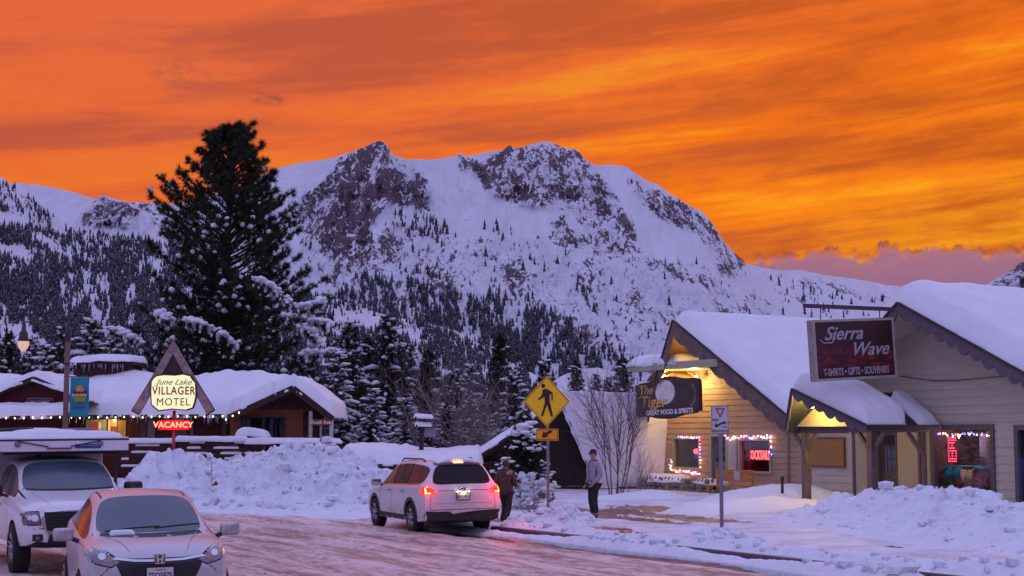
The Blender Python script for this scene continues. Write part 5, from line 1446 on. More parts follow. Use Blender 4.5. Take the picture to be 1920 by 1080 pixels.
# main roof
e0 = mp(-40, 779, 62.8); e1 = mp(440, 777, 62.8); r0_ = mp(-40, 722, 68.5); r1_ = mp(560, 714, 68.5)
rb = MB()
rb.prism([V(*e0), V(*e1), V(e1[0] + 3.2, e1[1], e1[2]), V(*r1_), V(*r0_)], (0, 0, -.15)); rb.prism([V(*r0_), V(*r1_), V(r1_[0], r1_[1] + 6, e1[2]), V(r0_[0], r0_[1] + 6, e1[2])], (0, 0, -.15))
M_.part('roof', rb, SHINGLE)
def Pm(a, b):
    f = V(*e0).lerp(V(e1[0] + .2, e1[1], e1[2]), a); g = V(*r0_).lerp(V(*r1_), a)
    p = f.lerp(g, b); p.z += .12 * math.sin(a * 17) * b
    if b > .86: p.z -= (b - .86) * 1.2
    return p
sb = MB(); snow_sheet(sb, Pm, 110, 26, .60, 31, .9, La=26, Lb=7, rag=.10); M_.part('roof_snow', sb, SNOW, smooth=True, fix=False)
# walls under the eaves
wx0_, wz0_ = mq(-40, 782); wx1_, wz1_ = mq(440, 782)
b = MB(); siding(b, lambda z: wx0_, lambda z: wx1_, 0, wz1_ + .1, 0, .25, lap=.015); b.bbox(wx0_, wx1_, .05, 8, 0, wz1_); M_.part('front_wall', b, REDW)
# right wing with its gable
GY = -1.6
gap = mq(551, 724, GY - .8); gl2 = mq(428, 779, GY - .8); gr2 = mq(624, 782, GY - .8)
class Sub2: root = M_.root; part = staticmethod(lambda name, mb, m, parent=None, **k: mb.build(name, m, parent or M_.root, **k))
rb = MB(); sb = MB(); tb = MB()
A0 = V(gap[0], GY - 1.0, gap[1])
for e in (gl2, gr2):
    E0 = V(e[0], GY - .7, e[1]); A1 = V(gap[0], 4.6, gap[1]); E1 = V(e[0], 4.6, e[1])
    rb.prism([A0, E0, E1, A1], (0, 0, -.12)); tb.beam(A0 + V(0, -.03, -.10), E0 + V(0, -.03, -.10), .08, .26)
def Pg(a, b):
    La_ = .62
    if a < La_: f = 1 - a / La_; e = gl2
    else: f = (a - La_) / (1 - La_); e = gr2
    z = gap[1] + (e[1] - gap[1]) * f - .12 * math.exp(-(f * 4) ** 2)
    return (gap[0] + (e[0] - gap[0]) * f, GY - 1.05 + .35 * f + (5.8 - .3 * f) * b, z + .05)
snow_sheet(sb, Pg, 70, 26, .55, 35, .35, La=8, Lb=6, rag=.12)
M_.part('wing_roof', rb, SHINGLE); M_.part('barge_board', tb, DKW); M_.part('wing_roof_snow', sb, SNOW, smooth=True, fix=False)
ww0 = mq(432, 800, GY)[0]; ww1 = mq(568, 800, GY)[0]; ztop = mq(500, 768, GY)[1]
sdoor = (mq(452, 800, GY)[0], mq(536, 800, GY)[0], mq(500, 830, GY)[1] - .35, mq(500, 780, GY)[1])
def lx(z): return max(ww0, gap[0] - (gap[1] - z - .1) * (gap[0] - gl2[0]) / (gap[1] - gl2[1]))
def rx2(z): return min(ww1 if z < ztop else 99, gap[0] + (gap[1] - z - .1) * (gr2[0] - gap[0]) / (gap[1] - gr2[1]))
b = MB(); siding(b, lx, rx2, .5, ztop, GY, .20, [sdoor], lap=.015); M_.part('wing_wall', b, RUST, fix=False)
b = MB(); siding(b, lx, rx2, ztop + .001, gap[1] - .15, GY - .03, .25, lap=.015); b.bbox(ww1 - .05, ww1 + .05, GY + .02, 4, .5, ztop); M_.part('gable_boards', b, mat('dark_brown_boards', (.045, .012, .010), .85, var=.2, vs=4), fix=False)
class MW: root = M_.root; part = staticmethod(lambda name, mb, m, parent=None, **k: mb.build(name, m, parent or M_.root, **k))
f = MB(); x0, x1, z0, z1 = sdoor
f.bbox(x0, x1, GY - .05, GY + .1, z1 - .07, z1); f.bbox(x0, x0 + .07, GY - .05, GY + .1, z0, z1 - .07); f.bbox(x1 - .07, x1, GY - .05, GY + .1, z0, z1 - .07); f.bbox((x0 + x1) / 2 - .03, (x0 + x1) / 2 + .03, GY - .03, GY + .1, z0, z1 - .07)
wd = M_.part('sliding_door', f, mat('dark_frame', (.03, .02, .025), .5))
b = MB(); b.bbox(x0, x1, GY + .06, GY + .07, z0, z1); b.build('pane', CLEARG, wd)
b = MB(); 
for (a_, e_, c_) in ((.02, .20, 0), (.44, .53, 1), (.62, .70, 2), (.74, .78, 2), (.84, .94, 1)):
    b.cm = 0; cloth(b, x0 + (x1 - x0) * a_, x0 + (x1 - x0) * e_, z0, z1 - .1, GY + .3, c_ + 3)
b.build('curtain', mat('grey_curtain', (.36, .33, .36), .9, var=.3), wd)
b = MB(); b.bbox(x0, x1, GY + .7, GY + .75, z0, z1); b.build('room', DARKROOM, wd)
for (px_, c_) in ((583, (.45, .33, .28)), (622, (.50, .44, .46))):
    q = mq(px_, 790, GY - .6); b = MB(); b.bbox(q[0] - .07, q[0] + .07, GY - .75, GY - .6, .5, mq(px_, 778, GY - .6)[1] + (.15 if px_ < 600 else -.05)); M_.part('porch_post', b, mat('pale_post_%d' % px_, c_, .7))
# left wing: red gable with plaque, lean-to roof under it
lg = mq(69, 707, -2.0); ll = mq(-70, 764, -2.0); lr = mq(172, 752, -2.0)
rb = MB(); sb = MB(); tb = MB(); A0 = V(lg[0], -2.4, lg[1])
for e in (ll, lr):
    E0 = V(e[0], -2.2, e[1]); A1 = V(lg[0], 4.0, lg[1]); E1 = V(e[0], 4.0, e[1])
    rb.prism([A0, E0, E1, A1], (0, 0, -.12)); tb.beam(A0 + V(0, -.03, -.08), E0 + V(0, -.03, -.08), .07, .20)
def Pl(a, b):
    if a < .55: f = 1 - a / .55; e = ll
    else: f = (a - .55) / .45; e = lr
    z = lg[1] + (e[1] - lg[1]) * f - .10 * math.exp(-(f * 4) ** 2)
    return (lg[0] + (e[0] - lg[0]) * f, -2.45 + 6.3 * b, z + .04)
snow_sheet(sb, Pl, 60, 24, .34, 38, .4, La=6, Lb=6, rag=.10)
M_.part('left_wing_roof', rb, SHINGLE); M_.part('barge_board', tb, DKW); M_.part('left_wing_snow', sb, SNOW, smooth=True, fix=False)
def l0(z): return lg[0] - (lg[1] - z - .1) * (lg[0] - ll[0]) / (lg[1] - ll[1])
def l1(z): return min(lg[0] + (lg[1] - z - .1) * (lr[0] - lg[0]) / (lg[1] - lr[1]), mq(165, 750, -2)[0])
b = MB(); siding(b, l0, l1, mq(60, 768, -2)[1], lg[1] - .15, -2.0, .22, lap=.015); b.bbox(mq(-60, 700, -2)[0], mq(128, 700, -2)[0], -1.9, -1.8, 0, mq(60, 765, -2)[1]); M_.part('left_gable_wall', b, mat('maroon_boards', (.085, .008, .012), .8, var=.2, vs=3, stretch=(1, 1, 5)), fix=False)
p0, p1 = mq(49, 752, -2.1), mq(100, 752, -2.1); pw = p1[0] - p0[0]; ph = .26
def stadium(w, h, k=8):
    r = h / 2; return [( w / 2 - r + r * math.cos(a), r * math.sin(a)) for a in np.linspace(-math.pi / 2, math.pi / 2, k)] + [(-w / 2 + r + r * math.cos(a), r * math.sin(a)) for a in np.linspace(math.pi / 2, 3 * math.pi / 2, k)]
pc = ((p0[0] + p1[0]) / 2, p0[1])
b = MB(); b.prism([(pc[0] + x, -2.10, pc[1] + z) for x, z in stadium(pw, ph)], (0, .04, 0)); pq = M_.part('name_plaque', b, mat('plaque_rim', (.34, .24, .20), .6))
b = MB(); b.prism([(pc[0] + x, -2.115, pc[1] + z) for x, z in stadium(pw - .06, ph - .06)], (0, .012, 0)); b.build('plaque_face', mat('plaque_dark', (.05, .02, .03), .6), pq)
b = MB(); rr = random.Random(3)
for (a_, e_) in ((-.37, -.17), (-.11, .08), (.13, .37)):
    x = a_
    while x < e_:
        b.bbox(pc[0] + pw * x, pc[0] + pw * x + .045, -2.125, -2.118, pc[1] - .05, pc[1] + rr.uniform(.02, .06)); x += .052
b.build('plaque_lettering', mat('plaque_rim', (.34, .24, .20), .6), pq)
ls0 = mp(-60, 781, 60.6); ls1 = mp(124, 779, 60.6); lb0 = mp(-60, 766, 61.9)
b = MB(); b.prism([V(*ls0), V(*ls1), V(ls1[0], lb0[1], lb0[2]), V(*lb0)], (0, 0, -.10)); lt = M_.part('lean_to_roof', b, SHINGLE)
b = MB(); snow_sheet(b, lambda a, c: V(*ls0).lerp(V(*ls1), a).lerp(V(*lb0).lerp(V(ls1[0], lb0[1], lb0[2]), a), c), 60, 10, .30, 44, .3, La=6, Lb=1.5, rag=.12); b.build('lean_to_snow', SNOW, lt, True, fix=False)
# tower
t0 = mp(138, 684, 67.5); t1 = mp(241, 684, 67.5)
b = MB(); b.bbox(t0[0], t1[0], t0[1], t0[1] + 2.4, t0[2] - 1.5, t0[2]); tw = M_.part('tower', b, mat('tower_boards', (.055, .016, .012), .85, var=.35, vs=6, stretch=(4, 1, .5)))
b = MB(); b.bbox(t0[0] - .16, t1[0] + .2, t0[1] - .25, t0[1] + 2.6, t0[2], t0[2] + .09); b.build('tower_roof', DKW, tw)
b = MB(); snow_sheet(b, lambda a, c: (t0[0] - .18 + (t1[0] - t0[0] + .42) * a, t0[1] - .28 + 2.9 * c, t0[2] + .08 + .16 * math.sin(min(a * 1.5, 1) * 1.57)), 34, 14, .24, 51, .25, La=2.8, Lb=2.9, rag=.10); b.build('tower_snow', SNOW, tw, True, fix=False)
ib = MB(); random.seed(4)
for k in range(16): x = t0[0] + (t1[0] - t0[0]) * random.random(); L_ = random.uniform(.12, .42); ib.tube([(x, t0[1] - .22, t0[2] + .01), (x, t0[1] - .22, t0[2] - L_)], [.022, .003], 5)
ib.build('icicles', mat('ice', (.45, .45, .55), .15, var=.1), tw)['kind'] = 'stuff'
ib = MB()
for k in range(70): a_ = random.random(); x = e0[0] + (e1[0] - e0[0]) * a_; L_ = random.uniform(.06, .34); ib.tube([(x, e0[1] - .02, e0[2] - .05), (x, e0[1] - .02, e0[2] - .08 - L_)], [.018, .003], 5)
M_.part('icicles', ib, mat('ice', (.45, .45, .55), .15, var=.1))['kind'] = 'stuff'
# doors and windows under the eaves
def rectpart(name, px0, px1, py0, py1, y, th, m, parent=None):
    a = mq(px0, py0, y); c = mq(px1, py1, y); b = MB(); b.bbox(a[0], c[0], y, y + th, c[1], a[1]); return M_.part(name, b, m, parent)
wm_ = rectpart('office_window', 161, 199, 787, 812, -.06, .05, mat('greenish_frame', (.33, .40, .30), .6)); wm_['label'] = 'green-framed lit window with red curtain'
rectpart('curtain', 170, 184, 792, 805, -.075, .012, emit_mat('lit_red_curtain', (.45, .04, .02), .55), wm_)
rectpart('pane', 185, 189, 792, 805, -.075, .012, emit_mat('lit_pane', (.75, .60, .30), .6), wm_)
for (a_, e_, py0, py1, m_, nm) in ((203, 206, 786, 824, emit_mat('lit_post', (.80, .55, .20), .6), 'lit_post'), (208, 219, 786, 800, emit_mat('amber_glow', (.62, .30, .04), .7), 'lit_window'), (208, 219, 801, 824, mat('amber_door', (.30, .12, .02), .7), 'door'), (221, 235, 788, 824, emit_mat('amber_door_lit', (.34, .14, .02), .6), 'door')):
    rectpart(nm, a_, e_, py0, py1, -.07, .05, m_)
for (a_, e_, c_) in ((86, 99, (.05, .05, .05)), (264, 274, (.05, .04, .05)), (277, 290, (.20, .14, .16)), (357, 362, (.16, .11, .14)), (330, 350, (.10, .06, .08)), (416, 424, (.10, .05, .04))):
    rectpart('door', a_, e_, 786, 824, -.07, .05, mat('door_%d' % a_, c_, .6))
rectpart('lamp', 213, 217, 786, 791, -.14, .06, emit_mat('amber_lamp', (1, .7, .3), 3))
point('office_glow', (mq(210, 790)[0], -.7, mq(210, 790)[1]), 22, (1.0, .60, .20), .1, M_.root)
W_ = lambda px, py, y: Vector(mp(px, py, MY + y)) + M_.O
string_lights('string_lights', [W_(-5, 784, -3.6), W_(60, 782.5, -3.6), W_(124, 782, -3.6)], .36, 'y', 'warm white bulbs strung under the lean-to eave at the left end of the motel', r=.034, seed=11)
string_lights('string_lights', [W_(134, 782, -1.4), W_(280, 781, -1.4), W_(422, 780, -1.4)], .37, 'y', 'long row of warm white bulbs under the main motel eave, behind the triangular sign', r=.034, seed=12)
string_lights('string_lights', [W_(424, 786, -2.6), W_(450, 771, -2.6)], .3, 'y', 'short slanting row of warm bulbs at the left edge of the motel balcony gable', r=.034, seed=13)

# deck railings
def fence(name, px0, px1, Y, ptop, pbot, label, nboards=4, snow_seed=1, cross=False, dz=0.0):
    x0, x1 = xa(px0, Y), xa(px1, Y); zt = hz(ptop, Y); zb = hz(pbot, Y); L = x1 - x0
    B = Bld(name, (x0, Y, 0), 0, label, 'railing')
    def part(nm, b, m, **k): return b.build(nm, m, B.root, **k)
    b = MB(); b.bbox(0, L, -.12, .12, zt - .07, zt); part('top_rail', b, DKW)
    b = MB(); n = max(2, int(L / 1.9))
    for i in range(n + 1):
        b = MB(); x = L * i / n; b.bbox(x - .06, x + .06, -.05, .05, -.3, zt - .07); part('post', b, DKW)
    if not cross:
        for k in range(nboards):
            z = zb + (zt - zb) * (k + .35) / (nboards + .4); b = MB(); b.bbox(-.02, L + .02, -.09, -.052, z, z + (zt - zb) / (nboards + .4) * .62)
            q = part('board', b, mat('rail_board', (.035, .018, .017), .85, var=.3, vs=4))
            b = MB(); rr = random.Random(k + snow_seed); x = rr.uniform(0, 1)
            while x < L - .3:
                l = min(rr.uniform(.2, 1.1), L - x); snow_sheet(b, lambda a, c: (x + a * l, -.10 + c * .08, z + (zt - zb) / (nboards + .4) * .62), 10, 4, .028, k, .1, La=l, Lb=.1, rag=.0); x += l + rr.uniform(.3, 1.8)
            b.build('snow', SNOW, q, True, fix=False)['kind'] = 'stuff'
    else:
        b = MB(); b.bbox(0, L, -.05, .05, zb, zb + .09); part('bottom_rail', b, DKW)
        b = MB(); x = .1
        while x < L - .4:
            b.beam((x, -.02, zb + .09), (x + .36, -.02, zt - .07), .03, .06, up=(0, 1, 0)); b.beam((x + .36, .02, zb + .09), (x, .02, zt - .07), .03, .06, up=(0, 1, 0)); x += .40
        part('lattice', b, DKW)
        b = MB(); b.bbox(0, L, .2, .3, zb - .2, zt - .2) ; 
        b = MB(); random.seed(9)
        for i in range(16): b.ball((random.uniform(0, L), -.02, zb + .12 + random.uniform(0, .2)), random.uniform(.06, .16), 1, (1.6, .6, .6), .2)
        part('caught_snow', b, SNOW, smooth=True, fix=False)['kind'] = 'stuff'
    b = MB(); snow_sheet(b, lambda a, c: (-.06 + a * (L + .12), -.17 + c * .34, zt), int(L * 9), 8, .13, snow_seed, .16, La=L, Lb=.34, rag=.05); part('snow_cap', b, SNOW, smooth=True, fix=False)
    return B
fence('deck_railing', 222, 330, 59.5, 828, 884, 'dark plank deck railing behind the truck camper, thinly capped with snow', 4, 3)
fence('deck_railing', 333, 466, 59, 824, 868, 'dark plank deck railing left of centre under the neon vacancy sign, snow on its top', 4, 7)
fence('deck_railing', 466, 641, 58.5, 828, 864, 'dark lattice deck railing below the motel balcony, thick snow on its top rail', 0, 9, cross=True)
b = MB(); q = MB()
o = empty('deck_platform', (xa(430, 61), 61, -1.0), 0, 'dark raised deck along the motel front, behind the railings', 'deck')
b.bbox(-8, 5.2, -1.6, 2.0, 0, 1.35); b.build('base', DKW, o)
b = MB(); snow_sheet(b, lambda a, c: (-8 + a * 13.2, -1.5 + c * 3.2, 1.35), 60, 16, .18, 61, .3, La=13, Lb=3); b.build('snow_cover', SNOW, o, True, fix=False)
# snow-covered barbecue / furniture hump on the balcony
p = at(505, 822, 59.6)
b = MB(); b.bbox(-1.2, -.2, -.3, .3, -.5, .12); o = b.build('covered_grill', DKW); o.location = p; props(o, 'dark box on the motel balcony under a hump of snow', 'box')
b = MB(); snow_sheet(b, lambda a, c: (-1.3 + a * 1.3, -.4 + c * .8, .12 + .05 * math.sin(a * 5)), 16, 10, .26, 71, .3, La=1.3, Lb=.8); b.build('snow_cap', SNOW, o, True, fix=False)

# triangular motel sign
SY = 56.0; sp0 = at(325, 850, SY)
SG = Bld('motel_sign', (sp0.x, SY, 0), 0, 'tall wooden A-shaped motel sign with a lit cream panel and a red neon VACANCY below', 'sign')
def sq(px, py): p = at(px, py, SY); return p.x - sp0.x, p.z
BOARD = mat('weathered_board', (.30, .215, .205), .85, var=.3, vs=6, stretch=(1, 1, 1), bump=.4, bs=20)
EDGE = mat('dark_edge', (.055, .022, .03), .7)
for sgn in (0, 1):
    P1 = [(325, 638), (325, 663), (276 - 14, 778), (250, 770)] if sgn == 0 else [(325, 638), (401, 768), (388, 777), (325, 663)]
    if sgn == 0: P1 = [(325, 638), (325, 664), (262, 777), (249, 769)]
    pts = [sq(*q) for q in P1]
    b = MB(); b.prism([(x, -.08, z) for x, z in pts], (0, .14, 0)); bd_ = SG.part('leg', b, BOARD)
    b = MB(); cxm = sum(x for x, z in pts) / 4; czm = sum(z for x, z in pts) / 4
    b.prism([(x + (x - cxm) * .03 + (.03 if x > cxm else -.03), -.055, z + (z - czm) * .02) for x, z in pts], (0, .10, 0)); b.build('edge', EDGE, bd_)
pn = [(296, 706), (310, 704), (330, 705), (345, 703), (358, 706), (361, 712), (367, 718), (368, 740), (366, 752), (362, 764), (350, 768), (325, 766), (300, 769), (294, 764), (287, 758), (286, 735), (287, 716), (291, 710)]
pts = [sq(*q) for q in pn]; cxm, czm = sq(327, 736)
b = MB(); b.prism([(cxm + (x - cxm) * 1.06, -.16, czm + (z - czm) * 1.07) for x, z in pts], (0, .14, 0)); pf = SG.part('panel_frame', b, EDGE)
b = MB(); b.prism([(x, -.19, z) for x, z in pts], (0, .03, 0)); b.build('lit_panel', emit_mat('lit_cream', (.93, .90, .52), .86), pf)
SR = mat('letter_red', (.30, .012, .008), .6); SB = mat('letter_black', (.022, .020, .012), .6)
def cen(px, py): x, z = sq(px, py); return (x, -.21, z)
text_obj('lettering', 'June Lake', SB, pf, cen(328, 717), .30, shear=.45, sx=1.12, ext=.003)
text_obj('lettering', 'VILLAGER', SR, pf, cen(328, 733.5), .42, sx=.80, bold=.007, sc_z=1.0, space=1.12)
text_obj('lettering', 'MOTEL', SB, pf, cen(327, 754.5), .40, sx=.92, bold=0.0, space=1.12)
b = MB(); b.tube([(0, 0, -.2), (0, 0, sq(325, 770)[1])], .06, 10); SG.part('pole', b, mat('red_pole', (.22, .012, .02), .5), smooth=True)
b = MB(); a_, c_ = sq(297, 787), sq(357, 807); b.bbox(a_[0], c_[0], -.12, .10, c_[1], a_[1]); vb = SG.part('neon_box', b, mat('neon_backing', (.20, .004, .004), .6), bevel=.02)
b = MB(); b.bbox(a_[0] + .03, c_[0] - .03, -.13, -.121, c_[1] + .03, a_[1] - .03); b.build('neon_face', emit_mat('neon_wash', (1.0, .01, .01), .55), vb)
text_obj('lettering', 'VACANCY', emit_mat('neon_orange', (1.0, .22, .12), 3.2), vb, cen(327, 797), .30, sx=.98, bold=.006, space=1.08)
point('neon_glow', (0, -.5, sq(327, 797)[1]), 14, (1.0, .04, .02), .2, SG.root)
# triangular red board between the legs
b = MB(); b.prism([(x, .0, z) for x, z in [sq(325, 668), sq(303, 708), sq(347, 708)]], (0, .05, 0)); SG.part('infill_board', b, mat('infill_dark', (.07, .025, .025), .8))

# street lamp with banner
LY = 42.0; lb = at(125, 860, LY)
LP = Bld('street_lamp', (xa(126, LY), LY, 0), 0, 'street lamp with a curved arm and glass lantern on a wooden pole', 'street lamp')
def lq(px, py): p = at(px, py, LY); return p.x - LP.O.x, p.z
POLEM = mat('lamp_pole', (.16, .085, .075), .7, var=.2, vs=3, stretch=(1, 1, .3)); IRON = mat('dark_iron', (.025, .018, .022), .45)
b = MB(); b.tube([(0, 0, 0), (0, 0, lq(125, 634)[1])], .075, 12); LP.part('pole', b, POLEM, smooth=True)
b = MB(); b.lathe([(.08, -.1), (.09, .0), (.085, .25), (.06, .34), (0, .36)], (0, 0, lq(125, 634)[1]), 12); b.lathe([(.085, 0), (.085, .05)], (0, 0, lq(125, 684)[1]), 12); LP.part('cap', b, IRON, smooth=True)
arm = [lq(*q) for q in ((122, 640), (106, 634), (94, 624), (84, 612), (72, 606), (56, 603), (45, 604), (44, 612))]
b = MB(); b.tube([(x, 0, z) for x, z in arm], .022, 8); b.tube([(arm[-2][0], 0, arm[-2][1] + .16), (arm[-1][0], 0, arm[-1][1])], .03, 8); LP.part('arm', b, IRON, smooth=True)
hx, hz_ = lq(44, 640)
b = MB(); b.lathe([(0, .52), (.05, .50), (.07, .30), (.12, .24), (.13, .10), (.16, .02), (.15, 0)], (hx, 0, hz_), 16); lh = LP.part('lantern', b, IRON, smooth=True)
b = MB(); b.lathe([(.145, 0), (.15, -.08), (.12, -.20), (.05, -.27), (0, -.28)], (hx, 0, hz_), 16); b.build('globe', emit_mat('lamp_globe', (.80, .50, .36), .75), lh, True)
bx0_, bz0_ = lq(132.5, 707.5); bx1_, bz1_ = lq(166, 781)
b = MB(); 
for z_ in (bz0_ + .02, bz1_ - .01): b.tube([(0, 0, z_), (bx1_ + .02, 0, z_)], .014, 6)
LP.part('banner_rods', b, IRON)
BN2 = Bld('banner', (LP.O.x, LY - .02, bz0_), 0, 'teal street banner with a small lake emblem, hung on the lamp pole', 'banner')
H_ = bz0_ - bz1_; W3 = bx1_ - bx0_
b = MB(); n = 14; vs = []
for j in range(n):
    for i in range(6): vs.append((bx0_ + W3 * i / 5, .02 * math.sin(j * .7 + i * .5), -H_ * j / (n - 1)))
b.add(vs, [(j * 6 + i, j * 6 + i + 1, (j + 1) * 6 + i + 1, (j + 1) * 6 + i) for j in range(n - 1) for i in range(5)])
cl_ = BN2.part('cloth', b, mat('banner_teal', (.012, .25, .36), .7, var=.06)); sm = cl_.modifiers.new('thick', 'SOLIDIFY'); sm.thickness = .006
def bpoly(name, pts, m, y=-.035): b = MB(); b.prism([(bx0_ + W3 * x, y, -H_ * z) for x, z in pts], (0, .006, 0)); return b.build(name, m, cl_)
bpoly('emblem', [(.10, .38), (.95, .38), (.88, .44), (.82, .63), (.26, .63), (.18, .44)], mat('banner_olive', (.30, .30, .04), .7))
bpoly('emblem', [(.10, .36), (.95, .36), (.90, .42), (.15, .42)], mat('banner_plum', (.14, .01, .06), .7), -.045)
bpoly('emblem', [(.10, .29), (.5, .24), (.95, .29), (.90, .36), (.15, .36)], mat('banner_blue', (.06, .12, .42), .7), -.04)
bpoly('emblem', [(.34, .36), (.33, .27), (.42, .22), (.55, .20), (.68, .23), (.76, .30), (.70, .37)], mat('banner_orange', (.75, .30, .03), .7), -.05)
text_obj('lettering', 'June Lake', mat('banner_white', (.75, .65, .62), .7), cl_, (bx0_ + W3 * .53, -.052, -H_ * .445), .105, bold=.003)
bpoly('emblem_line', [(.16, .765), (.85, .745), (.85, .77), (.16, .795)], mat('banner_navy', (.03, .04, .22), .7))

# the steep-roofed cabin (A-frame)
AY = 60.0
AF = Bld('steep_roofed_cabin', (xa(1046, AY), AY, -1.7), 0, 'dark brown A-frame cabin with a steep snow-covered roof, beside the bar', 'cabin')
def aq(px, py, y=0): p = at(px, py, AY + y); return p.x - AF.O.x, p.z - AF.O.z
apx_ = aq(1046, 743); rr_ = aq(1117, 912); base_z = rr_[1]
ll_ = (-rr_[0] * 1.0 - 1.1, rr_[1])
A0 = V(apx_[0], -.9, apx_[1]); R0 = V(rr_[0], 0, rr_[1]); L0 = V(aq(884, 856, 1)[0], 0, aq(884, 856, 1)[1] - .15)
ridge_dir = V(5.2, 1.6, 0)
rb = MB(); rb.prism([A0, R0, R0 + ridge_dir, A0 + ridge_dir], (0, .18, -.05)); AF.part('roof', rb, DKW)
sb = MB(); snow_sheet(sb, lambda a, c: (A0 + V(-.1, 0, .10)).lerp(R0, a).lerp((A0 + ridge_dir + V(0, 0, .10)).lerp(R0 + ridge_dir, a), c), 44, 34, .26, 81, .35, up=(0, -.5, .75), La=5, Lb=5.4, rag=.05)
AF.part('roof_snow', sb, SNOW, smooth=True, fix=False)
bk = V(1.5, 7.5, 0)
ml = aq(985, 795, 0); L1 = V(ml[0], .6, ml[1])
rb = MB(); rb.prism([A0 + V(0, 1.0, -.1), L1, L0, L0 + V(1.5, 7, 0), A0 + V(1.5, 7.0, 0)], (0, 0, -.12)); AF.part('left_roof', rb, DKW)
sb = MB()
def Pa(a, c):
    u = a * 2
    p = (A0 + V(0, 1.0, 0)).lerp(L1, u) if u < 1 else L1.lerp(L0, u - 1)
    return p + V(1.5, 7.0, 0) * c
snow_sheet(sb, Pa, 50, 26, .34, 83, .4, La=5.5, Lb=7, rag=.05); AF.part('left_roof_snow', sb, SNOW, smooth=True, fix=False)
b = MB(); lo_ = aq(992, 905)
b.poly([(A0.x, 0, A0.z - .1), (lo_[0], 0, lo_[1]), (R0.x - .05, 0, R0.z)]); b.poly([(A0.x, .1, A0.z - .1), (R0.x, .1, R0.z), (lo_[0], .1, lo_[1])]); AF.part('gable', b, mat('near_black_boards', (.020, .010, .009), .9, var=.3, vs=3, stretch=(5, 1, .5)))
b = MB(); w0 = aq(950, 905)[0]; w1_ = aq(1210, 905)[0]; b.bbox(w0, w1_ - .1, .25, 4.5, -.5, base_z - .02); b.bbox(L0.x + .2, w0 + 2.5, 1.4, 6, -.5, L0.z - .15); AF.part('wall', b, mat('cabin_brown', (.075, .035, .030), .85, var=.25, vs=3, stretch=(4, 1, .5)))
b = MB(); 
for k in range(9): x = aq(1010 + k * 11, 905)[0]; b.beam((x, .15, base_z + .05), (x - .15, .15, -.2), .05, .05)
AF.part('trellis', b, mat('trellis', (.14, .09, .07), .8))
b = MB(); b.beam((R0.x + .1, -.1, base_z), (R0.x + .35, -.3, -.3), .06, .12); AF.part('strut', b, mat('pale_post_622', (.50, .44, .46), .7))
gb = aq(1034, 918, -.2); b = MB(); b.bbox(gb[0] - .08, gb[0] + .08, .0, .04, gb[1] - .28, gb[1] + .25); AF.part('lit_slit', b, emit_mat('lit_yellow', (.55, .36, .06), .8))

# the low house in front of the conifers, right of the bank
HY = 57.0
LH = Bld('low_house', (xa(740, HY), HY, -1.4), 0, 'low dark red house under a broad flat sheet of snow, behind the snowdrift', 'house')
def hq(px, py, y=0): p = at(px, py, HY + y); return (p.x - LH.O.x, y, p.z - LH.O.z)
q0, q1, q2, q3 = V(*hq(636, 868, 0)), V(*hq(905, 876, 0)), V(*hq(905, 858, 6)), V(*hq(640, 855, 6))
b = MB(); b.prism([q0, q1, q2, q3], (0, 0, -.14)); LH.part('roof', b, DKW)
b = MB(); snow_sheet(b, lambda a, c: q0.lerp(q1, a).lerp(q3.lerp(q2, a), c) + V(0, 0, .08 * math.sin(a * 7)), 70, 20, .50, 91, .6, La=12, Lb=6, rag=.10); LH.part('roof_snow', b, SNOW, smooth=True, fix=False)
b = MB(); b.bbox(q0.x + .4, q1.x - .3, .4, 5, -.6, q0.z - .1); LH.part('wall', b, mat('house_dark_red', (.07, .014, .018), .85, var=.25, vs=3, stretch=(1, 1, 5)))
b = MB(); x0 = hq(684, 880)[0]; b.bbox(x0, x0 + 1.0, .34, .44, q0.z - 1.1, q0.z - .35); w_ = LH.part('window', b, mat('dark_frame', (.03, .02, .025), .5)); b = MB(); b.bbox(x0 + .07, x0 + .93, .325, .338, q0.z - 1.03, q0.z - .42); b.build('pane', GLASS, w_)

# snow-capped post with two boards (bird-table like)
PY_ = 59.0; pb = at(790, 860, PY_)
KP = Bld('sign_post', (pb.x, PY_, -.3), 0, 'dark wooden post with two short snow-capped boards, behind the white estate car', 'post')
def kq(px, py): p = at(px, py, PY_); return p.x - pb.x, p.z + .3
b = MB(); b.bbox(-.09, .09, -.09, .09, 0, kq(790, 800)[1]); KP.part('post', b, DKW)
for (a_, e_, y_) in ((775, 813, 783), (777, 810, 798)):
    p0, p1 = kq(a_, y_), kq(e_, y_ + 2); b = MB(); b.beam((p0[0], 0, p0[1]), (p1[0], 0, p1[1]), .30, .09); bo = KP.part('board', b, DKW)
    b = MB(); snow_sheet(b, lambda u, c: (p0[0] + (p1[0] - p0[0]) * u, -.17 + .34 * c, p0[1] + .05 + (p1[1] - p0[1]) * u), 12, 6, .10, 3, .1, La=.8, Lb=.34); b.build('snow_cap', SNOW, bo, True, fix=False)
b = MB(); b.bbox(.12, .55, -.03, .03, kq(790, 815)[1] - .1, kq(790, 802)[1]); KP.part('panel', b, mat('pale_panel2', (.24, .20, .24), .7))
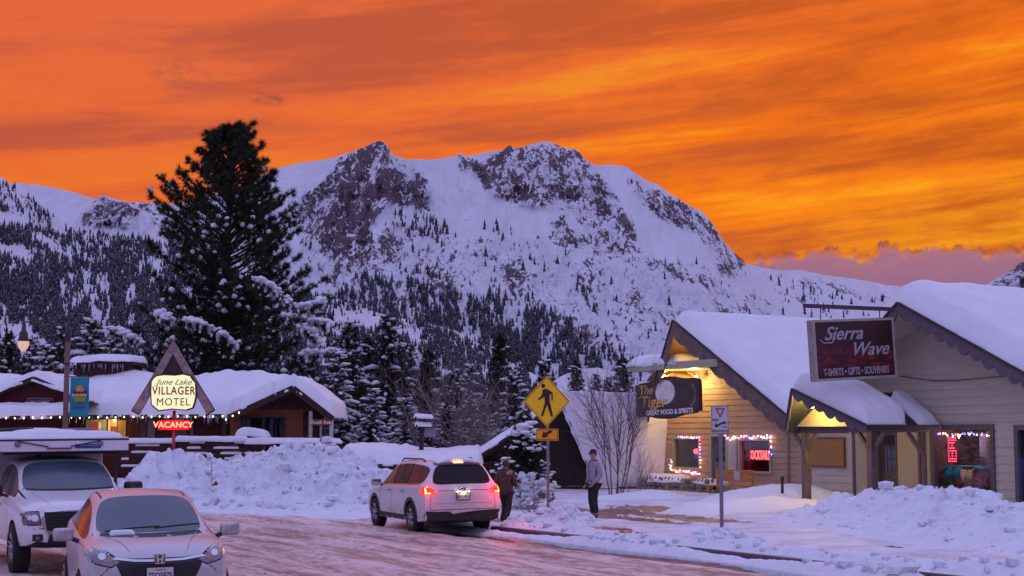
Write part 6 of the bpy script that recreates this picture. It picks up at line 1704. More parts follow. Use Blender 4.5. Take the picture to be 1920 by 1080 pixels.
# street-name sign
NY = 49.5; nb0 = at(601, 850, NY)
NS = Bld('street_name_sign', (nb0.x, NY, 0), 0, 'brown street name blade reading Knoll Ave on a thin grey pole in the snow bank', 'sign')
def nq(px, py): p = at(px, py, NY); return p.x - nb0.x, p.z
b = MB(); b.tube([(0, 0, -.1), (0, 0, nq(600, 798)[1])], .035, 8); NS.part('pole', b, mat('grey_pole', (.22, .19, .20), .5, .4), smooth=True)
a_, c_ = nq(583, 786.5), nq(621, 797.5); b = MB(); b.bbox(a_[0], c_[0], -.015, .015, c_[1], a_[1]); bl = NS.part('blade', b, mat('blade_brown', (.16, .035, .02), .5), bevel=.005)
text_obj('lettering', 'Knoll Ave', mat('blade_white', (.85, .60, .50), .5), bl, ((a_[0] + c_[0]) / 2, -.02, (a_[1] + c_[1]) / 2), .165, bold=.004, sx=1.0, ext=.002)
# red snow marker
rm = at(402, 909, 47.6)
MK = Bld('snow_marker', (rm.x, 47.6, rm.z), 0, 'thin leaning snow stake with a small red reflector on the snow bank', 'snow stake')
b = MB(); p = at(397, 864, 47.6); b.tube([(-.08, 0, -.35), (p.x - rm.x, 0, p.z - rm.z)], .012, 6); MK.part('stake', b, mat('grey_pole', (.22, .19, .20), .5, .4))
b = MB(); b.prism([(-.09, -.02, -.14), (-.06, -.02, .0), (.05, -.02, .13), (.10, -.02, .06), (.07, -.02, -.06), (-.05, -.02, -.16)], (0, .03, 0)); MK.part('reflector', b, mat('reflector_red', (.22, .008, .01), .4))
# ================================================================== vehicles
from mathutils.bvhtree import BVHTree
BLACKP = mat('black_plastic', (.014, .013, .015), .55, var=.2, vs=8)
RUBBER = mat('tyre_rubber', (.012, .011, .012), .85, var=.3, vs=20)
CHROME = mat('chrome', (.62, .62, .66), .12, 1.0, var=.05)
RIMM = mat('alloy_rim', (.30, .28, .31), .30, .9, var=.1)
CARGL = mat('car_glass', (.020, .020, .026), .14, var=.2, spec=.16)
def frost_glass():
    t = NT('misted_windscreen'); n = t.noise(1.1, 4, .6); z = t.noise(40, 3, .6)
    t.set('Base Color', t.mix(t.step(n, .3, .75), (.035, .060, .095), (.070, .100, .130))); t.set('Roughness', .22); t.set('Specular IOR Level', .5); t.set('Coat Weight', .35); t.set('Coat Roughness', .05)
    return t.mat
WIND = frost_glass()
LENSC = mat('headlamp_lens', (.20, .17, .21), .08, .35, var=.35, vs=14, coat=.8)
def car_paint(name, col, metal=.0, rough=.32):
    t = NT(name); n = t.noise(2.5, 5, .6); d = t.noise(9, 6, .7); z = t.sep()[2]
    lowd = t.math('MULTIPLY', t.math('SUBTRACT', 1.0, t.step(z, .25, .95)), t.step(d, .38, .62))
    t.set('Base Color', t.mix(t.math('MULTIPLY', lowd, .55), t.mix(t.step(n, .3, .7), tuple(c * .95 for c in col), col), (.26, .20, .18)))
    t.set('Roughness', t.math('ADD', rough, t.math('MULTIPLY', lowd, .35))); t.set('Metallic', metal); t.set('Coat Weight', .4); t.set('Coat Roughness', .10)
    return t.mat

class Car:
    def __init__(s, name, loc, rz, label, cat, paint, roll=0.0):
        s.root = empty(name, loc, rz, label, cat); s.root.rotation_euler = (0, R(roll), rz); s.paint = paint
    def loft(s, st, glass_side, ws, rg, wells, black_to=0.0, creases=True, side_glass=CARGL, wsm=CARGL, rgm=CARGL, wellr=.40, wellw=.30, hood=()):
        """st: stations (y, zb, hw, zs, wr, zr); ws/rg: index of the first station of windscreen / rear glass"""
        K = 11; rows = []
        for (y, zb, hw, zs, wr, zr) in st:
            h = zr - zs
            if h < .30:
                half = [(0, zb), (.75 * hw, zb), (.96 * hw, zb + .05), (hw, zb + .38 * (zs - zb)), (hw * .99, zs - .09), (hw * .965, zs - .01), (hw * .92, zs + .20 * h), (hw * .84, zs + .50 * h), (wr, zs + .78 * h), (wr * .6, zs + .94 * h), (0, zr)]
            else:
                half = [(0, zb), (.75 * hw, zb), (.96 * hw, zb + .05), (hw, zb + .38 * (zs - zb)), (hw * .995, zs - .10), (hw * .965, zs), (hw * .935, zs + .035), (wr + .045, zr - .115), (wr, zr - .045), (wr * .62, zr - .008), (0, zr)]
            ring = [(x, y, z) for x, z in half] + [(-x, y, z) for x, z in half[-2:0:-1]]
            rows.append(ring)
        n = len(rows[0]); vs = [p for r in rows for p in r]; fs = []; ms = []
        for i in range(len(rows) - 1):
            for k in range(n):
                k2 = (k + 1) % n; fs.append((i * n + k, i * n + k2, (i + 1) * n + k2, (i + 1) * n + k))
                kk = k if k < K - 1 else n - 1 - k       # mirrored index of the strip
                m = 0
                if kk == 6 and glass_side[0] <= i < glass_side[1]: m = 1
                if kk in (8, 9) and i == ws: m = 2
                if kk in (8, 9) and i == rg: m = 3
                if kk in (0, 1): m = 4
                if black_to and kk == 2: m = 4
                ms.append(m)
        fs.append(tuple(range(n - 1, -1, -1))); ms.append(0)
        o = (len(rows) - 1) * n; fs.append(tuple(range(o, o + n))); ms.append(0)
        me = bpy.data.meshes.new('tmp'); me.from_pydata(vs, [], fs); me.polygons.foreach_set('material_index', ms); me.update()
        bm = bmesh.new(); bm.from_mesh(me); bmesh.ops.recalc_face_normals(bm, faces=bm.faces)
        cl = bm.edges.layers.float.get('crease_edge') or bm.edges.layers.float.new('crease_edge')
        for e in bm.edges:
            f = e.link_faces
            if len(f) == 2 and f[0].material_index != f[1].material_index: e[cl] = .75
            if len(f) == 2 and (len(f[0].verts) > 4 or len(f[1].verts) > 4): e[cl] = .55
        for i in range(len(rows)):
            for k in (5, n - 5):
                pass
        bm.to_mesh(me); bm.free()
        for m_ in (s.paint, side_glass, wsm, rgm, BLACKP, BLACKP): me.materials.append(m_)
        ob = bpy.data.objects.new('tmp', me); COL.objects.link(ob)
        ss = ob.modifiers.new('s', 'SUBSURF'); ss.levels = 2; ss.render_levels = 2
        cut = []
        for (y, r) in wells:
            for sx in (-1, 1):
                c = MB(); c.lathe([(0, -wellw), (r, -wellw), (r, wellw), (0, wellw)], (sx * (st[len(st) // 2][2] - .02), y, s.wz), 36, 'X')
                co = c.build('cut', BLACKP); co.data.materials.clear()
                for m_ in (s.paint, side_glass, wsm, rgm, BLACKP, BLACKP): co.data.materials.append(m_)
                co.data.polygons.foreach_set('material_index', [5] * len(co.data.polygons))
                bo = ob.modifiers.new('b', 'BOOLEAN'); bo.operation = 'DIFFERENCE'; bo.object = co; bo.solver = 'EXACT'; cut.append(co)
        bpy.context.view_layer.update()
        dg = bpy.context.evaluated_depsgraph_get(); full = bpy.data.meshes.new_from_object(ob.evaluated_get(dg))
        bm = bmesh.new(); bm.from_mesh(full); s.bvh = BVHTree.FromBMesh(bm)
        for idx, nm, m_ in ((0, 'body', s.paint), (1, 'side_windows', side_glass), (2, 'windscreen', wsm), (3, 'rear_window', rgm), (4, 'underbody', BLACKP)):
            b2 = bm.copy(); want = (4, 5) if idx == 4 else (idx,)
            bmesh.ops.delete(b2, geom=[f for f in b2.faces if f.material_index not in want], context='FACES')
            bmesh.ops.delete(b2, geom=[v for v in b2.verts if not v.link_faces], context='VERTS')
            if not b2.faces: b2.free(); continue
            if idx == 1:
                for sgn, gn in ((1, 'side_window'), (-1, 'side_window')):
                    b3 = b2.copy(); bmesh.ops.delete(b3, geom=[v for v in b3.verts if v.co.x * sgn < 0], context='VERTS')
                    m2 = bpy.data.meshes.new(gn); b3.to_mesh(m2); b3.free()
                    for p in m2.polygons: p.material_index = 0
                    link_mesh(gn, m2, m_, s.root, True)
                b2.free(); continue
            m2 = bpy.data.meshes.new(nm); b2.to_mesh(m2); b2.free(); m2.materials.clear()
            for p in m2.polygons: p.material_index = 0
            q = link_mesh(nm, m2, m_, s.root, True)
            if nm == 'body': s.body = q
        bm.free()
        for c in cut + [ob]: bpy.data.objects.remove(c)
    dz = 0.0
    def decal(s, name, poly, axis, sign, m, off=.006, parent=None, cut=.07, smooth=True, thick=.0):
        if axis == 'y' and sign < 0 and s.dz: poly = [(p[0], p[1] + (s.dz if p[1] < 1.0 else 0)) for p in poly]
        """piece of trim laid on the bodywork: 2D outline projected along an axis"""
        bm = bmesh.new()
        mk = {'y': lambda a, b: (a, 0, b), 'x': lambda a, b: (0, a, b), 'z': lambda a, b: (a, b, 0)}[axis]
        f = bm.faces.new([bm.verts.new(mk(*p)) for p in poly]); bmesh.ops.triangulate(bm, faces=bm.faces[:])
        for _ in range(5):
            es = [e for e in bm.edges if e.calc_length() > cut]
            if not es: break
            bmesh.ops.subdivide_edges(bm, edges=es, cuts=1); bmesh.ops.triangulate(bm, faces=bm.faces[:])
        ai = {'x': 0, 'y': 1, 'z': 2}[axis]; d = Vector((0, 0, 0)); d[ai] = -sign
        for v in bm.verts:
            o = v.co.copy(); o[ai] = 5 * sign; h = s.bvh.ray_cast(o, d)
            if h[0] is None: h = s.bvh.find_nearest(Vector([o[0] if ai != 0 else 1 * sign, o[1] if ai != 1 else 2.3 * sign, o[2]]))
            v.co = h[0] - d * off
        bmesh.ops.recalc_face_normals(bm, faces=bm.faces)
        for f in bm.faces:
            if f.normal[ai] * sign < 0: f.normal_flip()
        me = bpy.data.meshes.new(name); bm.to_mesh(me); bm.free()
        o = link_mesh(name, me, m, parent or s.root, smooth)
        if thick: md = o.modifiers.new('t', 'SOLIDIFY'); md.thickness = thick; md.offset = 1
        return o
    def line(s, name, pts, axis, sign, w=.010, m=None, parent=None, off=.003):
        P = [Vector((*p, 0)) for p in pts]; a = []; b = []
        for i, p in enumerate(P):
            t = (P[min(i + 1, len(P) - 1)] - P[max(i - 1, 0)]).normalized(); n = Vector((-t.y, t.x, 0)) * w / 2
            a.append((p + n)[:2]); b.append((p - n)[:2])
        return s.decal(name, [tuple(q) for q in a] + [tuple(q) for q in b[::-1]], axis, sign, m or BLACKP, off, parent or s.body, .12)
    def wheel(s, x, y, r, w, spokes=5, dark=False):
        sg = 1 if x > 0 else -1
        b = MB(); b.lathe([(r * .60, -w * .5), (r * .80, -w * .52), (r * .95, -w * .46), (r, -w * .30), (r * 1.0, 0), (r, w * .30), (r * .95, w * .46), (r * .80, w * .52), (r * .60, w * .5)], (0, 0, 0), 40, 'X')
        wh = b.build('wheel', RUBBER, s.root, True, fix=False); wh.location = (x, y, r)
        b = MB(); xo = sg * w * .36
        b.lathe([(r * .66, sg * w * .50), (r * .62, sg * w * .44), (r * .60, sg * w * .2), (r * .60, -sg * w * .3)], (0, 0, 0), 36, 'X')
        for k in range(spokes):
            a = 2 * math.pi * k / spokes + .3
            for d in (-.16, .16):
                p0 = V(xo, .06 * math.cos(a + d * 3), .06 * math.sin(a + d * 3)); p1 = V(xo + sg * .03, r * .62 * math.cos(a + d), r * .62 * math.sin(a + d))
                b.beam(p0, p1, .035, .03, up=(1, 0, 0))
        b.lathe([(0, xo + sg * .05), (.06, xo + sg * .045), (.075, xo)], (0, 0, 0), 20, 'X')
        b.build('rim', RIMM, wh, True)
        b = MB(); b.lathe([(0, sg * w * .12), (r * .60, sg * w * .12)], (0, 0, 0), 24, 'X'); b.build('brake_disc', BLACKP, wh)
        return wh
    def mirror(s, x, y, z, m, sc=1.0):
        sg = 1 if x > 0 else -1
        b = MB(); b.box((0, 0, 0), (.26 * sc, .11 * sc, .17 * sc)); o = b.build('door_mirror', m, s.root, True, bevel=.045 * sc, seg=3); o.location = (x, y, z)
        b = MB(); b.bbox(-.11 * sc, .11 * sc, .056 * sc, .062 * sc, -.065 * sc, .065 * sc); b.build('mirror_glass', CHROME, o)
        b = MB(); b.beam((-sg * .10 * sc, .0, -.05), (-sg * .24 * sc, -.02, -.11), .07, .05); b.build('mirror_arm', BLACKP, o)
        return o
def plate(C, x, y, z, sgn, txt, top, w=.305, h=.155, col=(.60, .56, .58), tcol=(.03, .03, .08), rx=0.0, rim=BLACKP):
    """number plate; sgn=-1 faces the front (-y), +1 the rear"""
    b = MB(); b.box((0, 0, 0), (w + .03, .012, h + .03)); o = b.build('number_plate', rim, C.root); o.location = (x, y, z); o.rotation_euler = (rx, 0, 0 if sgn < 0 else math.pi)
    b = MB(); b.box((0, -.010, 0), (w, .008, h)); b.build('plate_face', mat('plate_%d' % int(col[0] * 100), col, .5, var=.04), o, bevel=.002)
    text_obj('lettering', txt, mat('plate_ink%d' % int(tcol[2] * 100), tcol, .6), o, (0, -.016, -.018), .098, sx=.74, bold=.0015, ext=.001)
    if top: text_obj('lettering', top, mat('plate_red', (.35, .05, .06), .6), o, (0, -.016, .055), .034, shear=.3, ext=.001)
    return o

# ---- silver small SUV, front view
H = Car('parked_car', (-4.86, 19.88, 0), R(19.5), 'silver compact SUV parked nose-on at the bottom left, with a misted windscreen', 'car', car_paint('silver_paint', (.56, .53, .57), .35, .34), roll=-.8)
H.wz = .34; H.dz = .06
H.loft([(-2.14, .42, .55, .72, .40, .80), (-2.06, .28, .74, .86, .50, .92), (-1.86, .20, .845, .95, .60, 1.005), (-1.45, .20, .875, .99, .68, 1.06), (-1.02, .20, .885, 1.00, .70, 1.085), (-.22, .20, .888, 1.04, .585, 1.53), (.35, .20, .888, 1.06, .60, 1.60), (1.1, .20, .885, 1.10, .58, 1.58), (1.75, .24, .87, 1.12, .50, 1.46), (2.05, .30, .84, 1.08, .66, 1.14), (2.15, .42, .78, .9, .5, .95)],
       (4, 8), 4, 8, [(-1.32, .37), (1.30, .37)], wsm=WIND)
for (x, y) in ((-.80, -1.32), (.80, -1.32), (-.80, 1.30), (.80, 1.30)): H.wheel(x, y, .335, .215)
H.decal('grille', [(-.60, .775), (-.30, .735), (.30, .735), (.60, .775), (.66, .845), (.30, .800), (-.30, .800), (-.66, .845)], 'y', -1, mat('gloss_black', (.010, .009, .018), .15), .012)
lg_ = H.decal('lower_grille', [(-.30, .735), (.30, .735), (.52, .775), (.40, .62), (.34, .40), (-.34, .40), (-.40, .62), (-.52, .775)], 'y', -1, BLACKP, .008)
for k in range(5): H.line('slat', [(-.33, .43 + k * .06), (.33, .43 + k * .06)], 'y', -1, .012, mat('gloss_black', (.010, .009, .018), .15), lg_, .012)
cb = H.decal('chrome_bar', [(-.55, .800), (-.28, .765), (-.07, .76), (-.07, .785), (-.28, .79), (-.50, .825)], 'y', -1, CHROME, .022); H.decal('chrome_bar', [(.55, .800), (.28, .765), (.07, .76), (.07, .785), (.28, .79), (.50, .825)], 'y', -1, CHROME, .022)
for s_ in (-1, 1):
    H.decal('headlight_bezel', [(s_ * .43, .775), (s_ * .55, .698), (s_ * .73, .740), (s_ * .875, .855), (s_ * .862, .975), (s_ * .73, .942), (s_ * .58, .88)], 'y', -1, BLACKP, .004)
    hl = H.decal('headlight', [(s_ * .45, .765), (s_ * .56, .715), (s_ * .72, .755), (s_ * .865, .865), (s_ * .850, .960), (s_ * .74, .925), (s_ * .60, .865)], 'y', -1, LENSC, .018)
    H.decal('lamp_ring', [(s_ * .655 + .045 * math.cos(a), .835 + .038 * math.sin(a)) for a in [k * math.pi / 8 for k in range(16)]], 'y', -1, CHROME, .024, hl)
    H.decal('indicator', [(s_ * .53, .785), (s_ * .585, .755), (s_ * .60, .80), (s_ * .575, .825)], 'y', -1, mat('amber_lens', (.50, .20, .12), .2), .024, hl)
    H.line('hood_crease', [(s_ * .34, -2.0), (s_ * .46, -1.5), (s_ * .56, -1.08)], 'z', 1, .012, mat('silver_edge', (.34, .32, .36), .3, .5), off=.004)
    H.line('bumper_line', [(s_ * .52, .76), (s_ * .66, .62), (s_ * .84, .56)], 'y', -1, .010)
    H.line('door_line', [(-.95, .30), (-.98, .80), (-.92, 1.0)], 'x', s_, .010); H.line('door_line', [(.02, .28), (.03, 1.04)], 'x', s_, .010)
    H.line('side_crease', [(-.9, .52), (.4, .70), (1.6, .86)], 'x', s_, .014, mat('silver_edge', (.34, .32, .36), .3, .5))
    H.mirror(s_ * 1.03, -.78, 1.085, H.paint, .95)
    H.line('roof_strip', [(s_ * .53, -.12), (s_ * .545, .4), (s_ * .53, 1.2)], 'z', 1, .022, BLACKP)
H.line('windscreen_edge', [(-.80, 1.095), (-.40, 1.075), (0, 1.07), (.40, 1.075), (.80, 1.095)], 'y', -1, .030, BLACKP, H.root, .006)
b = MB(); b.tube([(.05, -1.02, 1.14), (.36, -.98, 1.165), (.62, -.95, 1.175)], .011, 6); b.tube([(-.55, -1.02, 1.12), (-.2, -1.0, 1.15), (.12, -.98, 1.16)], .011, 6); b.build('wiper', BLACKP, H.root, True)['kind'] = 'stuff'
rb_ = MB(); rb_.box((0, 0, 0), (.135, .018, .115)); em = rb_.build('emblem', mat('gloss_black', (.010, .009, .018), .15), H.root, bevel=.02); h_ = H.bvh.ray_cast(Vector((0, -5, .845)), Vector((0, 1, 0)))[0]; em.location = (0, h_.y - .030, .845)
b = MB()
rim_ = [(-.055, .05), (.055, .05), (.064, .0), (.05, -.05), (-.05, -.05), (-.064, .0)]
for p, q in zip(rim_, rim_[1:] + rim_[:1]): b.beam((p[0], -.012, p[1]), (q[0], -.012, q[1]), .010, .010)
b.prism([(-.045, -.020, .042), (-.022, -.020, .042), (-.014, -.020, .008), (.014, -.020, .008), (.022, -.020, .042), (.045, -.020, .042), (.034, -.020, -.042), (.012, -.020, -.042), (.010, -.020, -.012), (-.010, -.020, -.012), (-.012, -.020, -.042), (-.034, -.020, -.042)], (0, .010, 0)); b.build('emblem_letter', CHROME, em)
h_ = H.bvh.ray_cast(Vector((0, -5, .66)), Vector((0, 1, 0)))[0]
plate(H, 0.0, h_.y - .035, .672, -1, '7TQS875', 'California')
b = MB(); snow_sheet(b, lambda a, c: (-.50 + a * .30, -1.16 + c * .12, 1.085 + .02 * c), 16, 8, .022, 5, .10, La=.30, Lb=.16, rag=.02); b.build('snow_patch', SNOW, H.root, True, fix=False)
b = MB(); b.ball((.1, -.40, 1.33), .06, 2, (1, .3, .6)); b.build('rear_view_mirror', mat('mirror_dim', (.08, .12, .14), .3), H.root, True)
b = MB(); b.tube([(0, 0, 0), (0, .07, .06)], .012, 6); b.lathe([(0.03, 0), (.012, .03)], (0, 0, 0), 8); o = b.build('antenna', BLACKP, H.root, True); o.location = (0, 1.3, 1.57)

# ---- white pickup with a pop-up camper
T_ = Car('pickup_truck', (-8.33, 27.37, 0), R(27), 'white pickup truck carrying a pop-up camper, parked behind the silver car', 'truck', car_paint('white_paint', (.80, .76, .80), 0, .30), roll=-.6)
T_.wz = .42
T_.loft([(-2.92, .55, .78, .92, .62, 1.10), (-2.84, .48, .93, 1.05, .72, 1.20), (-2.55, .45, .985, 1.13, .78, 1.26), (-2.05, .45, 1.00, 1.18, .82, 1.32), (-1.62, .45, 1.005, 1.22, .83, 1.37), (-.95, .45, 1.005, 1.26, .70, 1.86), (-.35, .45, 1.005, 1.27, .71, 1.93), (.45, .45, 1.00, 1.28, .70, 1.91), (.62, .45, 1.00, 1.28, .72, 1.60), (.70, .45, 1.00, 1.25, .80, 1.30), (2.6, .45, 1.00, 1.25, .80, 1.28), (2.85, .50, .96, 1.2, .80, 1.22)],
        (4, 7), 4, 7, [(-1.95, .49), (1.75, .49)], wsm=WIND, wellw=.32)
for (x, y) in ((-.88, -1.95), (.88, -1.95), (-.88, 1.75), (.88, 1.75)): T_.wheel(x, y, .43, .275)
gr = T_.decal('grille', [(-.60, .76), (.60, .76), (.66, 1.00), (.64, 1.06), (-.64, 1.06), (-.66, 1.00)], 'y', -1, BLACKP, .014)
for (z0, z1, w_) in ((1.065, 1.115, .64), (.715, .755, .60)): T_.decal('grille_bar', [(-w_, z0), (w_, z0), (w_, z1), (-w_, z1)], 'y', -1, CHROME, .030, gr)
for k in range(4): T_.line('slat', [(-.58, .81 + k * .055), (.58, .81 + k * .055)], 'y', -1, .014, mat('gloss_black', (.010, .009, .018), .15), gr, .02)
for s_ in (-1, 1):
    T_.decal('grille_side', [(s_ * .60, .74), (s_ * .665, .84), (s_ * .72, 1.04), (s_ * .655, 1.06)], 'y', -1, CHROME, .026, gr)
    T_.decal('headlight_bezel', [(s_ * .685, .855), (s_ * .935, .845), (s_ * .97, .96), (s_ * .955, 1.075), (s_ * .725, 1.085)], 'y', -1, BLACKP, .007)
    hl = T_.decal('headlight', [(s_ * .70, .87), (s_ * .92, .86), (s_ * .955, .96), (s_ * .945, 1.06), (s_ * .74, 1.07)], 'y', -1, LENSC, .018)
    for (cx_, cz_, r_) in ((.79, .97, .055), (.88, .98, .045)): T_.decal('lamp_ring', [(s_ * cx_ + r_ * math.cos(a), cz_ + r_ * math.sin(a)) for a in [k * math.pi / 7 for k in range(14)]], 'y', -1, CHROME, .020, hl)
    T_.decal('indicator', [(s_ * .90, .87), (s_ * .945, .89), (s_ * .955, .96), (s_ * .92, .95)], 'y', -1, mat('amber_lens', (.50, .20, .12), .2), .020, hl)
    fg = T_.decal('fog_lamp', [(s_ * .66, .60), (s_ * .82, .60), (s_ * .82, .71), (s_ * .66, .71)], 'y', -1, BLACKP, .014)
    T_.decal('fog_lens', [(s_ * .74 + .035 * math.cos(a), .655 + .035 * math.sin(a)) for a in [k * math.pi / 6 for k in range(12)]], 'y', -1, LENSC, .024, fg)
    T_.line('bumper_line', [(s_ * .60, .80), (s_ * .80, .80), (s_ * .97, .83)], 'y', -1, .014)
    T_.line('hood_crease', [(s_ * .55, -2.8), (s_ * .62, -2.2), (s_ * .66, -1.7)], 'z', 1, .014, mat('white_edge', (.42, .38, .44), .4))
    T_.line('door_line', [(-1.35, .55), (-1.38, 1.15)], 'x', s_, .012); T_.line('door_line', [(-.28, .55), (-.28, 1.25)], 'x', s_, .012)
    T_.line('window_pillar', [(-.32, 1.30), (-.32, 1.84)], 'x', s_, .05, BLACKP, T_.root, .008)
    T_.decal('door_handle', [(-.45, 1.10), (-.65, 1.10), (-.65, 1.14), (-.45, 1.14)], 'x', s_, BLACKP, .02)
    T_.mirror(s_ * 1.20, -1.10, 1.36, BLACKP, 1.25)
T_.decal('bumper', [(-.60, .50), (.60, .50), (.56, .70), (-.56, .70)], 'y', -1, BLACKP, .014)
T_.line('windscreen_edge', [(-.90, 1.40), (-.4, 1.375), (0, 1.37), (.4, 1.375), (.90, 1.40)], 'y', -1, .030, BLACKP, T_.root, .006)
b = MB(); b.lathe([(0, .05), (.04, .03), (.06, 0)], (0, 0, 0), 10); o = b.build('antenna', BLACKP, T_.root, True); o.location = (-.35, -.5, 1.92)
# camper
CW = mat('camper_shell', (.52, .44, .47), .5, var=.06, vs=2); CL = mat('camper_lid', (.74, .70, .76), .45, var=.05)
CP = empty('truck_camper', (-8.33, 27.37, 0), R(27), 'low pop-up camper shell on the pickup bed, its lid jutting over the cab under snow', 'camper'); CP.rotation_euler = (0, R(-.6), R(27))
b = MB(); b.bbox(-1.03, 1.03, .70, 3.3, 1.30, 2.0); b.bbox(-.92, .92, .30, .70, 1.62, 1.99); b.build('body', CW, CP, bevel=.02)
b = MB(); b.bbox(-1.00, 1.00, -.85, .29, 1.965, 2.005); b.build('bunk_floor', BLACKP, CP)
b = MB(); b.bbox(-1.27, 1.12, -1.05, 3.4, 2.01, 2.26); lid = b.build('lid', CL, CP, bevel=.015)
b = MB(); b.bbox(-1.275, 1.125, -1.056, 3.41, 2.205, 2.235); b.bbox(-1.275, 1.125, -1.056, 3.41, 2.006, 2.022); b.build('lid_trim', mat('navy_trim', (.015, .014, .035), .5), lid)
b = MB(); b.bbox(-.30, .12, -1.075, -1.058, 2.055, 2.085); b.build('red_reflector', mat('dull_red', (.32, .05, .05), .5), lid)
b = MB(); b.bbox(.18, .62, -1.072, -1.058, 2.07, 2.14); o = b.build('maker_plate', mat('blue_plate', (.02, .035, .24), .5), lid)
b = MB(); 
for (a_, e_) in ((.27, .36), (.375, .47), (.49, .58)): b.bbox(a_, e_, -1.078, -1.073, 2.112, 2.122)
b.build('maker_lettering', mat('pale_blue_ink', (.35, .40, .60), .6), o)
for (p, q) in (((-.80, 2.20), (-.28, 2.10)), ((.62, 2.20), (.10, 2.10))):
    b = MB(); b.tube([(p[0], -1.08, p[1]), (q[0], -1.08, q[1])], .012, 6); b.build('gas_strut', BLACKP, lid, True)
    b = MB(); b.lathe([(0, -.03), (.05, -.025), (.05, 0)], (p[0], -1.06, p[1] - .05), 12, 'Y'); b.build('latch', mat('grey_latch', (.20, .17, .22), .5), lid, True)
b = MB(); snow_sheet(b, lambda a, c: (-1.25 + a * 2.3, -.95 + c * 4.2, 2.262), 40, 50, .10, 6, .3, La=2.3, Lb=4.2, rag=.03)
snow_sheet(b, lambda a, c: (-.9 + a * 1.3, -.9 + c * 1.6, 2.30), 26, 26, .12, 16, .5, La=1.3, Lb=1.6, rag=.0); b.build('snow', SNOW, lid, True, fix=False)
b = MB(); b.tube([(-1.15, -.5, 2.38), (-.45, -.5, 2.40)], .05, 8); b.bbox(-1.2, -.7, .4, 1.0, 2.36, 2.42); b.build('roof_rack', BLACKP, lid)
b = MB(); b.bbox(.3, .75, .2, .9, 2.37, 2.43); b.build('roof_vent', mat('grey_latch', (.20, .17, .22), .5), lid, bevel=.02)

# ---- white SUV, rear view, brake lights on
S_ = Car('suv_car', (-2.05, 37.17, 0), R(202), 'white SUV seen from behind with glowing red brake lights, stopped at the kerb', 'car', car_paint('pearl_paint', (.66, .62, .64), 0, .30), roll=1.0)
S_.wz = .38
S_.loft([(-2.50, .50, .66, .74, .45, .84), (-2.40, .34, .84, .90, .58, .99), (-2.1, .27, .93, .98, .70, 1.07), (-1.5, .26, .955, 1.03, .74, 1.14), (-1.12, .26, .96, 1.06, .74, 1.18), (-.40, .26, .965, 1.09, .655, 1.68), (.25, .26, .965, 1.10, .67, 1.76), (1.1, .26, .965, 1.12, .66, 1.765), (1.9, .26, .955, 1.14, .63, 1.72), (2.22, .28, .945, 1.16, .60, 1.66), (2.43, .30, .935, 1.12, .78, 1.17), (2.49, .32, .92, .95, .70, 1.02), (2.48, .40, .88, .80, .6, .86)],
        (4, 9), 4, 9, [(-1.45, .42), (1.45, .42)])
for (x, y) in ((-.83, -1.45), (.83, -1.45), (-.83, 1.45), (.83, 1.45)): S_.wheel(x, y, .375, .235)
S_.decal('rear_bumper', [(-.93, .30), (.93, .30), (.94, .50), (.90, .58), (.62, .56), (.34, .56), (.26, .50), (-.26, .50), (-.34, .56), (-.62, .56), (-.90, .58), (-.94, .50)], 'y', 1, BLACKP, .010)
BR = emit_mat('brake_red', (1.0, .02, .012), 2.2); BRH = emit_mat('brake_hot', (1.0, .28, .06), 9.0)
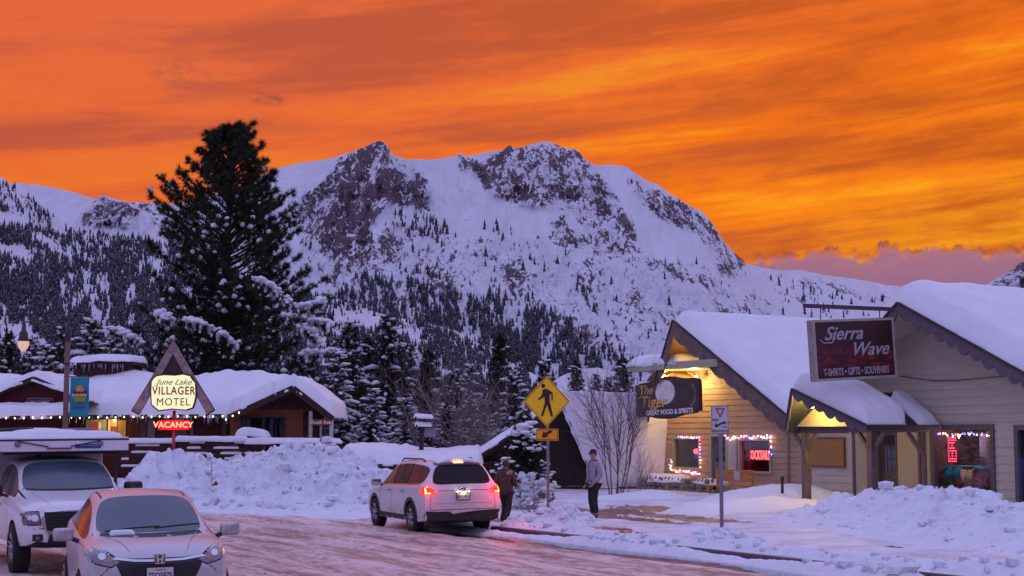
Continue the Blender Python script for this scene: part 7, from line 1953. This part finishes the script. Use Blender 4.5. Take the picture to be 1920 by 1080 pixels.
for s_ in (-1, 1):
    tl = S_.decal('tail_light', [(s_ * .62, .985), (s_ * .72, .97), (s_ * .935, .96), (s_ * .945, 1.16), (s_ * .84, 1.15), (s_ * .72, 1.07), (s_ * .62, 1.04)], 'y', 1, BR, .012)
    S_.decal('light_bar', [(s_ * .84, 1.115), (s_ * .90, 1.125), (s_ * .90, 1.145), (s_ * .84, 1.135)], 'y', 1, BRH, .020, tl)
    S_.decal('light_bar', [(s_ * .885, .985), (s_ * .915, .985), (s_ * .92, 1.13), (s_ * .89, 1.13)], 'y', 1, BRH, .020, tl)
    S_.decal('light_bar', [(s_ * .79, .975), (s_ * .91, .975), (s_ * .91, .997), (s_ * .79, .997)], 'y', 1, BRH, .020, tl)
    S_.decal('light_chrome', [(s_ * .60, 1.005), (s_ * .74, 1.00), (s_ * .74, 1.022), (s_ * .60, 1.027)], 'y', 1, CHROME, .020, tl)
    S_.decal('side_light', [(2.12, 1.00), (2.44, .96), (2.44, 1.16), (2.25, 1.14)], 'x', s_, BR, .012, tl)
    S_.line('sill', [(-1.0, .36), (0, .36), (1.0, .36)], 'x', s_, .16, BLACKP, S_.root, .008)
    S_.line('door_line', [(-1.02, .42), (-1.0, 1.05)], 'x', s_, .010); S_.line('door_line', [(.02, .42), (.02, 1.1)], 'x', s_, .010); S_.line('door_line', [(1.0, .75), (.92, 1.1)], 'x', s_, .010)
    S_.line('window_pillar', [(.02, 1.15), (.04, 1.66)], 'x', s_, .055, BLACKP, S_.root, .008); S_.line('window_pillar', [(1.02, 1.17), (1.05, 1.66)], 'x', s_, .055, BLACKP, S_.root, .008)
    S_.line('chrome_line', [(-.9, 1.105), (0, 1.125), (1.2, 1.15), (2.0, 1.185)], 'x', s_, .022, CHROME, S_.root, .010)
    for (a_, nm) in ((-.20, 'door_handle'), (.78, 'door_handle')): S_.decal(nm, [(a_, .98), (a_ + .2, .985), (a_ + .2, 1.01), (a_, 1.005)], 'x', s_, CHROME, .02)
    for y_ in (-1.45, 1.45):
        arc = [(y_ + .46 * math.cos(a), .38 + .46 * math.sin(a)) for a in np.linspace(.05, math.pi - .05, 16)]
        S_.line('arch_trim', arc, 'x', s_, .065, BLACKP, S_.root, .010)
    b = MB(); b.tube([(s_ * .60, -.2, 1.68), (s_ * .61, .0, 1.745), (s_ * .61, 1.4, 1.75), (s_ * .60, 1.6, 1.69)], .018, 8); b.build('roof_rail', BLACKP, S_.root, True)
    S_.mirror(s_ * 1.06, -.92, 1.16, S_.paint, 1.0)
    S_.line('tailgate_line', [(s_ * .80, .60), (s_ * .78, .95)], 'y', 1, .010); 
S_.line('tailgate_line', [(-.80, .60), (.80, .60)], 'y', 1, .012); S_.line('tailgate_line', [(-.62, 1.03), (-.3, 1.035), (.3, 1.035), (.62, 1.03)], 'y', 1, .012); S_.line('tailgate_line', [(-.72, .74), (.72, .74)], 'y', 1, .012, mat('white_edge', (.42, .38, .44), .4))
sp = S_.decal('spoiler', [(-.58, 1.615), (.58, 1.615), (.55, 1.70), (-.55, 1.70)], 'y', 1, mat('spoiler_dark', (.05, .01, .015), .35), .03)
S_.decal('brake_light', [(-.12, 1.66), (.12, 1.66), (.12, 1.685), (-.12, 1.685)], 'y', 1, BRH, .045, sp)
em_y = S_.bvh.ray_cast(Vector((0, 5, 1.045)), Vector((0, -1, 0)))[0].y
b = MB(); b.lathe([(0, .010), (.06, .008), (.065, 0)], (0, 0, 0), 20, 'Y'); o = b.build('emblem', mat('emblem_navy', (.02, .02, .10), .3), S_.root, True); o.location = (0, em_y + .012, 1.055); o.scale = (1.15, 1, .62)
b = MB(); 
for (x_, z_) in ((-.022, .012), (.02, .014), (.034, -.006), (-.004, -.010), (-.036, -.012), (.012, 0)): b.ball((x_, .012, z_), .0065, 1)
b.tube([(.068 * math.cos(a), .008, .068 * math.sin(a)) for a in np.linspace(0, 2 * math.pi, 22)], .005, 5, False); b.build('emblem_ring', CHROME, o, True)['kind'] = 'stuff'
py_ = S_.bvh.ray_cast(Vector((0, 5, .90)), Vector((0, -1, 0)))[0].y
plate(S_, 0, py_ + .025, .905, 1, '8LH M311', None, col=(.55, .50, .46), tcol=(.12, .05, .09))
for s_ in (-1, 1): b = MB(); b.ball((s_ * .14, py_ + .03, 1.005), .016, 1); b.build('plate_lamp', emit_mat('plate_lamp', (1.0, .85, .45), 12), S_.root); 
point('plate_light', (0, py_ + .07, 1.0), 1.2, (1.0, .85, .5), .03, S_.root)
for s_ in (-1, 1): point('brake_glow', (s_ * .95, 2.72, 1.06), 15 if s_ < 0 else 5, (1.0, .02, .01), .10, S_.root)
b = MB(); snow_sheet(b, lambda a, c: (-.52 + a * 1.04, -.28 + c * 2.4, 1.735 + .028 * math.sin(c * 3.1) - .12 * (2 * abs(a - .5)) ** 3), 30, 44, .05, 7, .22, La=1.16, Lb=2.35, rag=.02); b.build('roof_snow', SNOW, S_.root, True, fix=False)
b = MB(); b.tube([(.50, 2.30, 1.28), (.12, 2.37, 1.22)], .010, 6); b.build('rear_wiper', BLACKP, S_.root, True)
# ================================================================== road signs
STEEL = mat('galvanised_post', (.26, .23, .25), .45, .7, var=.15, vs=6)
def disc(cx, cz, r, n=20): return [(cx + r * math.cos(2 * math.pi * k / n), cz + r * math.sin(2 * math.pi * k / n)) for k in range(n)]
# pedestrian crossing sign
CY = 37.2
cx0 = xa(1027, CY)
PS = Bld('crossing_sign', (cx0, CY, .05), 0, 'yellow diamond pedestrian crossing sign with a small arrow plate below', 'road sign')
def cq(px, py): p = at(px, py, CY); return p.x - cx0, p.z - .05
b = MB(); zt = cq(1025, 716)[1]; b.bbox(-.035, .035, .0, .05, 0, zt); po = PS.part('post', b, STEEL, bevel=.006)
def plate_(B, name, pts, y, th, m, parent=None, bev=0.0):
    b = MB(); b.prism([(x, y, z) for x, z in pts], (0, th, 0)); return b.build(name, m, parent or B.root, bevel=bev)
YEL = mat('sign_yellow', (.98, .60, .006), .35, var=.05); BLKP = mat('sign_black_ink', (.018, .014, .012), .5); AMB = mat('sign_amber', (.92, .36, .006), .35, var=.05)
cx_, cz_ = cq(1025, 752.5); hw_ = cq(1069, 752)[0] - cx_; 
def dia(k): return [(cx_, cz_ + hw_ * k * 1.09), (cx_ + hw_ * k, cz_), (cx_, cz_ - hw_ * k * 1.09), (cx_ - hw_ * k, cz_)]
dp = plate_(PS, 'diamond_plate', dia(1.0), -.012, .010, YEL, bev=.004)
b = MB()
a_, c_ = dia(.955), dia(.925)
for i in range(4):
    j = (i + 1) % 4; b.prism([(a_[i][0], -.017, a_[i][1]), (a_[j][0], -.017, a_[j][1]), (c_[j][0], -.017, c_[j][1]), (c_[i][0], -.017, c_[i][1])], (0, .004, 0))
b.build('border', BLKP, dp)
# walking figure (pixel outline of the pictogram, scaled to metres)
def fg(x, y): return cx_ + (x - 702) / 340 * 2 * hw_, cz_ - (y - 371) / 340 * 2 * hw_ * 1.0
fig = MB()
fig.prism([(x, -.019, z) for x, z in disc(*fg(677, 259), .052)], (0, .004, 0))
tor = [(672, 288), (688, 282), (706, 282), (722, 292), (742, 304), (746, 316), (746, 366), (737, 366), (735, 322), (724, 316), (724, 372), (732, 400), (748, 480), (734, 484), (712, 420), (704, 396), (692, 430), (674, 480), (659, 474), (676, 426), (688, 380), (686, 338), (664, 352), (640, 361), (636, 352), (658, 338), (670, 318)]
fig.prism([(fg(*p)[0], -.019, fg(*p)[1]) for p in tor], (0, .004, 0)); fig.build('walking_figure', BLKP, dp)
a0, c0 = cq(1005, 804), cq(1047, 826)
ap = plate_(PS, 'arrow_plate', [(a0[0], c0[1]), (c0[0], c0[1]), (c0[0], a0[1]), (a0[0], a0[1])], -.012, .010, AMB, bev=.004)
b = MB(); x0, z0, x1, z1 = a0[0] + .02, c0[1] + .02, c0[0] - .02, a0[1] - .02
for q in ((x0, x1, z0, z0 + .012), (x0, x1, z1 - .012, z1), (x0, x0 + .012, z0 + .012, z1 - .012), (x1 - .012, x1, z0 + .012, z1 - .012)): b.bbox(q[0], q[1], -.017, -.013, q[2], q[3])
b.build('border', BLKP, ap)
def ag(x, y): q = cq(850 + x / 4, 660 + y / 4); return (q[0], -.019, q[1])
b = MB(); b.prism([ag(*p) for p in ((665, 643), (672, 596), (690, 606), (722, 588), (742, 594), (736, 604), (702, 626), (712, 636))], (0, .004, 0)); b.build('arrow', BLKP, ap)
# yield-here sign
YY_ = 30.6; yx = xa(1349.5, YY_)
YS = Bld('yield_sign', (yx, YY_, .1), 0, 'white sign with a red yield triangle and curved arrow on a grey post', 'road sign')
def yq(px, py): p = at(px, py, YY_); return p.x - yx, p.z - .1
b = MB(); b.bbox(-.038, .038, .0, .05, -.1, yq(1349, 766)[1]); YS.part('post', b, STEEL, bevel=.006)
WHT = mat('sign_white_face', (.58, .52, .56), .4, var=.06)
a0, c0 = yq(1333, 760.5), yq(1366.5, 814)
wp = plate_(YS, 'plate', [(a0[0], c0[1]), (c0[0], c0[1]), (c0[0], a0[1]), (a0[0], a0[1])], -.014, .012, WHT, bev=.005)
x0, z0, x1, z1 = a0[0] + .008, c0[1] + .008, c0[0] - .008, a0[1] - .008
b = MB()
for q in ((x0, x1, z0, z0 + .008), (x0, x1, z1 - .008, z1), (x0, x0 + .008, z0 + .008, z1 - .008), (x1 - .008, x1, z0 + .008, z1 - .008)): b.bbox(q[0], q[1], -.019, -.015, q[2], q[3])
b.build('border', mat('sign_dark_border', (.10, .03, .05), .5), wp)
def yg(x, y): q = yq(1320 + x / 15.43, 750 + y / 15.43); return (q[0], q[1])
tri_o = [yg(328, 236), yg(602, 236), yg(463, 525)]; tri_i = [yg(380, 268), yg(550, 268), yg(463, 440)]
b = MB()
for i in range(3):
    j = (i + 1) % 3; b.prism([(tri_o[i][0], -.020, tri_o[i][1]), (tri_o[j][0], -.020, tri_o[j][1]), (tri_i[j][0], -.020, tri_i[j][1]), (tri_i[i][0], -.020, tri_i[i][1])], (0, .005, 0))
b.build('triangle', mat('sign_red', (.42, .012, .03), .4), wp)
b = MB(); up_ = []; lo_ = []
for k in range(9):
    f = k / 8; x = 630 - 260 * f; y = 655 + 95 * f ** 1.8; up_.append(yg(x, y - 34 + 4 * f)); lo_.append(yg(x, y + 28 - 4 * f))
for i in range(8): b.prism([(p[0], -.020, p[1]) for p in (up_[i], up_[i + 1], lo_[i + 1], lo_[i])], (0, .005, 0))
b.prism([(p[0], -.0205, p[1]) for p in (yg(322, 645), yg(306, 786), yg(432, 778), yg(372, 720))], (0, .005, 0)); b.build('arrow', BLKP, wp)
for (t_, x, y, s_) in (('HERE', 325, 580, .058), ('TO', 590, 785, .058), ('PEDESTRIANS', 463, 900, .066)):
    q = yg(x, y); text_obj('lettering', t_, BLKP, wp, (q[0], -.018, q[1]), s_, sx=.88 if len(t_) > 4 else 1.0, ext=.001, bold=.001)

# ================================================================== people
def skin_mesh(name, J, E, m, parent, root, lv=2):
    names = list(J); me = bpy.data.meshes.new('tmp')
    me.from_pydata([J[k][0] for k in names], [(names.index(a), names.index(b)) for a, b in E], []); me.update()
    o = bpy.data.objects.new('tmp', me); COL.objects.link(o)
    sk = o.modifiers.new('s', 'SKIN'); sk.use_smooth_shade = True
    if not me.skin_vertices: me.skin_vertices.new()
    for i, k in enumerate(names):
        r = J[k][1]; sv = me.skin_vertices[0].data[i]; sv.radius = (r if isinstance(r, tuple) else (r, r)); sv.use_root = (k == root)
    ss = o.modifiers.new('u', 'SUBSURF'); ss.levels = lv; ss.render_levels = lv
    bpy.context.view_layer.update()
    me2 = bpy.data.meshes.new_from_object(o.evaluated_get(bpy.context.evaluated_depsgraph_get())); bpy.data.objects.remove(o)
    me2.materials.clear(); return link_mesh(name, me2, m, parent, True)
SKIN = mat('skin', (.42, .22, .16), .55, var=.05)
def person(loc, rz, H, label, jacket, trousers, hair, cap=None, pose='stand', hood=False):
    """faces -y before rotation"""
    t = empty('person', loc, rz, label, 'person'); k = H / 1.78
    def P(x, y, z): return (x * k, y * k, z * k)
    if pose == 'stand':
        kneeL, footL, toeL = (.10, -.03, .48), (.11, .02, .07), (.13, -.17, .035)
        kneeR, footR, toeR = (-.10, -.02, .48), (-.12, .06, .07), (-.14, -.13, .035)
        elL, haL = (.27, .06, 1.12), (.22, -.12, .92); elR, haR = (-.27, .08, 1.12), (-.25, -.08, .88)
    else:
        kneeL, footL, toeL = (.10, -.12, .50), (.11, .02, .08), (.12, -.16, .04)
        kneeR, footR, toeR = (-.10, .04, .48), (-.13, .26, .12), (-.14, .10, .04)
        elL, haL = (.26, .10, 1.12), (.20, -.08, .98); elR, haR = (-.25, -.04, 1.14), (-.16, -.22, 1.04)
    b = {}
    def j(n, p, r): b[n] = (P(*p), (r[0] * k, r[1] * k) if isinstance(r, tuple) else r * k)
    j('pel', (0, 0, .94), (.14, .10)); j('wst', (0, .0, 1.10), (.13, .09)); j('chs', (0, .01, 1.32), (.155, .105)); j('nek0', (0, .02, 1.47), .065); j('nek', (0, .005, 1.54), .055)
    j('hed0', (0, -.01, 1.60), (.068, .078)); j('hed', (0, -.012, 1.68), (.078, .095)); j('top', (0, .0, 1.745), (.055, .065))
    for s_, nm, kn, ft, to, el, ha in ((1, 'L', kneeL, footL, toeL, elL, haL), (-1, 'R', kneeR, footR, toeR, elR, haR)):
        j('hip' + nm, (.09 * s_, 0, .88), .095); j('kne' + nm, kn, .06); j('ank' + nm, ft, .042); j('toe' + nm, to, .035)
        j('sho' + nm, (.19 * s_, .015, 1.41), .062); j('elb' + nm, el, .042); j('wri' + nm, ha, .028)
        d = (Vector(ha) - Vector(el)).normalized(); pa = Vector(ha) + d * .05; j('pal' + nm, tuple(pa), (.036, .018))
        side = d.cross(Vector((0, 1, 0))).normalized()
        for i, (o_, L) in enumerate(((-.028, .060), (-.010, .070), (.010, .066), (.027, .052))):
            q0 = pa + side * o_ + d * .035; q1 = q0 + d * L * .5 + Vector((0, -.008, 0)); q2 = q1 + d * L * .35 + Vector((0, -.022, 0))
            j(f'f{nm}{i}a', tuple(q0), .010); j(f'f{nm}{i}b', tuple(q1), .009); j(f'f{nm}{i}c', tuple(q2), .007)
        q0 = pa + side * -.034 * s_ + d * -.005; q1 = q0 + side * -.022 * s_ + d * .03; j(f't{nm}a', tuple(q0), .011); j(f't{nm}b', tuple(q1), .009)
    E = [('pel', 'wst'), ('wst', 'chs'), ('chs', 'nek0'), ('nek0', 'nek'), ('nek', 'hed0'), ('hed0', 'hed'), ('hed', 'top')]
    for nm in 'LR':
        E += [('pel', 'hip' + nm), ('hip' + nm, 'kne' + nm), ('kne' + nm, 'ank' + nm), ('ank' + nm, 'toe' + nm), ('chs', 'sho' + nm), ('sho' + nm, 'elb' + nm), ('elb' + nm, 'wri' + nm), ('wri' + nm, 'pal' + nm), ('pal' + nm, f't{nm}a'), (f't{nm}a', f't{nm}b')]
        for i in range(4): E += [('pal' + nm, f'f{nm}{i}a'), (f'f{nm}{i}a', f'f{nm}{i}b'), (f'f{nm}{i}b', f'f{nm}{i}c')]
    body = skin_mesh('body', b, E, SKIN, t, 'pel')
    # face details
    f = MB(); f.prism([P(-.014, -.098, 1.645), P(.014, -.098, 1.645), P(0, -.098, 1.685)], P(0, -.022, -.002)); f.ball(P(.08, .0, 1.665), .024 * k, 1, (.35, .8, 1.2)); f.ball(P(-.08, .0, 1.665), .024 * k, 1, (.35, .8, 1.2)); f.build('nose_and_ears', SKIN, body, True)['kind'] = 'stuff'
    for s_ in (1, -1): f = MB(); f.ball(P(.030 * s_, -.088, 1.69), .011 * k, 1); f.build('eye', mat('eye_dark', (.02, .015, .015), .3), body, True)
    f = MB(); f.bbox(*[q * k for q in (-.024, .024, -.094, -.088, 1.618, 1.626)]); f.build('mouth', mat('lips', (.25, .07, .07), .6), body)
    # jacket
    c = {}
    def jj(n, p, r): c[n] = (P(*p), (r[0] * k, r[1] * k) if isinstance(r, tuple) else r * k)
    jj('hem', (0, 0, .84), (.205, .150)); jj('wst', (0, 0, 1.02), (.195, .145)); jj('chs', (0, .01, 1.32), (.20, .145)); jj('col', (0, .02, 1.48), .092); jj('co2', (0, .015, 1.525), .082)
    Ej = [('hem', 'wst'), ('wst', 'chs'), ('chs', 'col'), ('col', 'co2')]
    for s_, nm, el, ha in ((1, 'L', elL, haL), (-1, 'R', elR, haR)):
        jj('sho' + nm, (.20 * s_, .015, 1.40), .092); jj('elb' + nm, el, .078); jj('cuf' + nm, tuple(Vector(el).lerp(Vector(ha), .92)), .056)
        Ej += [('chs', 'sho' + nm), ('sho' + nm, 'elb' + nm), ('elb' + nm, 'cuf' + nm)]
    jk = skin_mesh('jacket', c, Ej, jacket, t, 'wst')
    z_ = MB(); z_.beam(P(0, -.150, .86), P(0, -.142, 1.47), .012, .010, up=(0, 1, 0)); z_.build('zip', mat('zip_grey', (.05, .04, .05), .5), jk)
    for s_ in (1, -1): z_ = MB(); z_.beam(P(.09 * s_, -.148, 1.02), P(.15 * s_, -.128, .92), .012, .02, up=(0, 1, 0)); z_.build('pocket', mat('zip_grey', (.05, .04, .05), .5), jk)
    # trousers
    c = {}
    jj('pel', (0, 0, .93), (.165, .125))
    Et = []
    for s_, nm, kn, ft in ((1, 'L', kneeL, footL), (-1, 'R', kneeR, footR)):
        jj('hip' + nm, (.095 * s_, 0, .84), .108); jj('kne' + nm, kn, .084); jj('cuf' + nm, (ft[0], ft[1], ft[2] + .05), .072); Et += [('pel', 'hip' + nm), ('hip' + nm, 'kne' + nm), ('kne' + nm, 'cuf' + nm)]
    skin_mesh('trousers', c, Et, trousers, t, 'pel')
    for s_, ft, to in ((1, footL, toeL), (-1, footR, toeR)):
        c = {}; jj('a', (ft[0], ft[1] + .04, ft[2] + .01), .056); jj('b', (ft[0], ft[1] - .02, ft[2] - .015), .052); jj('c', (to[0], to[1], to[2] + .012), .046); skin_mesh('shoe', c, [('a', 'b'), ('b', 'c')], mat('boot_dark', (.02, .016, .016), .6), t, 'a')
    if hood:
        c = {}; jj('a', (0, .03, 1.53), .10); jj('b', (0, .015, 1.66), (.115, .115)); jj('c', (0, .02, 1.75), .075); skin_mesh('hood', c, [('a', 'b'), ('b', 'c')], jacket, jk, 'a')
    else:
        c = {}; jj('a', (0, .035, 1.60), (.065, .05)); jj('b', (0, .028, 1.69), (.088, .088)); jj('c', (0, .015, 1.755), .06); skin_mesh('hair', c, [('a', 'b'), ('b', 'c')], hair, t, 'a')
    if cap:
        f = MB(); f.lathe([(.096 * k, 0), (.098 * k, .035 * k), (.080 * k, .085 * k), (.04 * k, .105 * k), (0, .108 * k)], P(0, .0, 1.70), 20); f.prism([P(-.075, -.085, 1.70), P(-.06, -.155, 1.688), P(0, -.175, 1.684), P(.06, -.155, 1.688), P(.075, -.085, 1.70)], P(0, 0, .010)); f.build('cap', cap, t, True)
    return t
mw = gp(1113, 971, .12)
person((mw.x, mw.y, .11), R(-62), 1.80, 'man in a cap and pale lavender-grey jacket with dark trousers, standing on the wet pavement', mat('pale_jacket', (.34, .28, .36), .85, var=.18, vs=9, bump=.5, bs=14, bd=.02), mat('dark_trousers', (.018, .024, .022), .9, var=.3), mat('grey_hair', (.12, .08, .07), .9), cap=mat('cap_dark', (.05, .02, .05), .8))
pw_ = gp(949, 987)
person((pw_.x, pw_.y, .0), R(150), 1.72, 'person in dark clothing, walking beside the white SUV in its red brake light', mat('dark_jacket', (.10, .045, .040), .85, var=.3, vs=8, bump=.5, bs=14, bd=.02), mat('dark_brown_trousers', (.040, .022, .016), .9, var=.3), mat('dark_hair', (.02, .012, .01), .8), hood=True, pose='walk')
